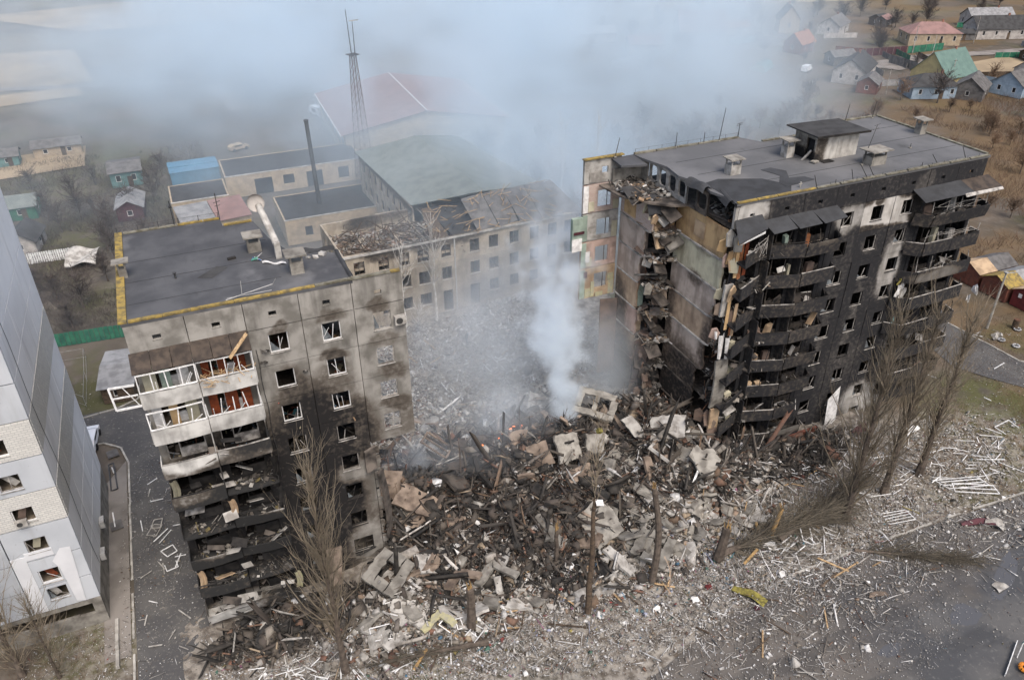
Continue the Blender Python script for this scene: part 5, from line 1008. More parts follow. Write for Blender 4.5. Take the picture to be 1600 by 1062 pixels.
brush('dry_grass', [(72, 90, 42, 56, .4), (62, 84, 35, 44, .4), (88, 104, 48, 60, .3), (-24, -13, 44, 54, .3)], 16000, .28, MT['twig_red'], .012, .6, 'dry grass on the verges by the access road')
brush('garden_brush', [(-30, 0, 104, 150, 1.0), (-34, 6, 150, 185, .5)], 16000, 1.1, MT['twig_dk'], .025, .6, 'dark leafless brush over the gardens behind the left block')

# ------------------------------------------------------------------ generic house
def pwall(x0, x1, z0, z1, holes):
    """outline of wall pieces round rectangular holes, as (x0,x1,z0,z1) tiles"""
    xs = sorted({x0, x1, *[h[0] for h in holes], *[h[1] for h in holes]}); zs = sorted({z0, z1, *[h[2] for h in holes], *[h[3] for h in holes]}); T = []
    for i in range(len(xs) - 1):
        run = None
        for j in range(len(zs) - 1):
            cx = (xs[i] + xs[i + 1]) / 2; cz = (zs[j] + zs[j + 1]) / 2; solid = not any(h[0] < cx < h[1] and h[2] < cz < h[3] for h in holes)
            if solid: run = [zs[j], zs[j + 1]] if run is None else [run[0], zs[j + 1]]
            if (not solid or j == len(zs) - 2) and run: T.append((xs[i], xs[i + 1], *run)); run = None
    return T
def wall_local(mb, p, rz, w_, h, holes, t=.25):
    """wall whose outer face starts at p and runs w_ along rz; outer side is -Y in wall space"""
    M_ = Matrix.Translation((*p, 0)) @ Matrix.Rotation(rz, 4, 'Z')
    for a, b, c, d in pwall(0, w_, 0, h, holes): mb.box(a, b, 0, t, c, d, M_)
    return M_
def house(label, x, y, rz, W, D, H, rh, wall, roof, cat='house', over=.35, wins=(2, 2), name='house', group=None, gable=True, chimney=True, door=True, broken=0):
    """W along local x, D deep, ridge along local x; front is -y"""
    t = thing(name, label, cat, (x, y, 0), rz, group)
    for side, (p, r_, L, nw) in enumerate((((-W / 2, -D / 2), 0, W, wins[0]), ((W / 2, -D / 2 + .26), PI / 2, D - .52, wins[1]), ((W / 2, D / 2), PI, W, wins[0]), ((-W / 2, D / 2 - .26), -PI / 2, D - .52, wins[1]))):
        holes = []
        for i in range(nw): c = L * (i + .5) / nw; holes.append((c - .45, c + .45, H * .38, H * .8))
        mb = MB(); M_ = wall_local(mb, p, r_, L, H, holes); mb.build('wall', MT[wall], t)
        for (a, b, c, d) in holes:
            w1_ = MB().box(a, b, .1, .14, c, d, M_).build('window', MT['dark'], t); mbf = MB(); 
            for q in ((a, a + .08, c, d), (b - .08, b, c, d), (a + .08, b - .08, c, c + .08), (a + .08, b - .08, d - .08, d)): mbf.box(q[0], q[1], .03, .09, q[2], q[3], M_)
            mbf.build('frame', MT['cloth_w'], w1_)
    if gable:
        for sx in (-1, 1):
            xx = sx * (W / 2 - .13); MB().add([(xx - .12, -D / 2, H), (xx - .12, D / 2, H), (xx - .12, 0, H + rh), (xx + .12, -D / 2, H), (xx + .12, D / 2, H), (xx + .12, 0, H + rh)], [(0, 2, 1), (3, 4, 5), (0, 1, 4, 3), (1, 2, 5, 4), (2, 0, 3, 5)]).build('gable', MT[wall], t)
        for sy in (-1, 1):
            sl_ = rh / (D / 2); y1_ = sy * (D / 2 + over); z1_ = H - sl_ * over; X0 = W / 2 + over
            V = [(-X0, 0, H + rh + .02), (X0, 0, H + rh + .02), (X0, y1_, z1_), (-X0, y1_, z1_)]; V += [(a, b, c + .09) for a, b, c in V]
            MB().add(V, [(0, 1, 2, 3), (7, 6, 5, 4), (0, 4, 5, 1), (1, 5, 6, 2), (2, 6, 7, 3), (3, 7, 4, 0)]).build('roof', MT[roof], t)
    else:
        X0 = W / 2 + over; Y0 = D / 2 + over; k_ = min(X0 - .3, Y0)
        V = [(-X0, -Y0, H), (X0, -Y0, H), (X0, Y0, H), (-X0, Y0, H), (-X0 + k_, 0, H + rh), (X0 - k_, 0, H + rh)]
        MB().add(V, [(0, 1, 5, 4), (1, 2, 5), (2, 3, 4, 5), (3, 0, 4), (3, 2, 1, 0)]).build('roof', MT[roof], t)
    if chimney: MB().box(W * .18, W * .18 + .5, -.25, .25, H + rh * .6, H + rh + .7).build('chimney', MT['brick'], t)
    if door: MB().box(-.45 + W * .12, .45 + W * .12, -D / 2 - .03, -D / 2 - .005, 0, 2.0).build('door', MT['wood_old'], t)
    return t
def ang(a, b): return math.atan2(b[1] - a[1], b[0] - a[0])
# right hand village, drawn from near to far
house('yellow house with a green sheet metal roof', 191.5, 153.8, math.radians(6), 12, 11, 3.0, 5.4, 'house_y', 'tin_teal', wins=(3, 2))
house('low pale blue house with a dark grey slate roof in front of the yellow house', 178.5, 146.5, math.radians(-22), 12, 8, 3.0, 2.4, 'house_b', 'slate_dk', gable=False, wins=(3, 2))
house('grey barn with an old slate roof right of the low blue house', 186.8, 141.0, math.radians(30), 9, 7, 2.8, 2.6, 'slate', 'slate', 'barn', wins=(1, 1), chimney=False)
house('whitewashed cottage with a collapsed looking dark slate roof', 173.5, 167.0, math.radians(35), 14, 8.5, 3.3, 3.0, 'house_w', 'slate_dk', wins=(3, 2))
house('small shed with an orange door and mossy roof beside the whitewashed cottage', 168.0, 155.8, math.radians(35), 7, 5, 2.6, 1.6, 'redbrown', 'slate', 'shed', wins=(1, 1), chimney=False)
house('tan cottage with a rusty pink hipped roof', 228, 192, math.radians(-25), 16, 9, 3.6, 2.8, 'house_t', 'pinkroof', wins=(4, 2), gable=False)
house('white cottage with a broad dark roof near the right edge', 255, 190, math.radians(-20), 17, 9, 3.3, 3.2, 'house_w', 'slate_dk', wins=(4, 2))
house('long house with a pale tin roof behind the dark roofed cottage', 268, 204, math.radians(-20), 15, 8, 3.3, 2.6, 'house_w', 'tin', wins=(4, 2))
house('small white house cut by the right edge of the view', 275, 188, math.radians(-20), 9, 7, 3.2, 2.6, 'house_w', 'slate', wins=(2, 2))
house('blue painted house with a brown roof at the right edge', 200, 138.5, math.radians(10), 10, 8, 3.0, 2.8, 'house_b', 'slate', wins=(3, 2))
house('white house with a maroon roof at the right edge above the blue one', 216, 146, math.radians(10), 8, 7, 3.0, 2.8, 'house_w', 'maroon', wins=(2, 2))
house('brick red cottage half hidden in the edge of the smoke', 183, 200, math.radians(20), 8, 6, 3, 2.8, 'redbrown', 'orange', wins=(2, 1))
house('large house with a pink gambrel roof deep in the smoke', 166, 228, math.radians(-22), 15, 11, 3.6, 5.4, 'house_w', 'pinkroof', wins=(3, 2))
house('small shed with an orange roof right of the pink roofed house', 182, 231, math.radians(-10), 9, 5, 2.4, 1.4, 'house_w', 'orange', 'shed', wins=(1, 1), chimney=False)
house('shed with a red roof left of the pink roofed house', 140, 220, math.radians(-20), 10, 7, 2.8, 2.0, 'house_w', 'pinkroof', 'shed', wins=(2, 1), chimney=False)
house('tall narrow tan house with a steep dark roof in thin smoke', 200, 226, math.radians(60), 8, 6.5, 4.5, 4.0, 'house_t', 'slate_dk', wins=(1, 1))
house('grey roofed cottage far back among trees', 213, 218, math.radians(30), 11, 7, 3, 2.4, 'house_w', 'slate', wins=(2, 1))
house('long pale shed in the smoke left of the pink roofed house', 133, 240, math.radians(-10), 14, 6, 3, 1.6, 'house_w', 'tin', 'shed', wins=(3, 1), chimney=False)
for j in range(26):
    x_, y_ = R.uniform(165, 300), R.uniform(145, 235)
    if abs(x_ - y_ * 1.25) > 75 or x_ < y_ * .95 or any(math.hypot(x_ - a, y_ - b) < 13 for a, b in ((191, 154), (178, 146), (187, 141), (173, 167), (228, 192), (255, 190), (268, 204), (275, 188), (200, 138), (216, 146), (183, 200))) or abs(y_ - 175) < 7: continue
    house('small ' + R.choice(['weathered', 'leaning', 'patched']) + ' outbuilding ' + place(x_, y_), x_, y_, R.uniform(-.6, .6), R.uniform(4, 9), R.uniform(3.5, 5.5), R.uniform(2, 2.6), R.uniform(.7, 1.8), R.choice(['house_t', 'house_w', 'wood_old', 'brick', 'slate']), R.choice(['slate', 'tin', 'slate_dk', 'pinkroof', 'slate']), 'outbuilding', wins=(1, 1), chimney=False, group='outbuildings in the far village')
def fence(a, b, h, m, label, name='fence', step=2.4, t=.05, post=True, cat='fence', group=None, slat=None):
    a = Vector((*a, 0)); b = Vector((*b, 0)); root = thing(name, label, cat, a, math.atan2(b.y - a.y, b.x - a.x), group); L = (b - a).length; n = max(1, round(L / step)); s = L / n
    for i in range(n):
        if slat:
            k_ = 0.05
            while k_ < s - .05: MB().box(i * s + k_, i * s + k_ + slat * .72, -.02, .02, .05, h + R.uniform(-.04, .04)).build('slat', MT[m], root); k_ += slat
            MB().box(i * s, i * s + s, .021, .05, h * .25, h * .25 + .08).box(i * s, i * s + s, .021, .05, h * .75, h * .75 + .08).build('rail', MT[m], root)
        else: MB().box(i * s + .03, i * s + s - .03, -t / 2, t / 2, .02, h + R.uniform(-.03, .03)).build('panel', MT[m], root)
        if post: MB().box(i * s - .04, i * s + .04, -.06, .06, 0, h + .08).build('post', MT['conc' if m != 'white' else m], root)
    return root
fence((191, 193), (196, 186), 2.2, 'redbrown', 'orange brick fence along the far lane'); fence((196.3, 186), (210, 183.5), 2.2, 'maroon', 'dark red metal fence along the far lane'); fence((210.3, 183.4), (224, 182.5), 2.1, 'green', 'green metal fence beside the curving lane')
fence((199, 155), (203, 142), 1.9, 'house_b', 'pale blue fence behind the yellow house'); fence((180, 215), (184, 201), 2.4, 'house_w', 'white concrete fence in thin smoke'); fence((196, 176.5), (195.5, 166), 2.4, 'slate', 'dark slatted fence behind the whitewashed cottage')
fence((120, 205), (148, 218), 2.0, 'tin', 'pale fence in the smoke left of the pink roofed house'); fence((169, 216), (180, 216), 2.2, 'teal', 'teal fence in the smoke right of the pink roofed house')
t = thing('polytunnel', 'small blue green polytunnel in the thin smoke', 'greenhouse', (158, 186, 0), .6)
MB().sheet(lambda u, v: (-4 + 8 * u, 2.2 * math.cos(PI * v), 2.2 * math.sin(PI * v)), 6, 10, .04).build('cover', MT['teal'], t); 
for s_ in (-4, 4): MB().add([(s_, 2.2 * math.cos(PI * j / 8), 2.2 * math.sin(PI * j / 8)) for j in range(9)], [tuple(range(9))]).build('end_sheet', MT['mint'], t)
for (x, y, h) in ((205, 170, 8), (212, 183, 8), (186, 197, 8), (168, 150, 7), (190, 150, 7), (240, 185, 8), (176, 210, 8)):
    t = thing('utility_pole', 'thin pole ' + place(x, y), 'pole', (x, y, 0), 0, 'poles in the far village'); MB().tube((0, 0, 0), (0, 0, h), .12, .09, 6).build('pole', MT['conc_pale'], t); MB().box(-.6, .6, -.05, .05, h - .5, h - .4).build('crossarm', MT['wood_old'], t)
t = thing('parked_van', 'small pale van on the rough ground behind the whitewashed cottage', 'van', (167.5, 178.5, 0), .5)
MB().box(-2, 2, -.9, .9, .4, 1.0).box(-1.9, 1.0, -.85, .85, 1.01, 1.8).build('body', MT['car'], t)
for a in (-1.3, 1.3):
    for b in (-.85, .85): MB().tube((a, b - .1, .35), (a, b + .1, .35), .35, n=10).build('wheel', MT['char'], t)

for j in range(16):
    x_, y_ = R.uniform(170, 270), R.uniform(150, 215)
    if x_ < y_ * .95: continue
    a_ = R.choice((-.35, 1.2)); L_ = R.uniform(8, 18); fence((x_, y_), (x_ + L_ * math.cos(a_), y_ + L_ * math.sin(a_)), 1.6, R.choice(['slate', 'wood_old', 'tin', 'green', 'house_w']), R.choice(['sagging', 'plain', 'patched']) + ' garden fence ' + place(x_, y_), group='garden fences in the far village')
# red garages beside the access road
GR = 'row of red garages'
for j, (y0, lab, roof) in enumerate(((68.9, 'red garage farthest back in the row with a two tone roof', 'slate'), (64.3, 'middle red garage in the row with a mossy grey roof', 'tin'), (59.8, 'red garage nearest the lamp post with a dark red front and a small white notice', 'ochre_b'))):
    t = thing('garage', lab, 'garage', (101.5 + .5 * (j == 2), y0, 0), 0, GR); W, D, H, rh = 7.5, 4.0, 2.3, 1.0; m = 'red' if j == 2 else 'redbrown'
    for (a, b, c, d) in ((0, W, -D / 2, -D / 2 + .15), (0, W, D / 2 - .15, D / 2), (W - .15, W, -D / 2 + .16, D / 2 - .16)): MB().box(a, b, c, d, 0, H).build('wall', MT[m], t)
    MB().add([(0, -D / 2 + .16, 0), (0, D / 2 - .16, 0), (0, D / 2 - .16, H), (0, 0, H + rh * .95), (0, -D / 2 + .16, H)] + [(.12, -D / 2 + .16, 0), (.12, D / 2 - .16, 0), (.12, D / 2 - .16, H), (.12, 0, H + rh * .95), (.12, -D / 2 + .16, H)], [(0, 4, 3, 2, 1), (5, 6, 7, 8, 9), (0, 5, 9, 4), (1, 2, 7, 6), (2, 3, 8, 7), (3, 4, 9, 8)]).build('front_wall', MT[m], t)
    for s_ in (-1, 1): MB().box(-.04, -.005, min(.02 * s_, 1.4 * s_), max(.02 * s_, 1.4 * s_), .05, 2.1).build('door_leaf', MT[m], t)
    for s_ in (-1, 1):
        for (u0, u1, mm_) in ((-.2, W * .45, 'ochre_b' if j != 1 else 'yellow'), (W * .45 + .02, W + .2, roof)):
            V = [(u0, 0, H + rh + .04), (u1, 0, H + rh + .04), (u1, s_ * (D / 2 + .2), H - .08), (u0, s_ * (D / 2 + .2), H - .08)]; V += [(a, b, c + .06) for a, b, c in V]; MB().add(V, [(0, 1, 2, 3), (7, 6, 5, 4), (0, 4, 5, 1), (1, 5, 6, 2), (2, 6, 7, 3), (3, 7, 4, 0)]).build('roof_sheet', MT[mm_], t)
    if j == 2: MB().box(-.07, -.045, .6, 1.1, 1.5, 2.1).build('notice', MT['cloth_w'], t)
house('dark red shed in the shade behind the right block', 96.5, 74.2, .1, 5, 4, 2.3, .9, 'redbrown', 'slate', 'shed', wins=(1, 1), chimney=False)
t = thing('street_lamp', 'grey concrete lamp post with a short arm in front of the red garages', 'street lamp', (93.5, 58.3, 0))
MB().tube((0, 0, 0), (0, 0, 8.2), .17, .11, 8).build('post', MT['kerb'], t); MB().tube((0, 0, 8.15), (1.6, -1.3, 8.6), .06, n=6).build('arm', MT['galv'], t); MB().obox((1.75, -1.42, 8.6), (.7, .25, .12), (0, 0, -.7)).build('lamp_head', MT['galv'], t); MB().box(-.22, .22, -.22, .22, 8.15, 8.3).build('cap', MT['galv'], t)
for (x, y, lab) in ((93.0, 53.6, 'white tyre ring lying alone on the verge'), (92.6, 55.4, 'white tyre ring beside the pile of stones'), (96.8, 56.4, 'pale tyre ring at the foot of the dark barrel')):
    t = thing('tyre_planter', lab, 'tyre', (x, y, .02), 0, 'tyre planters on the verge'); mb = MB()
    for j in range(14):
        a, b = 2 * PI * j / 14, 2 * PI * (j + 1) / 14; mb.tube((.38 * math.cos(a), .38 * math.sin(a), .1), (.38 * math.cos(b), .38 * math.sin(b), .1), .11, n=6, cap=False)
    mb.build('tyre', MT['tyre'], t); MB().tube((0, 0, 0), (0, 0, .07), .3, n=12).build('soil', MT['char'], t)
t = thing('oil_drum', 'dark rusty barrel standing on the verge by the garages', 'barrel', (96.9, 56.9, .05)); MB().tube((0, 0, 0), (0, 0, 1.2), .38, .40, 12).build('drum', MT['wood_old'], t); MB().tube((0, 0, 1.21), (0, 0, 1.25), .42, n=12).build('rim', MT['rust'], t)
for j in range(5): obj('stone', MB().obox((92.0 + j * .35, 56.2 + R.uniform(-.4, .4), .15), (R.uniform(.4, .8), .4, .35), (R.random(), R.random(), j)).mesh('stone', MT['conc_pale']), label='pale stone in the small pile by the tyre rings', cat='stone', group='stones piled on the verge')
# left gardens
fence((-20.3, 104), (-11.0, 103.0), 1.9, 'green', 'green metal fence behind the left block', step=.6, post=False)
fence((-26.5, 132.5), (-18.2, 132.0), 1.8, 'white', 'white picket fence behind the pale block', slat=.32)
t = obj('fallen_tarpaulin', MB().sheet(lambda u, v: (-18.2 + 4.4 * u - .8 * v, 132.2 - 1.0 * u - 4.5 * v, 1.6 - .8 * v + .35 * math.sin(u * 6 + v * 4)), 10, 8, .03).mesh('fallen_tarpaulin', MT['conc_pale']), label='crumpled pale tarpaulin at the end of the white fence', cat='tarpaulin')
house('green walled shed with a grey green roof beside the white one', -26.3, 155, -.05, 5.0, 5.5, 2.4, 1.2, 'green', 'tin_green', 'shed', wins=(1, 1), chimney=False)
house('white shed with a tin roof at the left edge', -31.5, 155, -.05, 4.5, 6, 2.2, 1.0, 'house_w', 'tin', 'shed', wins=(1, 1), chimney=False)
house('low shed with a whitewashed gable behind the white fence', -24.8, 139.5, 1.4, 6, 4.5, 2.2, 1.6, 'house_w', 'slate_dk', 'shed', wins=(1, 1), chimney=False)
house('teal walled shed with a broad grey roof in thin smoke', -9.2, 166, 0, 5.4, 8, 2.9, .8, 'teal', 'slate', 'shed', wins=(2, 1), chimney=False)
house('maroon garden shed with a pale roof', -8.8, 147.5, 1.5, 7, 4.2, 2.4, 1.2, 'maroon', 'tin', 'shed', wins=(1, 1), chimney=False)
house('grey roofed hut beside the yard fence behind the left block', -11.4, 91.5, -.12, 3.4, 8.0, 2.2, .5, 'wood_old', 'tin', 'hut', wins=(1, 1), chimney=False)
house('tiny hut in the far field at the left edge', -31, 186, 0, 4, 4, 2.2, 1, 'teal', 'slate', 'hut', wins=(1, 1), chimney=False)
house('long low hut on the field edge in the smoke', -22, 189, 0, 9, 4, 2.2, 1, 'house_t', 'slate', 'hut', wins=(2, 1), chimney=False)
t = thing('yard_fence', 'thin steel mesh fence round the small yard behind the left block', 'fence', (-15.7, 99.5, 0))
for (a, b) in (((0, 0), (.2, -5.6)), ((.2, -5.7), (.2, -11.3)), ((.2, -11.4), (-1.4, -9.5)), ((0, 0), (-4, .3))):
    MB().tube((*a, 0), (*a, 1.5), .03, n=4).build('post', MT['galv'], t); MB().tube((*a, 1.4), (*b, 1.4), .02, n=3).tube((*a, .2), (*b, .2), .015, n=3).build('rail', MT['galv'], t)
def car(x, y, rz, label, m='car', van=False):
    t = thing('parked_car', label, 'van' if van else 'car', (x, y, 0), rz); H = 1.9 if van else 1.35
    prof = [(-2.1, .35), (2.1, .35), (2.15, .8), (1.3, .95), (.7, H), (-1.4, H), (-2.05, .95)] if not van else [(-2.5, .35), (2.4, .35), (2.45, 1.0), (2.0, 1.15), (1.6, H + .3), (-2.4, H + .4), (-2.5, 1.0)]
    n_ = len(prof); V = [(a, -.82, b) for a, b in prof] + [(a, .82, b) for a, b in prof]; MB().add(V, [tuple(range(n_)), tuple(range(n_, 2 * n_))[::-1]] + [(i, n_ + i, n_ + (i + 1) % n_, (i + 1) % n_) for i in range(n_)]).build('body', MT[m], t)
    for a in (-1.3, 1.35):
        for b in (-.84, .84): MB().tube((a, b - .09, .34), (a, b + .09, .34), .34, n=12).build('wheel', MT['char'], t)
    for s_ in (-.83, .83): MB().box(-1.1, .6, min(s_, s_ * 1.012), max(s_, s_ * 1.012), .95, H - .12).build('side_window', MT['dark'], t)
    V = [(1.27, -.7, 1.0), (1.27, .7, 1.0), (.78, .7, H - .06), (.78, -.7, H - .06)] if not van else [(2.02, -.7, 1.2), (2.02, .7, 1.2), (1.68, .7, H + .15), (1.68, -.7, H + .15)]
    MB().add([(a + .03, b, c + .03) for a, b, c in V], [(0, 1, 2, 3)]).build('windscreen', MT['dark'], t)
    return t
car(-15.0, 80.6, PI / 2 - .1, 'white car parked behind the pale block'); car(10.0, 163.5, 1.4, 'pale pickup parked beside the blue container'); car(12.9, 175.5, .3, 'pale car parked beyond the blue container', 'house_t'); car(33.4, 194, 1.9, 'white van parked beside the big pink roofed hall', van=True)
t = thing('shipping_container', 'bright blue container shed in the yard behind the left roof', 'container', (2.9, 160.5, 0), .02)
MB().box(-4.4, 4.4, -3.2, 3.2, 0, 2.9).build('body', MT['blue'], t); MB().box(-4.5, 4.5, -3.3, 0, 2.91, 2.96).build('roof_panel', MT['blue'], t); MB().box(-4.5, 4.5, .02, 3.3, 2.91, 3.02).build('roof_panel', MT['blue'], t)
for j in range(9): MB().box(-4.3 + j, -4.22 + j, -3.25, -3.21, .1, 2.8).build('rib', MT['blue'], t)
# low service buildings
def lowblock(label, x0, x1, y0, y1, H, wall, roof, doors=(), name='service_building', para=.3, rz=0.):
    t = thing(name, label, 'building', (x0, y0, 0), rz); W, D = x1 - x0, y1 - y0
    mb = MB(); wall_local(mb, (0, 0), 0, W, H, [(a, b, c, d) for a, b, c, d in doors]); mb.build('wall', MT[wall], t)
    for (a, b, c, d) in ((0, .25, .26, D), (W - .25, W, .26, D), (.26, W - .26, D - .25, D)): MB().box(a, b, c, d, 0, H).build('wall', MT[wall], t)
    MB().box(.2, W - .2, .2, D - .2, H - .3, H - .08).build('roof', MT[roof], t)
    for (a, b, c, d) in doors: MB().box(a, b, .35, .4, c, d).build('opening', MT['dark'], t)
    MB().box(-.05, W + .05, -.05, .25, H + .005, H + .12).build('coping', MT['conc_pale'], t)
    return t
lowblock('long brick garage block with dark doorways below the big hall', 7.5, 33, 147.5, 158, 4.0, 'house_t', 'slate_dk', [(5.0, 8.2, 0, 3.0), (10.2, 12.2, 1.2, 3.0), (14.5, 17.5, 0, 3.0), (20.5, 22.5, .8, 3.0)])
lowblock('flat roofed outbuilding with a long pale parapet beside the brick chimney', 13.8, 31, 122.5, 134, 4.2, 'house_t', 'slate_dk', [(3, 4.2, 1.2, 2.8), (8, 9.2, 1.2, 2.8), (12.5, 13.7, 1.2, 2.8)])
lowblock('flat roofed workshop with a dark felt roof behind the left roof', -2.2, 7.2, 139, 148, 3.8, 'house_t', 'slate_dk', [(2, 3.2, 1, 2.6), (6, 7.2, 1, 2.6)])
t = thing('lean_to_roof', 'pale corrugated lean-to roof just behind the left block roof', 'roof', (-1.2, 130.5, 0), .12)
for j in range(2): MB().add([(j * 5.6, 0, 2.6), (j * 5.6 + 5.5, 0, 2.6), (j * 5.6 + 5.5, 7.5, 3.6), (j * 5.6, 7.5, 3.6), (j * 5.6, 0, 2.5), (j * 5.6 + 5.5, 0, 2.5), (j * 5.6 + 5.5, 7.5, 3.5), (j * 5.6, 7.5, 3.5)], [(0, 1, 2, 3), (7, 6, 5, 4), (0, 4, 5, 1), (1, 5, 6, 2), (2, 6, 7, 3), (3, 7, 4, 0)]).build('roof_sheet', MT['pinkroof' if j else 'tin'], t)
MB().box(.2, 11, .3, 7.2, 0, 2.48).build('wall', MT['house_t'], t); MB().box(-2.2, -.2, 1.5, 1.6, 0, 2.4).build('gate', MT['teal'], t)
# the big hall
t = thing('hall', 'big hall with a broad faded pink gable roof in the smoke', 'hall', (49.5, 172, 0), math.radians(-3)); W2, L2, H, rh = 16.8, 16.5, 6.2, 3.0
for (a, b, c, d) in ((-W2, W2, -L2, -L2 + .3), (-W2, W2, L2 - .3, L2), (-W2, -W2 + .3, -L2 + .31, L2 - .31), (W2 - .3, W2, -L2 + .31, L2 - .31)): MB().box(a, b, c, d, 0, H).build('wall', MT['house_t'], t)
for s_ in (-L2 + .05, L2 - .25): MB().add([(-W2, s_, H), (W2, s_, H), (0, s_, H + rh), (-W2, s_ + .2, H), (W2, s_ + .2, H), (0, s_ + .2, H + rh)], [(0, 1, 2), (5, 4, 3), (0, 3, 4, 1), (1, 4, 5, 2), (2, 5, 3, 0)]).build('gable', MT['house_t'], t)
for s_ in (-1, 1):
    V = [(0, -L2 - .6, H + rh + .03), (0, L2 + .6, H + rh + .03), (s_ * (W2 + .8), L2 + .6, H - .12), (s_ * (W2 + .8), -L2 - .6, H - .12)]; V += [(a, b, c + .1) for a, b, c in V]; MB().add(V, [(0, 1, 2, 3), (7, 6, 5, 4), (0, 4, 5, 1), (1, 5, 6, 2), (2, 6, 7, 3), (3, 7, 4, 0)]).build('roof', MT['pinkroof'], t)
    MB().box(min(s_ * (W2 + .8), s_ * (W2 + 1)), max(s_ * (W2 + .8), s_ * (W2 + 1)), -L2 - .6, L2 + .6, H - .2, H + .02).build('gutter', MT['cloth_w'], t)
MB().box(-.12, .12, -L2 - .6, L2 + .6, H + rh + .14, H + rh + .24).build('ridge_cap', MT['cloth_w'], t)
for j in range(6): MB().box(-W2 - .03, -W2 - .005, -L2 + 2 + j * 5, -L2 + 4.5 + j * 5, 2.6, 4.6).build('window', MT['glass'], t)
# three storey school like building
SC = thing('school_building', 'three storey pale brick school with its front roof smashed in', 'school', (16.5, 91.5, 0), math.radians(2.0))
ms = facade_mat('pale_school_brick', (.40, .35, .28), (.28, .24, .19), [(30, 11, 7, 1.2, .5), (22, 10.5, 3, 1.2, .6), (36, 2, 4, 2, .4)], None, warp=1)
HS = 11.0; W = 34.0
wx = [(1.3, 2.7), (4.5, 5.9), (7.3, 8.7), (9.8, 11.4), (13.1, 14.5), (17.2, 18.6), (20.0, 21.4), (23.1, 24.5), (26.2, 27.6), (29.0, 30.4), (31.6, 32.8)]
holes = [(a, b, c, c + 1.8) for a, b in wx for c in (8.2, 4.95)] + [(a, b, 1.75, 3.45) for a, b in wx if abs(a - 17.2) > .1 and abs(a - 13.1) > .1] + [(17.1, 18.5, .1, 3.3), (13.1, 14.5, .1, 3.2)]
for j in range(3):
    za, zb = (0, 3.85, 7.4, 11.0)[j], (0, 3.85, 7.4, 11.0)[j + 1]; mb = MB()
    for (a, b, c, d) in pwall(0, W, za, zb, [h for h in holes if za <= h[2] < zb]): mb.box(a, b, 0, .35, c, d)
    mb.build('front_wall', ms, SC)
for (a, b, c, d) in holes:
    if R.random() < .8: wn = MB().box(a, a + .09, .12, .18, c, d).box(b - .09, b, .12, .18, c, d).box(a + .09, b - .09, .12, .18, c, c + .09).box(lerp(a, b, .45), lerp(a, b, .45) + .07, .12, .18, c + .09, d).build('window', MT['conc_soot'], SC)
    MB().box(a - .08, b + .08, -.09, -.003, c - .12, c - .02).build('sill', MT['conc_pale'], SC)
MB().box(-.15, W + .15, -.2, -.003, HS - .25, HS - .02).build('cornice', MT['conc_pale'], SC); MB().box(14.9, 15.1, -.1, -.003, 0, HS - .3).build('downpipe', MT['galv'], SC)
mb = MB(); wall_local(mb, (0, 11.5), -PI / 2, 11.1, HS, [(2, 3.4, 8.2, 10), (5, 6.4, 8.2, 10), (8, 9.4, 8.2, 10), (2, 3.4, 4.9, 6.7), (5, 6.4, 4.9, 6.7), (8, 9.4, 4.9, 6.7)]); mb.build('end_wall', ms, SC)
MB().box(W - .35, W, .36, 11.5, 0, HS).build('end_wall', ms, SC); MB().box(.3, 12.5, 11.2, 11.5, 0, HS).build('rear_wall', ms, SC)
for z in (3.6, 7.15): MB().box(.3, W - .36, .4, 11.1, z, z + .2).build('floor_slab', MT['inner_l'], SC)
MB().box(15, W - .36, .4, 11.1, HS - .3, HS - .1).build('attic_slab', MT['slate_dk'], SC); MB().box(.4, 15, .4, 11.1, 8.6, 8.8).build('fallen_ceiling', MT['inner_l'], SC)
for xx in (4, 8.9, 12.2, 16, 22.3, 28.3): MB().box(xx, xx + .2, .4, 11, 0, HS - (.4 if xx > 15 else 1.5)).build('partition', MT['inner_l'], SC)
# surviving roof on the right part and rear wing
def slab4(V, t=.1): 
    V = [Vector(v) for v in V]; return MB().add(V + [v - Vector((0, 0, t)) for v in V], [(0, 1, 2, 3), (7, 6, 5, 4), (0, 4, 5, 1), (1, 5, 6, 2), (2, 6, 7, 3), (3, 7, 4, 0)])
for j in range(5):
    a = 18.5 + j * 3.2; dz = R.uniform(-.5, .1) if j < 3 else 0; slab4([(a, -.3 + R.uniform(0, .8), 11.05), (a + 3.1, -.3 + (R.uniform(0, 1.2) if j < 2 else 0), 11.05), (a + 3.1 - (0 if j < 4 else 2), 5.8, 13.9 + dz), (a, 5.8, 13.9 + dz + R.uniform(-.4, .1))]).build('roof_sheet', MT['slate'], SC)
slab4([(W + .2, 0, 11.05), (W + .2, 11.4, 11.05), (32.2, 6, 13.9), (32.2, 5.8, 13.9)]).build('roof_sheet', MT['slate'], SC); slab4([(13.5, 12.5, 11.0), (12.8, 39, 11.0), (22, 33, 14.2), (22, 6.0, 14.0)]).build('roof_sheet', MT['tin_green'], SC); slab4([(22, 6.0, 14.0), (22, 33, 14.2), (31.5, 39.5, 11.0), (34.2, 11.4, 11.0)]).build('roof_sheet', MT['tin_green'], SC); slab4([(12.8, 39, 11.0), (31.5, 39.5, 11.0), (22.1, 33, 14.2), (21.9, 33, 14.2)]).build('roof_sheet', MT['tin_green'], SC)
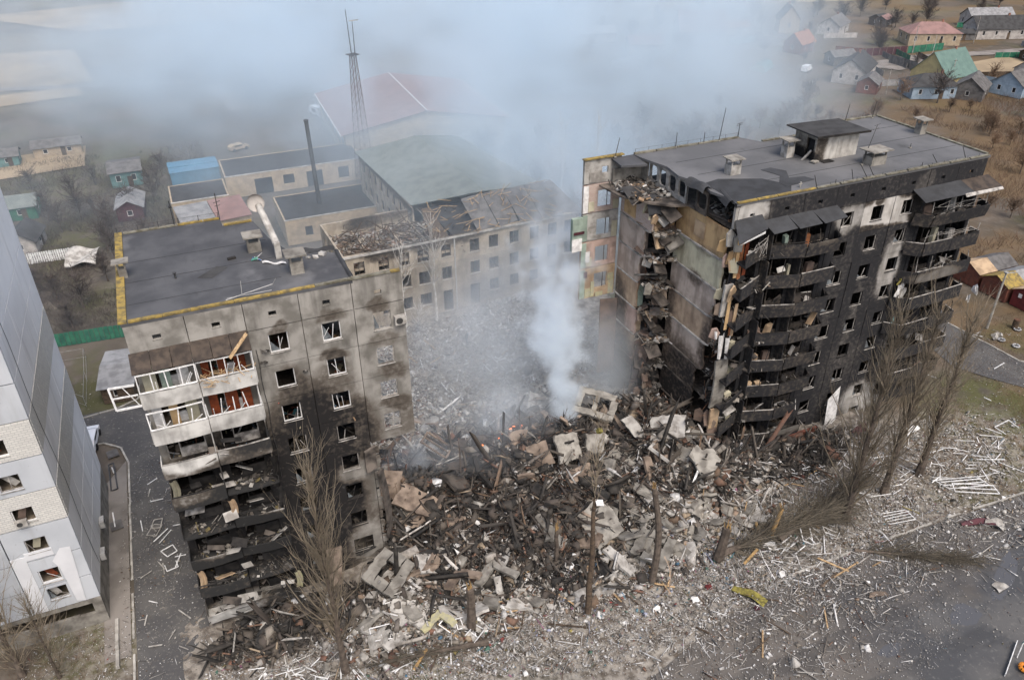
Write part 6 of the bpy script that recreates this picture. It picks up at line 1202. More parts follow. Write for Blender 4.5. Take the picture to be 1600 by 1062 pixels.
mb = MB(); wall_local(mb, (13.3, 38.7), -PI / 2, 27, HS - .1, [(2 + 3.1 * i, 3.4 + 3.1 * i, c, c + 1.8) for i in range(8) for c in (8.1, 4.9, 1.7)]); mb.build('wing_wall', ms, SC); MB().box(13.4, 31.2, 38.4, 38.8, 0, HS - .1).build('wing_wall', ms, SC); MB().box(30.9, 31.2, 11.6, 38.3, 0, HS - .1).build('wing_wall', ms, SC)
for i in range(8):
    for c in (8.1, 4.9, 1.7): q = 38.7 - (2 + 3.1 * i); MB().box(13.55, 13.6, q - 1.4, q, c, c + 1.8).build('window', MT['dark'], SC)
MB().box(10, 13.2, 12, 20, 0, 7.5).build('stair_annex', ms, SC)
# burst rafters and battens over the smashed front
mb = MB()
for j in range(150):
    a = Vector((R.uniform(.5, 19), R.uniform(.5, 10.5), R.uniform(9.0, 11.6))); d = Vector((R.gauss(0, .8), R.gauss(0, 1), R.gauss(0, .35))).normalized() * R.uniform(1, 3.4); mb.beam(a - d / 2, a + d / 2, .1, .08)
mb.build('collapsed_rafters', MT['wood_old'], SC, kind='stuff')
mb = MB()
for j in range(90):
    a = Vector((R.uniform(12, 31), R.uniform(-.3, 6), 0)); a.z = 11.2 + a.y * .45 + R.uniform(0, .5); d = Vector((R.gauss(0, 1), R.gauss(0, .7), R.gauss(0, .2))).normalized() * R.uniform(.8, 2.6); mb.beam(a - d / 2, a + d / 2, .09, .05)
mb.build('loose_battens', MT['wood'], SC, kind='stuff')
debris_mb(600, (.5, .5), (18, 11), 8.9, .6, PAL_DUST + [(.3, .2, .15), (.2, .14, .1)], seed=33).build('roof_rubble', MT['tint'], SC, kind='stuff')
slab4([(11.8, .2, 11.1), (14.6, .3, 10.4), (13.8, 5.4, 13.3), (12.4, 5.0, 13.4)], .25).build('broken_gable', MT['wood_old'], SC)
# steel lattice mast
t = thing('lattice_mast', 'tall lattice radio mast rising through the smoke behind the school', 'mast', (32.6, 145.3, 0), .3); mb = MB(); n = 17; H = 23.5
c = [(-1, -1), (1, -1), (1, 1), (-1, 1)]
def lv(i): s_ = lerp(1.35, .42, i / n); z = H * i / n; return [Vector((a * s_, b * s_, z)) for a, b in c]
for q in range(4):
    lg = MB()
    for i in range(n): lg.beam(lv(i)[q], lv(i + 1)[q], .09)
    lg.build('leg', MT['rust'], t)
for i in range(n):
    A, B = lv(i), lv(i + 1)
    for q in range(4): mb.beam(A[q], B[(q + 1) % 4], .045); mb.beam(A[(q + 1) % 4], B[q], .045); mb.beam(B[q], B[(q + 1) % 4], .045)
mb.build('bracing', MT['rust'], t); MB().box(-.9, .9, -.9, .9, H, H + .1).build('platform', MT['steel'], t); MB().tube((-.2, 0, H), (-.5, 0, H + 7.5), .09, .05, 5).build('antenna', MT['steel'], t); MB().tube((.5, 0, H), (.6, 0, H + 5.5), .09, .05, 5).build('antenna', MT['steel'], t); MB().box(0, 1.8, -.05, .05, H + 5.5, H + 5.65).build('crossarm', MT['conc_pale'], t)
t = thing('chimney_stack', 'slender dark steel chimney beside the flat roofed outbuilding', 'chimney', (20.6, 128.2, 0)); MB().tube((0, 0, 0), (0, 0, 17.9), .36, .32, 14).build('stack', MT['steel'], t); MB().tube((0, 0, 17.9), (0, 0, 18.1), .4, .4, 14).build('rim', MT['steel'], t); MB().tube((0, 0, 6), (0, 0, 6.15), .42, n=14).build('band', MT['steel'], t)
t.rotation_euler = (0, -.02, 0)
# birches
for (x, y, h, s_, lab, L) in ((27.8, 90.0, 15.5, 5, 'white barked birch with a forked crown in front of the school', 60), (23.6, 90.4, 12, 6, 'thinner birch left of the forked one in front of the school', 50), (65, 114, 17, 7, 'pale birch standing in dense smoke left of the right block', 70), (61, 119, 16, 8, 'second pale birch behind the first in dense smoke', 60)):
    t = thing('birch_tree', lab, 'tree', (x, y, 0)); trunk_mb(h, .16, th=.9, wob=.18, seed=s_, segs=7).build('trunk', MT['birch'], t); obj('crown', tree_mesh('crown', MT['birch'], h, s_, nl=int(L * .6), nt=6, w_=1.6, rt_=.018, z0=.35), t)
obj('bent_shrub', tree_mesh('bent_shrub', MT['birch'], 5, 77, 'round', 40, 6, rt_=.02), loc=(24.5, 87.5, 0), label='pale leafless shrub at the foot of the birches', cat='shrub')
for j in range(26):
    x, y = R.uniform(55, 100), R.uniform(100, 150)
    if x > y * .85: continue
    bare(x, y, 9, j, 'bare tree fading into smoke ' + place(x, y), 'trees in the smoke behind the right block', mesh=far_m[j % 3], s=R.uniform(.6, 1))
# ------------------------------------------------------------------ the rubble
def rubble_mesh():
    xs = np.arange(-8, 64, .28); ys = np.arange(37.5, 92, .28); v = []
    for y in ys:
        for x in xs: v.append((x, y, rubn(x, y) + .05 * noise.noise((x * 5, y * 5, 0)) - .09))
    Wd = len(xs); V = np.array(v); f = []
    for j in range(len(ys) - 1):
        for i in range(Wd - 1):
            f.append((j * Wd + i, j * Wd + i + 1, (j + 1) * Wd + i + 1, (j + 1) * Wd + i))
    F = np.array(f); zc = V[F, 2].max(axis=1); F = F[zc > -.03]
    k = Mat('ash_and_dust', .95, .15); ch = blobs(k, k.x, k.y, [(25, 53.5, 14, 9, 1), (18, 48.5, 9, 5, .9), (41, 52, 6, 8, 1), (24, 46, 5, 5, .8), (48, 47.5, 7, 3.5, .95), (12, 56, 5, 7, .85), (5, 46.8, 5, 2.2, .8), (57, 48, 5, 2, .7)], None, 1.6, .3) if False else blobs(k, k.x, k.y, [(25, 53.5, 14, 9, 1), (18, 48.5, 9, 5, .9), (41, 52, 6, 8, 1), (24, 46, 5, 5, .8), (48, 47.5, 7, 3.5, .95), (12, 56, 5, 7, .85), (5, 46.8, 5, 2.2, .8), (57, 48, 5, 2, .7)], 1.6, .3)
    g = k.n(1.1, 8).step(.38, .62); pale = k.mix(g, (.33, .30, .26), (.15, .13, .11)); dk = k.mix(k.n(1.3, 7, off=5).step(.45, .70), (.016, .015, .014), (.06, .049, .040)); dk = k.mix(k.n(.35, 5, off=15).step(.58, .7) * .5, dk, (.17, .14, .115))
    k.color(k.mix(ch, pale, dk)).bump(k.n(2.6, 8, rough=.7), 1.0, .25)
    obj('rubble', np_mesh('rubble', V, F, k.m), label='great heap of crushed and charred rubble between the two halves of the block', cat='rubble', kind='stuff')
rubble_mesh()
P = dict(
    white=[(.72, .71, .69), (.60, .58, .55), (.82, .82, .81), (.50, .48, .44)],
    dust=[(.38, .35, .31), (.29, .26, .22), (.48, .46, .42), (.18, .16, .14), (.56, .53, .49)],
    char=[(.03, .028, .026), (.05, .045, .04), (.02, .02, .02), (.085, .07, .06), (.13, .11, .09)],
    warm=[(.30, .22, .16), (.22, .13, .09), (.38, .30, .21), (.19, .10, .07), (.18, .12, .08)],
    colour=[(.08, .2, .32), (.32, .07, .06), (.36, .3, .1), (.09, .2, .15), (.32, .14, .22), (.36, .38, .48), (.15, .3, .36)])
def scatter(name, n, gen, size, pals, label, long_=.0, tilt=.5, maxs=None, thin=.35, follow=True, lift=.02):
    q = gen(n); n = len(q); z = np.array([rubn(a, b) if follow else 0. for a, b in q]); z = np.maximum(z, -.03)
    s = size * NR.lognormal(0, .5, n); s = np.minimum(s, maxs or size * 4); S3 = np.stack([s, s * NR.uniform(.4, 1, n), s * NR.uniform(.12, thin * 1.5, n)], 1)
    L = NR.random(n) < long_; S3[L] = np.stack([s[L] * NR.uniform(2.5, 7, L.sum()), s[L] * .22, s[L] * .16], 1)
    Rm = rotmats(n, tilt); V, F = boxes(np.stack([q[:, 0], q[:, 1], z + S3[:, 2] * .4 + lift], 1), S3, Rm)
    names = [k_ for k_, w_ in pals]; ws = np.array([w_ for k_, w_ in pals]); pick = NR.choice(len(names), n, p=ws / ws.sum()); col = np.array([P[names[i]][NR.integers(len(P[names[i]]))] for i in pick]) * NR.uniform(.75, 1.15, (n, 1))
    obj(name, np_mesh(name, V, F, MT['tint'], np.repeat(col, 8, 0)), label=label, cat='debris', kind='stuff')
def ell(*E_):
    ws = np.array([e[4] for e in E_]); ws = ws / ws.sum()
    def g(n):
        i = NR.choice(len(E_), n, p=ws); e = np.array([e_[:4] for e_ in E_])[i]; r = np.sqrt(NR.random(n)) ; a = NR.uniform(0, 2 * PI, n); q = np.stack([e[:, 0] + e[:, 2] * r * np.cos(a), e[:, 1] + e[:, 3] * r * np.sin(a)], 1)
        inL = (q[:, 0] > -5.7) & (q[:, 0] < 9.6) & (q[:, 1] > 49.9) & (q[:, 1] < 66.8); inR = (q[:, 0] > 43.6) & (q[:, 0] < 73.8) & (q[:, 1] > 50.0) & (q[:, 1] < 66.4); inW = (q[:, 0] < -13.2) & (q[:, 1] > 54.5) & (q[:, 1] < 72.2); inS = (q[:, 1] > 91.2) & (q[:, 0] > 16) & (q[:, 0] < 52)
        return q[~(inL | inR | inW | inS)]
    return g
scatter('charred_debris', 10000, ell((26, 54, 15, 9, 5), (18, 48, 10, 5, 2), (41, 50, 6, 6, 1.4), (50, 47.4, 9, 2.6, 1.2), (12, 57, 4, 7, 1), (4, 47.4, 8, 2.2, .6), (-1, 47.2, 5, 2.6, .8), (24, 45, 5, 5, 1)), .42, [('char', 10), ('warm', .7), ('dust', .8), ('white', .1)], 'blackened fragments over the middle of the rubble heap', .3, 1.3)
scatter('grey_debris', 11000, ell((30, 46, 20, 7, 3), (30, 58, 14, 9, 1.5), (12, 44, 10, 4, 1.4), (40, 47, 9, 6, 1.5), (18, 64, 8, 6, 1)), .27, [('dust', 6), ('warm', 1.6), ('white', 1.6), ('char', 1.4)], 'grey and brown broken pieces round the edges of the rubble heap', .2, .7)
scatter('pale_debris', 42000, ell((8, 40.5, 14, 4.5, 3), (28, 38.5, 15, 5.0, 3), (46, 39.5, 14, 5.5, 3.2), (62, 42, 13, 6.5, 2.4), (-2, 43.5, 5, 5, 1.3), (72, 41, 8, 6, .5), (22, 45, 14, 5, .5)), .085, [('white', 5.2), ('dust', 5), ('warm', .9), ('colour', .4), ('char', .5)], 'pale splinters and scraps carpeting the ground in front of the heap', .3, .5, thin=.25)
scatter('yard_debris', 26000, ell((28, 78, 18, 12, 4), (38, 86, 8, 5, 1), (16, 72, 6, 10, 1)), .13, [('dust', 5), ('white', 4.2), ('warm', 1), ('char', 1)], 'broken pieces strewn over the yard between the heap and the school', .2, .5)
scatter('street_litter', 24000, ell((36, 30, 18, 8, 3.4), (58, 35, 18, 4, 1.6), (66, 29, 20, 6, .25), (-9, 58, 3.5, 20, 1.3), (40, 35, 22, 3, 2), (-16, 50, 4, 5, .7), (80, 42, 14, 12, 1), (88, 56, 8, 8, .25), (55, 28, 18, 6, .4), (-13, 88, 8, 6, .15), (66, 36, 16, 3, .6)), .05, [('white', 4), ('dust', 5), ('warm', .8), ('colour', .12)], 'small scattered litter over the roads and verges', .18, .2, follow=True, thin=.2, lift=.03)
scatter('road_splinters', 2600, ell((52, 32.5, 22, 3.2, 2), (36, 31, 12, 5, 1.4), (66, 31, 14, 4, .5)), .13, [('white', 5), ('dust', 5), ('warm', 1)], 'splinters and dusty fragments spilling from the verge onto the street', .45, .4, thin=.2)
scatter('coloured_scraps', 420, ell((10, 41, 13, 4, 2), (30, 40, 12, 3.5, 1.5), (42, 41, 9, 4, 1)), .16, [('colour', 1)], 'bright scraps of household things among the pale debris', .1, .5)
scatter('ash_lumps', 2600, ell((20.5, 48.5, 3.4, 2.2, 2), (17.5, 50, 2, 1.4, 1), (9.5, 47.5, 2.5, 2, .8)), .16, [('white', 4), ('dust', 4), ('char', 1)], 'chalky white lumps on the left of the heap', .15, .5)
# dark wisps of brush in the heap
def wires(name, n, gen, L, r, m, label, up_=.2):
    q = gen(n); n = len(q); z = np.array([max(0, rubn(a, b)) for a, b in q]); A = np.stack([q[:, 0], q[:, 1], z + .1], 1); d = NR.normal(0, 1, (n, 3)); d[:, 2] = np.abs(d[:, 2]) * up_; d /= np.linalg.norm(d, axis=1, keepdims=True); B = A + d * (L * NR.uniform(.3, 1.4, n))[:, None]
    V, F = sticks(A, B, np.full(n, r), np.full(n, r * .8)); obj(name, np_mesh(name, V, F, m), label=label, cat='debris', kind='stuff')
wires('rebar', 1500, ell((26, 54, 15, 9, 5), (41, 50, 6, 6, 1.4), (20, 47, 10, 4, 1)), 1.6, .022, MT['rust'], 'bent reinforcing bars sticking out of the heap', .35)
wires('charred_laths', 2600, ell((25, 51, 14, 8, 4), (50, 47, 8, 2.2, 1)), 1.5, .05, MT['char'], 'burnt laths and battens strewn over the heap', .25)
def jag(poly, amp, step=.5, seed=1):
    """chipped outline: edges cut into short runs, each corner knocked off its line"""
    rr = random.Random(seed); out = []; n = len(poly)
    for i in range(n):
        a, b = Vector((*poly[i], 0)), Vector((*poly[(i + 1) % n], 0)); L = (b - a).length; m_ = max(1, int(L / step)); nr = Vector(((b - a).y, -(b - a).x, 0)).normalized()
        for j in range(m_):
            p_ = a + (b - a) * ((j + (rr.uniform(-.3, .3) if j else 0)) / m_) + nr * rr.uniform(-amp, amp * .4); out.append((p_.x, p_.y))
    return out
# broken slabs, one object each
def slab_me(rr, s, t_, kind=0):
    n = rr.choice((4, 5, 5, 6)); mb = MB()
    if kind == 0:
        pl = [(s * (.5 + rr.uniform(-.14, .14)) * math.copysign(1, math.cos(a)) * min(1, abs(math.cos(a)) * 1.6), s * rr.uniform(.3, .42) * math.copysign(1, math.sin(a)) * min(1, abs(math.sin(a)) * 1.6)) for a in [2 * PI * (i + rr.uniform(.2, .8)) / n for i in range(n)]]
        mb.prism(jag(pl, .09 * s, .2 * s, rr.randint(1, 999)), lambda x, y: -t_ / 2 + .05 * math.sin(x * 5), lambda x, y: t_ / 2 + .05 * math.sin(x * 5))
    return mb
def zone_slab(n, gen, smin, smax, mats, label, group, tilt=.5, sink=.1, name='concrete_slab', t_=(.16, .28)):
    q = gen(n * 2)[:n]; rr = random.Random(n * 7 + int(smax * 10)); protos = [slab_me(rr, 1.0, rr.uniform(*t_) / ((smin + smax) / 2)).mesh(name, MT[mats[0]]) for _ in range(7)]; dup = {}
    for j, (x, y) in enumerate(q):
        p_ = protos[j % 7]; m = mats[j % len(mats)]
        if (j % 7, m) not in dup: me = p_.copy(); me.materials.clear(); me.materials.append(MT[m]); dup[(j % 7, m)] = me
        s = rr.uniform(smin, smax); obj(name, dup[(j % 7, m)], loc=(x, y, max(0, rub(x, y)) + s * .12 - sink), rot=(rr.gauss(0, tilt), rr.gauss(0, tilt), rr.uniform(0, 6)), sc_=(s, s * rr.uniform(.7, 1.1), (smin + smax) / 2), label=(('big ' if s > (smin + smax) / 2 else 'small ') + label + ' ' + place(x, y)), cat='slab', group=group)
zone_slab(92, ell((26, 54, 13, 7, 4), (20, 49, 9, 4, 1.6)), 1.0, 3.2, ['conc_soot', 'char', 'conc_soot', 'char', 'conc_warm', 'conc_soot'], 'sooty broken slab', 'sooty slabs in the middle of the heap', .5)
zone_slab(56, ell((32, 51.5, 9, 4.5, 2), (33, 46, 7, 4, 2), (40, 52, 4, 4, 1.5)), 1.3, 3.2, ['conc', 'conc', 'conc_warm', 'conc_soot'], 'grey broken slab', 'grey slabs on the right slope', .45)
zone_slab(26, ell((12, 52, 3.5, 5, 2), (15, 58, 5, 5, 1)), 1.4, 3.0, ['conc_warm', 'conc_soot', 'conc_warm', 'conc'], 'scorched slab', 'scorched slabs beside the left half', .5)
zone_slab(82, ell((12, 45.5, 8, 3.5, 2), (25, 44, 9, 3.5, 1.5), (38, 44.5, 8, 4, 2.4)), 1.0, 3.1, ['conc', 'conc_pale', 'conc', 'conc_pale'], 'pale broken slab', 'pale slabs at the foot of the heap', .3, .05)
zone_slab(40, ell((26, 69, 13, 5, 2), (34, 64, 8, 4, 2), (20, 64, 5, 4, 1)), 1.0, 2.8, ['conc', 'conc_warm', 'conc_soot', 'conc_pale'], 'hazy broken slab', 'slabs on the far side of the heap', .4)
zone_slab(56, ell((12, 43, 12, 4, 2), (30, 42, 14, 4, 2), (42, 46, 8, 5, 1.5), (24, 48, 12, 5, 1)), .45, 1.0, ['conc', 'conc_pale', 'conc_warm', 'conc_soot'], 'loose concrete chunk', 'loose concrete chunks', .5, .0, 'concrete_chunk', (.2, .4))
# particular pieces that stand out
def piece(name, poly, t_, m, x, y, z, rot, label, cat='slab', hole=None):
    o = obj(name, MB().prism(jag(poly, .13, .42, int(x * 10)), lambda a, b: -t_ / 2 + .06 * math.sin(a * 1.7 + b), lambda a, b: t_ / 2 + .06 * math.sin(a * 1.7 + b)).mesh(name, MT[m]), loc=(x, y, max(0, rub(x, y)) + z), rot=rot, label=label, cat=cat); return o
Lp = lambda a, b, w_: [(0, 0), (a, 0), (a, w_), (w_, w_), (w_, b), (0, b)]
piece('window_panel_piece', Lp(3.3, 3.3, .85), .3, 'conc_pale', 26.0, 39.4, .35, (-.15, .1, .62), 'pale L shaped wall panel piece lying between the dark trunk and the snapped poplar')
piece('window_panel_piece', Lp(2.6, 3.0, .75), .28, 'conc', 17.6, 45.8, .5, (.1, .1, 3.75), 'pale L shaped panel piece left of the dark trunk, nearest the charred heap')
piece('window_panel_piece', Lp(2.6, 2.2, .8), .28, 'conc_warm', 13.4, 44.0, .5, (.25, .1, .8), 'tan L shaped panel piece beside the upright board')
piece('window_panel_piece', Lp(2.6, 2.4, .8), .28, 'conc_warm', 14.6, 46.0, .5, (.2, -.2, 3.9), 'second tan L shaped panel piece leaning on its neighbour')
piece('window_panel_piece', Lp(3.2, 3.2, .7), .28, 'conc_pale', 7.2, 41.6, .3, (.2, .1, .6), 'pale L shaped piece with a pocket of rubbish at the bottom of the heap')
piece('window_panel_piece', Lp(2.3, 2.3, .65), .28, 'lemon', 12.0, 43.6, .3, (.2, .1, 3.6), 'yellow painted L shaped panel piece at the bottom of the heap')
def frame_piece(W_, H_, w_, t_, m, x, y, z, rot, label, mid=False, name='window_panel'):
    mb = MB()
    for (a, b, c, d) in ((0, W_, 0, w_), (0, W_ * .93, H_ - w_, H_), (0, w_, w_ + .01, H_ - w_ - .01), (W_ - w_, W_, w_ + .01, H_ - w_ - .01)): mb.prism(jag([(a, c), (b, c), (b, d), (a, d)], min(.12, w_ * .14), .4, int(x * 7 + a * 3 + c)), 0, t_)
    if mid: mb.box(W_ / 2 - w_ * .3, W_ / 2 + w_ * .3, w_, H_ - w_, 0, t_)
    return obj(name, mb.mesh(name, MT[m]), loc=(x, y, max(0, rub(x, y)) + z), rot=rot, label=label, cat='wall panel')
frame_piece(3.4, 3.4, .9, .3, 'conc', 31.6, 39.8, .4, (.2, -.15, .7), 'square grey wall panel with a window hole beside the snapped poplar')
frame_piece(3.6, 3.2, 1.0, .3, 'conc', 8.6, 45.3, .8, (.35, -.2, .65), 'grey wall panel with a window hole leaning against the left half')
frame_piece(2.0, 3.0, .18, .15, 'conc_warm', 17.6, 57.0, 1.2, (.5, .1, .9), 'tan double window frame standing in the smoke on the left of the heap', True, 'window_frame')
frame_piece(2.6, 3.0, .3, .25, 'conc_pale', 37.6, 48.2, .5, (.4, .3, .7), 'pale panel frame with a rounded look on the slope below the torn building')
frame_piece(4.4, 3.4, .8, .3, 'conc', 31.8, 58.6, 1.0, (.3, .1, -.75), 'wall panel with two holes propped at the top of the heap below the white smoke', True)
pent = lambda s: [(-s * .5, -s * .45), (s * .4, -s * .5), (s * .58, s * .1), (s * .15, s * .55), (-s * .45, s * .42)]
piece('wall_slab', [(-1.7, -1.0), (-.6, -1.5), (1.2, -1.2), (1.7, .1), (.8, .7), (.9, 1.5), (-.7, 1.3), (-.9, .5)], .25, 'conc', 40.3, 47.2, 1.2, (.35, -.2, .4), 'big whitish slab tilted at the foot of the torn building', )
piece('wall_slab', [(-1.9, -1.2), (1.6, -1.5), (2.1, .9), (-1.5, 1.5)], .25, 'conc_pale', 39.2, 52.0, 1.5, (.5, -.35, -.5), 'white slab with a reddish patch leaning below the torn rooms')
piece('wall_slab', [(-.7, -1.5), (.5, -1.3), (.7, 1.1), (-.4, 1.6)], .25, 'conc_pale', 36.4, 53.6, 1.4, (.8, -.5, .3), 'narrow white curved slab left of the one with the reddish patch')
piece('wall_slab', [(-.4, -1.6), (.5, -1.5), (.55, 1.4), (-.3, 1.6)], .3, 'conc_warm', 35.0, 48.3, 1.2, (.9, .1, .2), 'tan slab standing on end in front of the white slab')
piece('wall_slab', [(-1.4, -1.3), (1.3, -1.4), (1.4, 1.2), (-1.2, 1.5)], .28, 'conc', 28.9, 53.6, 1.3, (.9, .1, .15), 'large square grey slab standing upright right of centre')
piece('wall_slab', [(-1.2, -1.2), (1.2, -1.1), (1.0, 1.3), (-1.1, 1.2)], .28, 'conc_warm', 26.0, 53.8, .9, (.8, -.1, -.1), 'brown grey slab left of the large upright one')
piece('wall_slab', [(-1.0, -1.3), (.9, -1.2), (1.1, 1.2), (-.9, 1.3)], .28, 'conc', 31.8, 53.4, 1.1, (.9, .2, 0), 'grey slab right of the large upright one')
piece('wall_slab', [(-2.3, -.7), (2.4, -.6), (2.2, .7), (-2.2, .8)], .3, 'conc_warm', 29.6, 51.1, .8, (.3, .1, .2), 'long grey slab lying below the upright slabs')
piece('wall_slab', [(-1.9, -1.8), (1.3, -1.9), (1.9, .2), (1.2, 1.9), (-1.4, 1.7)], .28, 'conc', 28.2, 45.6, .9, (.45, -.15, .3), 'broad pale grey slab behind the two bare trunks')
piece('wall_slab', [(-2.3, -1.2), (1.9, -1.3), (2.2, .6), (-1.8, 1.3)], .3, 'conc_warm', 13.6, 53.2, .9, (.35, .35, -.5), 'large tan slab curling down beside the broken left half')
piece('wall_slab', [(-1.0, -1.4), (1.1, -1.3), (1.0, 1.4), (-.8, 1.3)], .3, 'conc_warm', 11.6, 55.6, 1.2, (.8, .3, -.3), 'tan slab upright against the broken edge of the left half')
piece('wall_slab', [(-.45, -1.9), (.5, -1.8), (.45, 1.9), (-.5, 1.8)], .3, 'conc', 23.6, 46.4, .6, (.3, .1, .35), 'long narrow slab leaning left of the dark trunk')
piece('wall_slab', [(-.5, -1.7), (.5, -1.6), (.5, 1.6), (-.5, 1.7)], .3, 'conc_pale', 28.4, 42.2, .5, (.3, .1, .45), 'narrow pale slab above the L shaped piece')
piece('wall_slab', [(-1.5, -1.0), (1.4, -1.2), (1.5, 1.0), (-1.3, 1.1)], .28, 'conc_soot', 17.7, 54.4, .9, (.4, .5, .6), 'sooty grey slab tilted below the tan window frame')
piece('upright_board', [(-.35, -1.1), (.35, -1.1), (.35, 1.1), (-.35, 1.1)], .12, 'conc_pale', 17.3, 43.3, .8, (1.1, .1, .2), 'pale board standing upright right of the L shaped pieces', 'board')
piece('wall_slab', [(-1.6, -.45), (1.6, -.4), (1.5, .5), (-1.6, .45)], .25, 'conc_warm', 30.0, 56.2, 1.4, (.5, .9, .9), 'dark slab sticking steeply out of the heap beside the flames')
for (x, y, s, a, lab) in ((28.6, 57.8, 1.1, .9, 'charred beam jutting up beside the flames'), (20.0, 54.0, .9, .5, 'charred beam leaning left of centre'), (21.3, 52.0, 1.0, .7, 'charred beam lying across the middle of the heap'), (26.6, 49.0, .8, 1.2, 'charred beam at the foot of the upright slabs'), (35.0, 55.8, .9, .4, 'charred beam below the torn building')):
    obj('charred_beam', MB().beam((0, 0, 0), (3.0 * math.cos(a * 3), 2.2 * math.sin(a * 3), 2.2 * s), .35, .3).mesh('charred_beam', MT['char']), loc=(x, y, rub(x, y) - .2), label=lab, cat='beam')
# lying timbers and white bars, one object each
def bars(n, gen, Lr, w_, mats, name, label, cat, group, tilt=.12, follow=True):
    q = gen(n * 2)[:n]
    ms_ = [MB().box(-.5, .5, -.5, .5, -.5, .5).mesh(name, MT[m]) for m in mats]
    for j, (x, y) in enumerate(q): L_ = R.uniform(*Lr); a_ = R.uniform(0, PI); obj(name, ms_[j % len(ms_)], loc=(x, y, max(0, rubn(x, y)) + .12), rot=(R.gauss(0, tilt), R.gauss(0, tilt), a_), sc_=(L_, w_ * R.uniform(.6, 1.2), w_ * .6), label=('long ' if L_ > sum(Lr) / 2 else 'short ') + label + (' crosswise ' if math.sin(a_ + _y) < .5 else ' lengthwise ') + place(x, y), cat=cat, group=group)
bars(176, ell((56, 43, 12, 4, 3), (48, 44, 9, 4, 2), (68, 40, 6, 4, 1), (44, 38.5, 6, 3, 1.2)), (.8, 3.0), .075, ['white', 'white', 'conc_pale', 'cloth_w'], 'window_bar', 'white window bar', 'window bar', 'white window bars at the right')
bars(74, ell((6, 42, 12, 4, 3), (-1, 43, 4, 3, 1.5)), (.7, 2.8), .08, ['white', 'white', 'conc_pale'], 'window_bar', 'white window bar', 'window bar', 'white window bars at the bottom left')
bars(22, ell((-8.6, 56, 2.5, 16, 1)), (.8, 1.9), .09, ['white', 'conc_pale'], 'window_bar', 'white splinter', 'window bar', 'white splinters on the left road', .02)
bars(26, ell((84, 50, 12, 12, 1), (74, 39, 8, 4, 1)), (.8, 2.4), .09, ['white', 'cloth_w'], 'window_bar', 'white splinter', 'window bar', 'white splinters near the access road', .02)
bars(60, ell((24, 42, 12, 4, 2), (10, 42, 10, 3, 1), (44, 43, 10, 4, 1.5), (40, 33, 10, 3, .5)), (1.0, 3.2), .13, ['wood', 'wood_old', 'wood'], 'plank', 'splintered plank', 'plank', 'planks in front of the heap')
bars(36, ell((26, 76, 15, 9, 1)), (1.2, 3.4), .13, ['conc_pale', 'wood', 'white'], 'plank', 'pale plank', 'plank', 'planks in the yard before the school', .05)
# lying window frames and lattices
def flat_frame(x, y, W_, H_, rz, label, m='white', n=0, name='window_frame', z=.1, w_=.08, tilt=.05):
    if label == 'twisted white window frame': label += ' ' + place(x, y)
    t = thing(name, label, 'window frame' if name == 'window_frame' else 'lattice', (x, y, max(0, rubn(x, y)) + z), rz); t.rotation_euler = (tilt, -tilt, rz)
    mb = MB(); C4 = [(0, 0), (W_, 0), (W_, H_), (0, H_)]
    C4 = [(a + R.uniform(-.12, .12) * W_, b + R.uniform(-.1, .1) * H_, R.uniform(0, .25) if tilt > .2 else 0) for a, b in C4]; skip = R.randint(0, 3) if tilt > .2 or R.random() < .3 else 9
    for q in range(4):
        if q != skip: mb.beam(C4[q], C4[(q + 1) % 4], w_, .06)
    mb.build('frame', MT[R.choice(['white', 'white', 'conc_pale'])], t)
    for j in range(n): MB().box(w_, W_ - w_, H_ * (j + 1) / (n + 1) - w_ / 2, H_ * (j + 1) / (n + 1) + w_ / 2, .0, .06).build('bar', MT[m], t)
    return t
flat_frame(43.6, 36.2, 1.8, 3.0, .25, 'white ladder like frame lying on the kerb in front of the fallen crown', n=3, name='ladder')
flat_frame(63.0, 37.8, 4.2, 1.4, -.35, 'long white lattice frame lying at the foot of the right poplar', n=2, name='lattice'); flat_frame(63.8, 36.9, 3.8, 1.2, -.55, 'second white lattice frame crossing the one by the right poplar', n=1, name='lattice')
flat_frame(54.2, 36.4, 2.8, 1.3, -.2, 'thin white lattice lying on the verge left of the street kerb', n=3, name='lattice', w_=.04); flat_frame(76.0, 41.4, 2.2, 1.4, .1, 'empty white frame lying on the bare ground at the right')
flat_frame(38.0, 83.5, 3.4, 1.8, .3, 'white fan shaped lattice lying in the yard beside the smoke', n=5, name='lattice', w_=.06)
flat_frame(-10.0, 63.4, .9, 1.4, -.5, 'white frame with a dark pane lying on the left road'); flat_frame(-9.6, 64.2, .9, 1.2, -.3, 'white frame overlapping the one with the dark pane')
obj('window_pane', MB().obox((-9.4, 64.0, .06), (.8, 1.3, .03), (0, 0, -.5)).mesh('window_pane', MT['slate']), label='dark pane inside the white frame on the left road', cat='pane')
flat_frame(-8.4, 59.8, .9, 1.0, .4, 'small white sash on the left road below the dark pane'); flat_frame(-8.5, 58.0, 1.0, .8, .2, 'open white sash nearest the burnt left half on the left road')
for j in range(8): flat_frame(R.uniform(46, 58), R.uniform(36.5, 45), R.uniform(.8, 1.4), R.uniform(1.0, 2.0), R.uniform(0, 3), 'twisted white window frame', n=R.choice((0, 1)), tilt=.25)['group'] = 'white frames in the litter'
for j in range(6): flat_frame(R.uniform(0, 16), R.uniform(39.5, 44), R.uniform(.8, 1.3), R.uniform(1.0, 1.8), R.uniform(0, 3), 'twisted white window frame', n=R.choice((0, 1)), tilt=.3)['group'] = 'white frames in the litter'
for (x, y, lab) in ((-12.6, 66, 'grey paving slab lying by the road kerb beside the pale block'), (-12.8, 77.6, 'grey hatch lying on the rounded grass corner')): obj('hatch', MB().obox((x, y, .1), (1.1, 1.3, .08), (0, 0, .2)).mesh('hatch', MT['slate']), label=lab, cat='hatch')
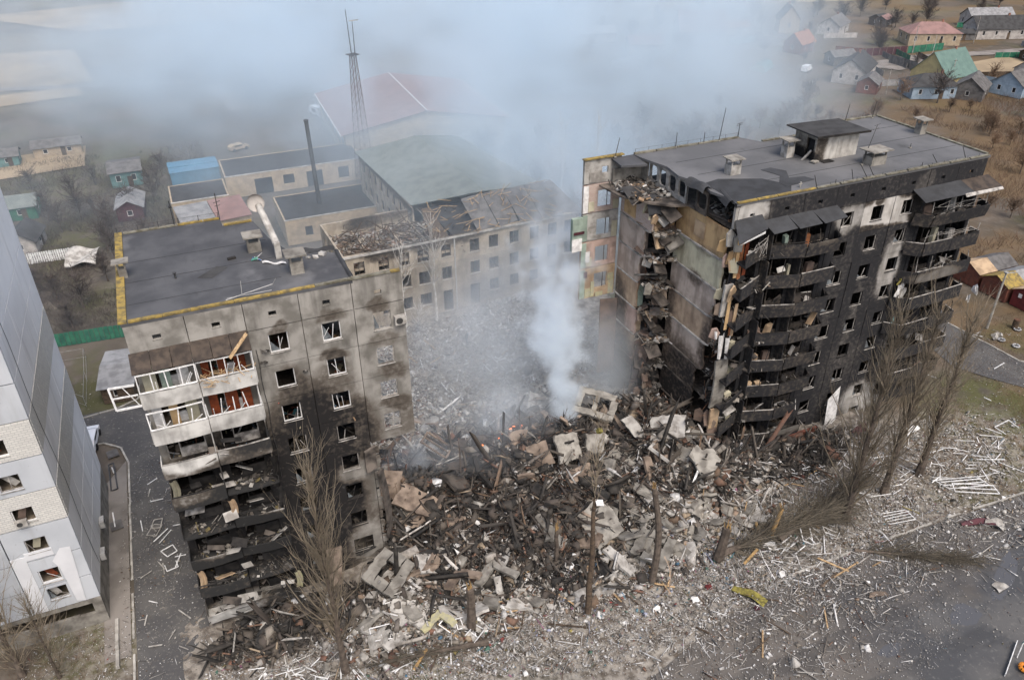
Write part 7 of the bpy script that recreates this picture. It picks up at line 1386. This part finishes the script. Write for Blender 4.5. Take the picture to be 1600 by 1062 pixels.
t = thing('leaning_frame', 'dark lattice frame leaning against the pale block', 'frame', (-13.0, 71.5, 0)); MB().beam((0, 0, 0), (-.1, 3.6, .6), .12).beam((.6, 0, .1), (.4, 3.6, .7), .12).beam((0, 0, 0), (.6, 0, .1), .1).beam((-.1, 3.6, .6), (.4, 3.6, .7), .1).build('frame', MT['steel'], t)
for (y, h) in ((75.2, 1.0), (68.0, 2.2)): obj('drain_pipe', MB().tube((-12.9, y, .1), (-12.7, y - h, .1), .07).mesh('drain_pipe', MT['cloth_w']), label='white pipe lying on the path beside the pale block, %s one' % ('upper' if y > 70 else 'lower'), cat='pipe')
# sheets, cloths and odd bright things
def cloth(name, x, y, W_, H_, m, label, rz=0, hgt=.25, z=.05, cat='cloth'):
    obj(name, MB().sheet(lambda u, v: ((u - .5) * W_ * (1 - .4 * v), (v - .5) * H_, hgt * (math.sin(u * 6 + v * 5) * .5 + .5) * (1 - abs(v - .5))), 8, 8, .02).mesh(name, MT[m]), loc=(x, y, max(0, rubn(x, y)) + z), rot=(0, 0, rz), label=label, cat=cat)
cloth('yellow_cloth', 36.9, 34.9, 1.0, 3.0, 'cloth_y', 'twisted mustard yellow cloth lying on the ground below the stump', .5, .5)
cloth('metal_sheet', 62.0, 33.2, .9, 3.2, 'maroon', 'maroon folded metal sheet on the street beside the kerb', 1.2, .3, cat='sheet'); cloth('metal_sheet', 63.3, 32.4, 1.4, 1.6, 'conc_pale', 'white end of the folded sheet on the street', .6, .5, cat='sheet')
cloth('paper_sheet', 57.3, 27.0, 1.4, .9, 'conc_pale', 'crumpled white board lying on the street by the right puddle', .1, .15, cat='board'); cloth('plastic_sheet', 76.3, 36.6, 3.0, 1.2, 'cloth_w', 'torn white plastic sheet on the grass right of the poplars', .2, .2, cat='plastic sheet')
cloth('plastic_sheet', 47.0, 30.6, 1.8, .5, 'conc_warm', 'pale strip of board on the muddy edge of the street', -.2, .2, cat='board'); cloth('maroon_cloth', 60.3, 47.0, 2.2, .8, 'maroon', 'crumpled maroon cloth on broken glass by the entrance of the right block', .3, .8, .8)
cloth('green_bag', 34.2, 37.0, .6, .5, 'red', 'small red bundle below the splintered stump', 0, .4); cloth('pink_cloth', 36.6, 33.5, .5, .4, 'maroon', 'small dark red scrap beside the mustard cloth', 0, .3)
cloth('white_bag', 42.0, 38.6, 1.1, .9, 'cloth_w', 'bulging white bag beside the ladder like frame', .3, .7); cloth('white_bag', 17.5, 49.8, 1.3, 1.4, 'cloth_w', 'white crumpled insulation lump near the left of the heap', .3, .9); cloth('white_bag', 15.2, 47.9, .8, 1.4, 'cloth_w', 'drooping white sheet left of the insulation lump', .3, .6)
cloth('blue_bag', 24.7, 50.8, .8, 1.0, 'galv', 'blue grey appliance casing lying in the charred middle', .2, .5); cloth('ribbon', 98.0, 64.6, .4, 1.6, 'cloth_w', 'white ribbon caught in brush before the red garages', -.6, 1.4, 1.2); cloth('ribbon', 96.0, 63.8, .4, 1.6, 'cloth_w', 'lower white ribbon in brush before the red garages', -1.0, 1.0, .8)
cloth('foil', 67.0, 46.0, 2.4, .8, 'cloth_w', 'glinting foil scrap behind the poplars', .2, .4)
for j, (x, y) in enumerate(((32.4, 36.4), (28.9, 36.8), (24.3, 38.2), (41.0, 35.6))): cloth('foam_block', x, y, .7, .6, 'cloth_w', 'small white foam block ' + place(x, y), j, .3, cat='foam')
for (x, y, a, lab) in ((38.8, 38.0, .2, 'raw yellow splintered board on end by the thick stump'), (41.8, 39.6, 1.2, 'raw yellow splintered board leaning left of the ladder like frame'), (8.5, 39.6, .5, 'long raw timber lying at the bottom edge')):
    obj('splintered_board', MB().beam((0, 0, 0), (1.6 * math.cos(a), 1.6 * math.sin(a), .9), .22, .08).mesh('splintered_board', MT['splinter']), loc=(x, y, max(0, rub(x, y))), label=lab, cat='board')
obj('long_beam', MB().beam((0, 0, 0), (5.8, -.9, -.25), .28, .22).mesh('long_beam', MT['redbrown']), loc=(45.2, 45.4, .9), label='long rust red beam lying below the foot of the right block', cat='beam')
# mast, sign and toy at the bottom right corner
t = thing('sign_post', 'small leaning blue sign on a white post at the bottom right corner', 'sign', (52.4, 21.4, 0)); MB().tube((0, 0, 0), (.5, .3, 1.7), .04, n=6).build('post', MT['white'], t); MB().obox((.5, .25, 1.5), (.5, .05, .55), (.2, .2, .3)).build('sign_face', MT['teal'], t)
fence((50.0, 20.6), (53.6, 22.4), .35, 'white', 'low white kerb rail at the bottom right corner', name='kerb_rail', t=.06, post=False)
t = thing('orange_planter', 'round orange planter with a dark opening at the bottom right corner', 'planter', (51.9, 20.4, 0)); mb = MB()
for j in range(12):
    a, b = 2 * PI * j / 12, 2 * PI * (j + 1) / 12; mb.tube((.35 * math.cos(a), .35 * math.sin(a), .3), (.35 * math.cos(b), .35 * math.sin(b), .3), .16, n=7, cap=False)
mb.build('rim', simple('bright_orange_plastic', (.55, .2, .02), (.45, .15, .02), 2, .5), t); MB().tube((0, 0, 0), (0, 0, .3), .3, n=12).build('base', MT['char'], t)
t = thing('umbrella_stand', 'pale bent pole with a blue and white cap lying at the bottom edge', 'pole', (36.0, 27.9, 0)); MB().tube((0, 0, .1), (1.0, -3.0, .2), .06, n=6).build('pole', MT['conc_pale'], t); MB().tube((0, 0, .05), (-.1, .3, .6), .4, .1, 10).build('cap', MT['conc_pale'], t)
# twisted dark metal at the entrance of the right block
mb = MB()
for j in range(60):
    a = Vector((R.uniform(56, 63), R.uniform(46, 50), R.uniform(.3, 1.2))); d = Vector((R.gauss(0, 1), R.gauss(0, .7), abs(R.gauss(0, .6)))).normalized() * R.uniform(.8, 2.6); mb.beam(a, a + d, .06, .04)
obj('collapsed_porch', mb.mesh('collapsed_porch', MT['sootwhite']), label='tangle of collapsed porch bars at the entrance of the right block', cat='wreckage', kind='stuff')
# a man in dark clothes in the yard
def person(x, y, rz, label):
    t = thing('person', label, 'person', (x, y, max(0, rubn(x, y))), rz)
    J = [(0, 0, .95), (0, .0, 1.2), (0, .0, 1.42), (0, .02, 1.54), (0, .03, 1.66), (.11, 0, .9), (.13, .12, .5), (.13, .05, .08), (.13, .2, .04), (-.11, 0, .9), (-.13, -.08, .5), (-.13, -.2, .1), (-.13, -.05, .04), (.2, 0, 1.42), (.28, -.03, 1.14), (.28, .1, .92), (-.2, 0, 1.42), (-.28, .02, 1.14), (-.27, .16, .95)]
    E_ = [(0, 1), (1, 2), (2, 3), (3, 4), (0, 5), (5, 6), (6, 7), (7, 8), (0, 9), (9, 10), (10, 11), (11, 12), (2, 13), (13, 14), (14, 15), (2, 16), (16, 17), (17, 18)]
    rad = [.15, .15, .15, .06, .1, .1, .075, .05, .05, .1, .075, .05, .05, .085, .055, .04, .085, .055, .04]
    me = bpy.data.meshes.new('body'); me.from_pydata(J, E_, []); me.materials.append(simple('dark_jacket_cloth', (.03, .05, .055), (.02, .03, .035), 6)); o = obj('body', me, t)
    md = o.modifiers.new('skin', 'SKIN'); 
    for v, r_ in zip(me.skin_vertices[0].data, rad): v.radius = (r_, r_)
    me.skin_vertices[0].data[0].use_root = True; o.modifiers.new('sub', 'SUBSURF').render_levels = 1
    MB().tube((0, .03, 1.66), (0, .02, 1.78), .1, .06, 10).build('cap', MT['char'], t); MB().obox((0, .1, 1.66), (.13, .04, .14)).build('face', simple('skin', (.4, .25, .18), (.35, .2, .15), 8), t)
person(29.3, 82.5, .5, 'person in dark clothes walking through the debris in the yard')

# ------------------------------------------------------------------ embers and smoke
k = Mat('glowing_embers', .9); k.color((.05, .02, .01)); e = k.b; e.inputs['Emission Color'].default_value = (1, .22, .05, 1); e.inputs['Emission Strength'].default_value = 3.0
mb = MB()
for (x, y, n_) in ((25.4, 57.2, 9), (26.6, 57.8, 6), (24.4, 58.2, 4), (15.6, 59.0, 2), (21.8, 58.6, 2)):
    for j in range(n_): a = Vector((x + R.gauss(0, .35), y + R.gauss(0, .2), 0)); a.z = rubn(a.x, a.y) + R.uniform(.1, .3); mb.obox(a, (R.uniform(.08, .25), R.uniform(.05, .15), R.uniform(.08, .28)), (R.random(), R.random(), R.random()))
obj('embers', mb.mesh('embers', k.m), label='glowing orange embers in the charred middle of the heap', cat='fire', kind='stuff')

class Fd(Nd):
    pass
def gn_pos(ng): 
    p_ = ng.nodes.new('GeometryNodeInputPosition').outputs[0]; s_ = ng.nodes.new('ShaderNodeSeparateXYZ'); ng.links.new(p_, s_.inputs[0]); return p_, [Nd(ng, o) for o in s_.outputs]
def smoke(name, lo, hi, res, fieldfn, density, color, label, aniso=0.1):
    me = bpy.data.meshes.new(name); me.from_pydata([lo, hi], [], []); o = obj(name, me, label=label, cat='smoke', kind='stuff')
    ng = bpy.data.node_groups.new(name, 'GeometryNodeTree'); ng.interface.new_socket('Geometry', in_out='OUTPUT', socket_type='NodeSocketGeometry')
    out = ng.nodes.new('NodeGroupOutput'); vc = ng.nodes.new('GeometryNodeVolumeCube'); vc.inputs['Min'].default_value = lo; vc.inputs['Max'].default_value = hi
    for k_, v in zip(('Resolution X', 'Resolution Y', 'Resolution Z'), res): vc.inputs[k_].default_value = v
    ng.links.new(fieldfn(ng).k, vc.inputs['Density'])
    m = bpy.data.materials.new(name); m.use_nodes = True; t = m.node_tree; t.nodes.clear()
    pv = t.nodes.new('ShaderNodeVolumePrincipled'); mo = t.nodes.new('ShaderNodeOutputMaterial'); t.links.new(pv.outputs[0], mo.inputs['Volume'])
    pv.inputs['Density'].default_value = density; pv.inputs['Color'].default_value = (*color, 1); pv.inputs['Anisotropy'].default_value = aniso
    sm = ng.nodes.new('GeometryNodeSetMaterial'); sm.inputs['Material'].default_value = m; ng.links.new(vc.outputs[0], sm.inputs[0]); ng.links.new(sm.outputs[0], out.inputs[0])
    md = o.modifiers.new('smoke', 'NODES'); md.node_group = ng; me.materials.append(m); return o
def gvec(ng, xs, a, off=0.):
    c = ng.nodes.new('ShaderNodeCombineXYZ')
    for i, (x, s_) in enumerate(zip(xs, a)): ng.links.new((x * s_ + off).k, c.inputs[i])
    return c.outputs[0]
def gb(x, y, z, cx, cy, cz, rx, ry, rz, s_=1.):
    a = (x - cx) * (1 / rx); b = (y - cy) * (1 / ry); c = (z - cz) * (1 / rz); return (a * a + b * b + c * c).step(1.0, .0) * s_
def bank(ng):
    p_, (x, y, z) = gn_pos(ng)
    n = nz(ng, gvec(ng, (x, y, z), (1, 1, 1.5)), .026, 8, rough=.62); n2 = nz(ng, gvec(ng, (x, y, z), (1, 1, 1.5), 50.), .085, 6, rough=.6)
    east = (x - y * .80 + (n2 - .5) * 90.0 + (n - .5) * 80.0).step(52, -26)          # clear air to the east
    near = y.step(74, 92); top = z.step(44, 14)
    dens = (n * 3.0 + n2 * 1.3 - 2.02).max(0.0) * 2.4 + x.step(-12, 22) * .08 + .035
    d = dens * east * near * top
    west = x.step(-25, 50) * .74 + .26
    d = d * west * (y.step(110, 200) * .4 + .6)
    pocket = gb(x, y, z, 8, 150, 8, 40, 34, 22, .13) + gb(x, y, z, 34, 112, 8, 34, 36, 20, .20) + gb(x, y, z, 38, 150, 6, 42, 50, 26, .28) + gb(x, y, z, 5, 210, 10, 60, 70, 30, .35) + gb(x, y, z, 62, 92, 20, 30, 22, 30, .85) + gb(x, y, z, 110, 165, 10, 45, 60, 40, .55) + gb(x, y, z, 45, 235, 10, 90, 60, 60, .45) + gb(x, y, z, 70, 120, 8, 26, 26, 26, .35)
    return d + pocket * near * (n2 * 2.8 + n * 2.2 - 2.05).max(0.0) * top * 1.6
smoke('smoke_bank', (-80, 74, 0), (260, 420, 46), (170, 173, 23), bank, SM_BANK, (.80, .915, 1.0), 'wide bank of blue grey smoke drifting behind the ruined block')
def plume(ng):
    p_, (x, y, z) = gn_pos(ng); n = nz(ng, gvec(ng, (x, y, z), (1, 1, .75)), .20, 6, rough=.6); n2 = nz(ng, gvec(ng, (x, y, z), (1, 1, 1), 21.), .55, 4)
    n3 = nz(ng, gvec(ng, (x, y, z), (1, 1, 1), 71.), .11, 3)
    wx_ = (n - .5) * 8.0 + (n3 - .5) * 7.0; wy = (nz(ng, gvec(ng, (x, y, z), (1, 1, .8), 33.), .2, 5) - .5) * 8.0
    t = (z - 4).max(0.0); ax = 30.6 + t * .13 + t * t * .017; ay = 57 + t * .55 + t * t * .022; r = .8 + t * .34
    dx = x - ax + wx_ * t.step(0, 8); dy = y - ay + wy * t.step(0, 8); q = ((dx * dx + dy * dy) / (r * r))
    core = (1.0 - q + (n - .5) * 5.5 + (n2 - .5) * 4.0).step(.45, 1.3) * (n2 * 1.5 + .25) * t.step(24, 7) * z.step(3.0, 4.5) * (2.2 / (r + 1.2) + .32)
    haze_ = (gb(x, y, z, 23, 59, 5, 11, 7, 5, .085) + gb(x, y, z, 31, 70, 9, 15, 16, 11, .05) + gb(x, y, z, 15, 57.5, 4, 5, 4, 4, .16) + gb(x, y, z, 25.5, 59.5, 6, 5, 4, 4, .16) + gb(x, y, z, 38, 62, 6, 5, 5, 9, .12) + gb(x, y, z, 22, 72, 6, 18, 14, 9, .032)) * (n * 2.6 - .7).max(0.0) * 1.6
    wisp = gb(x, y, z, 15.0, 57.0, 4, 1.0, 1.0, 4, .8) * n2
    fade = z.step(40, 30) * y.step(95, 80)
    return (core + haze_ + wisp) * fade
smoke('smoke_plume', (6, 50, 1), (56, 98, 38), (125, 120, 92), plume, SM_PLUME, (.90, .955, 1.0), 'white smoke plume rising from the heap and drifting back')
# thin haze in all the air of the place
hz = MB().box(-620, 900, -60, 900, -1.2, 56.5)
k = bpy.data.materials.new('haze'); k.use_nodes = True; t_ = k.node_tree; t_.nodes.clear(); pv = t_.nodes.new('ShaderNodeVolumePrincipled'); mo = t_.nodes.new('ShaderNodeOutputMaterial'); t_.links.new(pv.outputs[0], mo.inputs['Volume']); pv.inputs['Density'].default_value = HAZE; pv.inputs['Color'].default_value = (.88, .93, 1, 1)
if HAZE: obj('haze', hz.mesh('haze', k), kind='stuff')
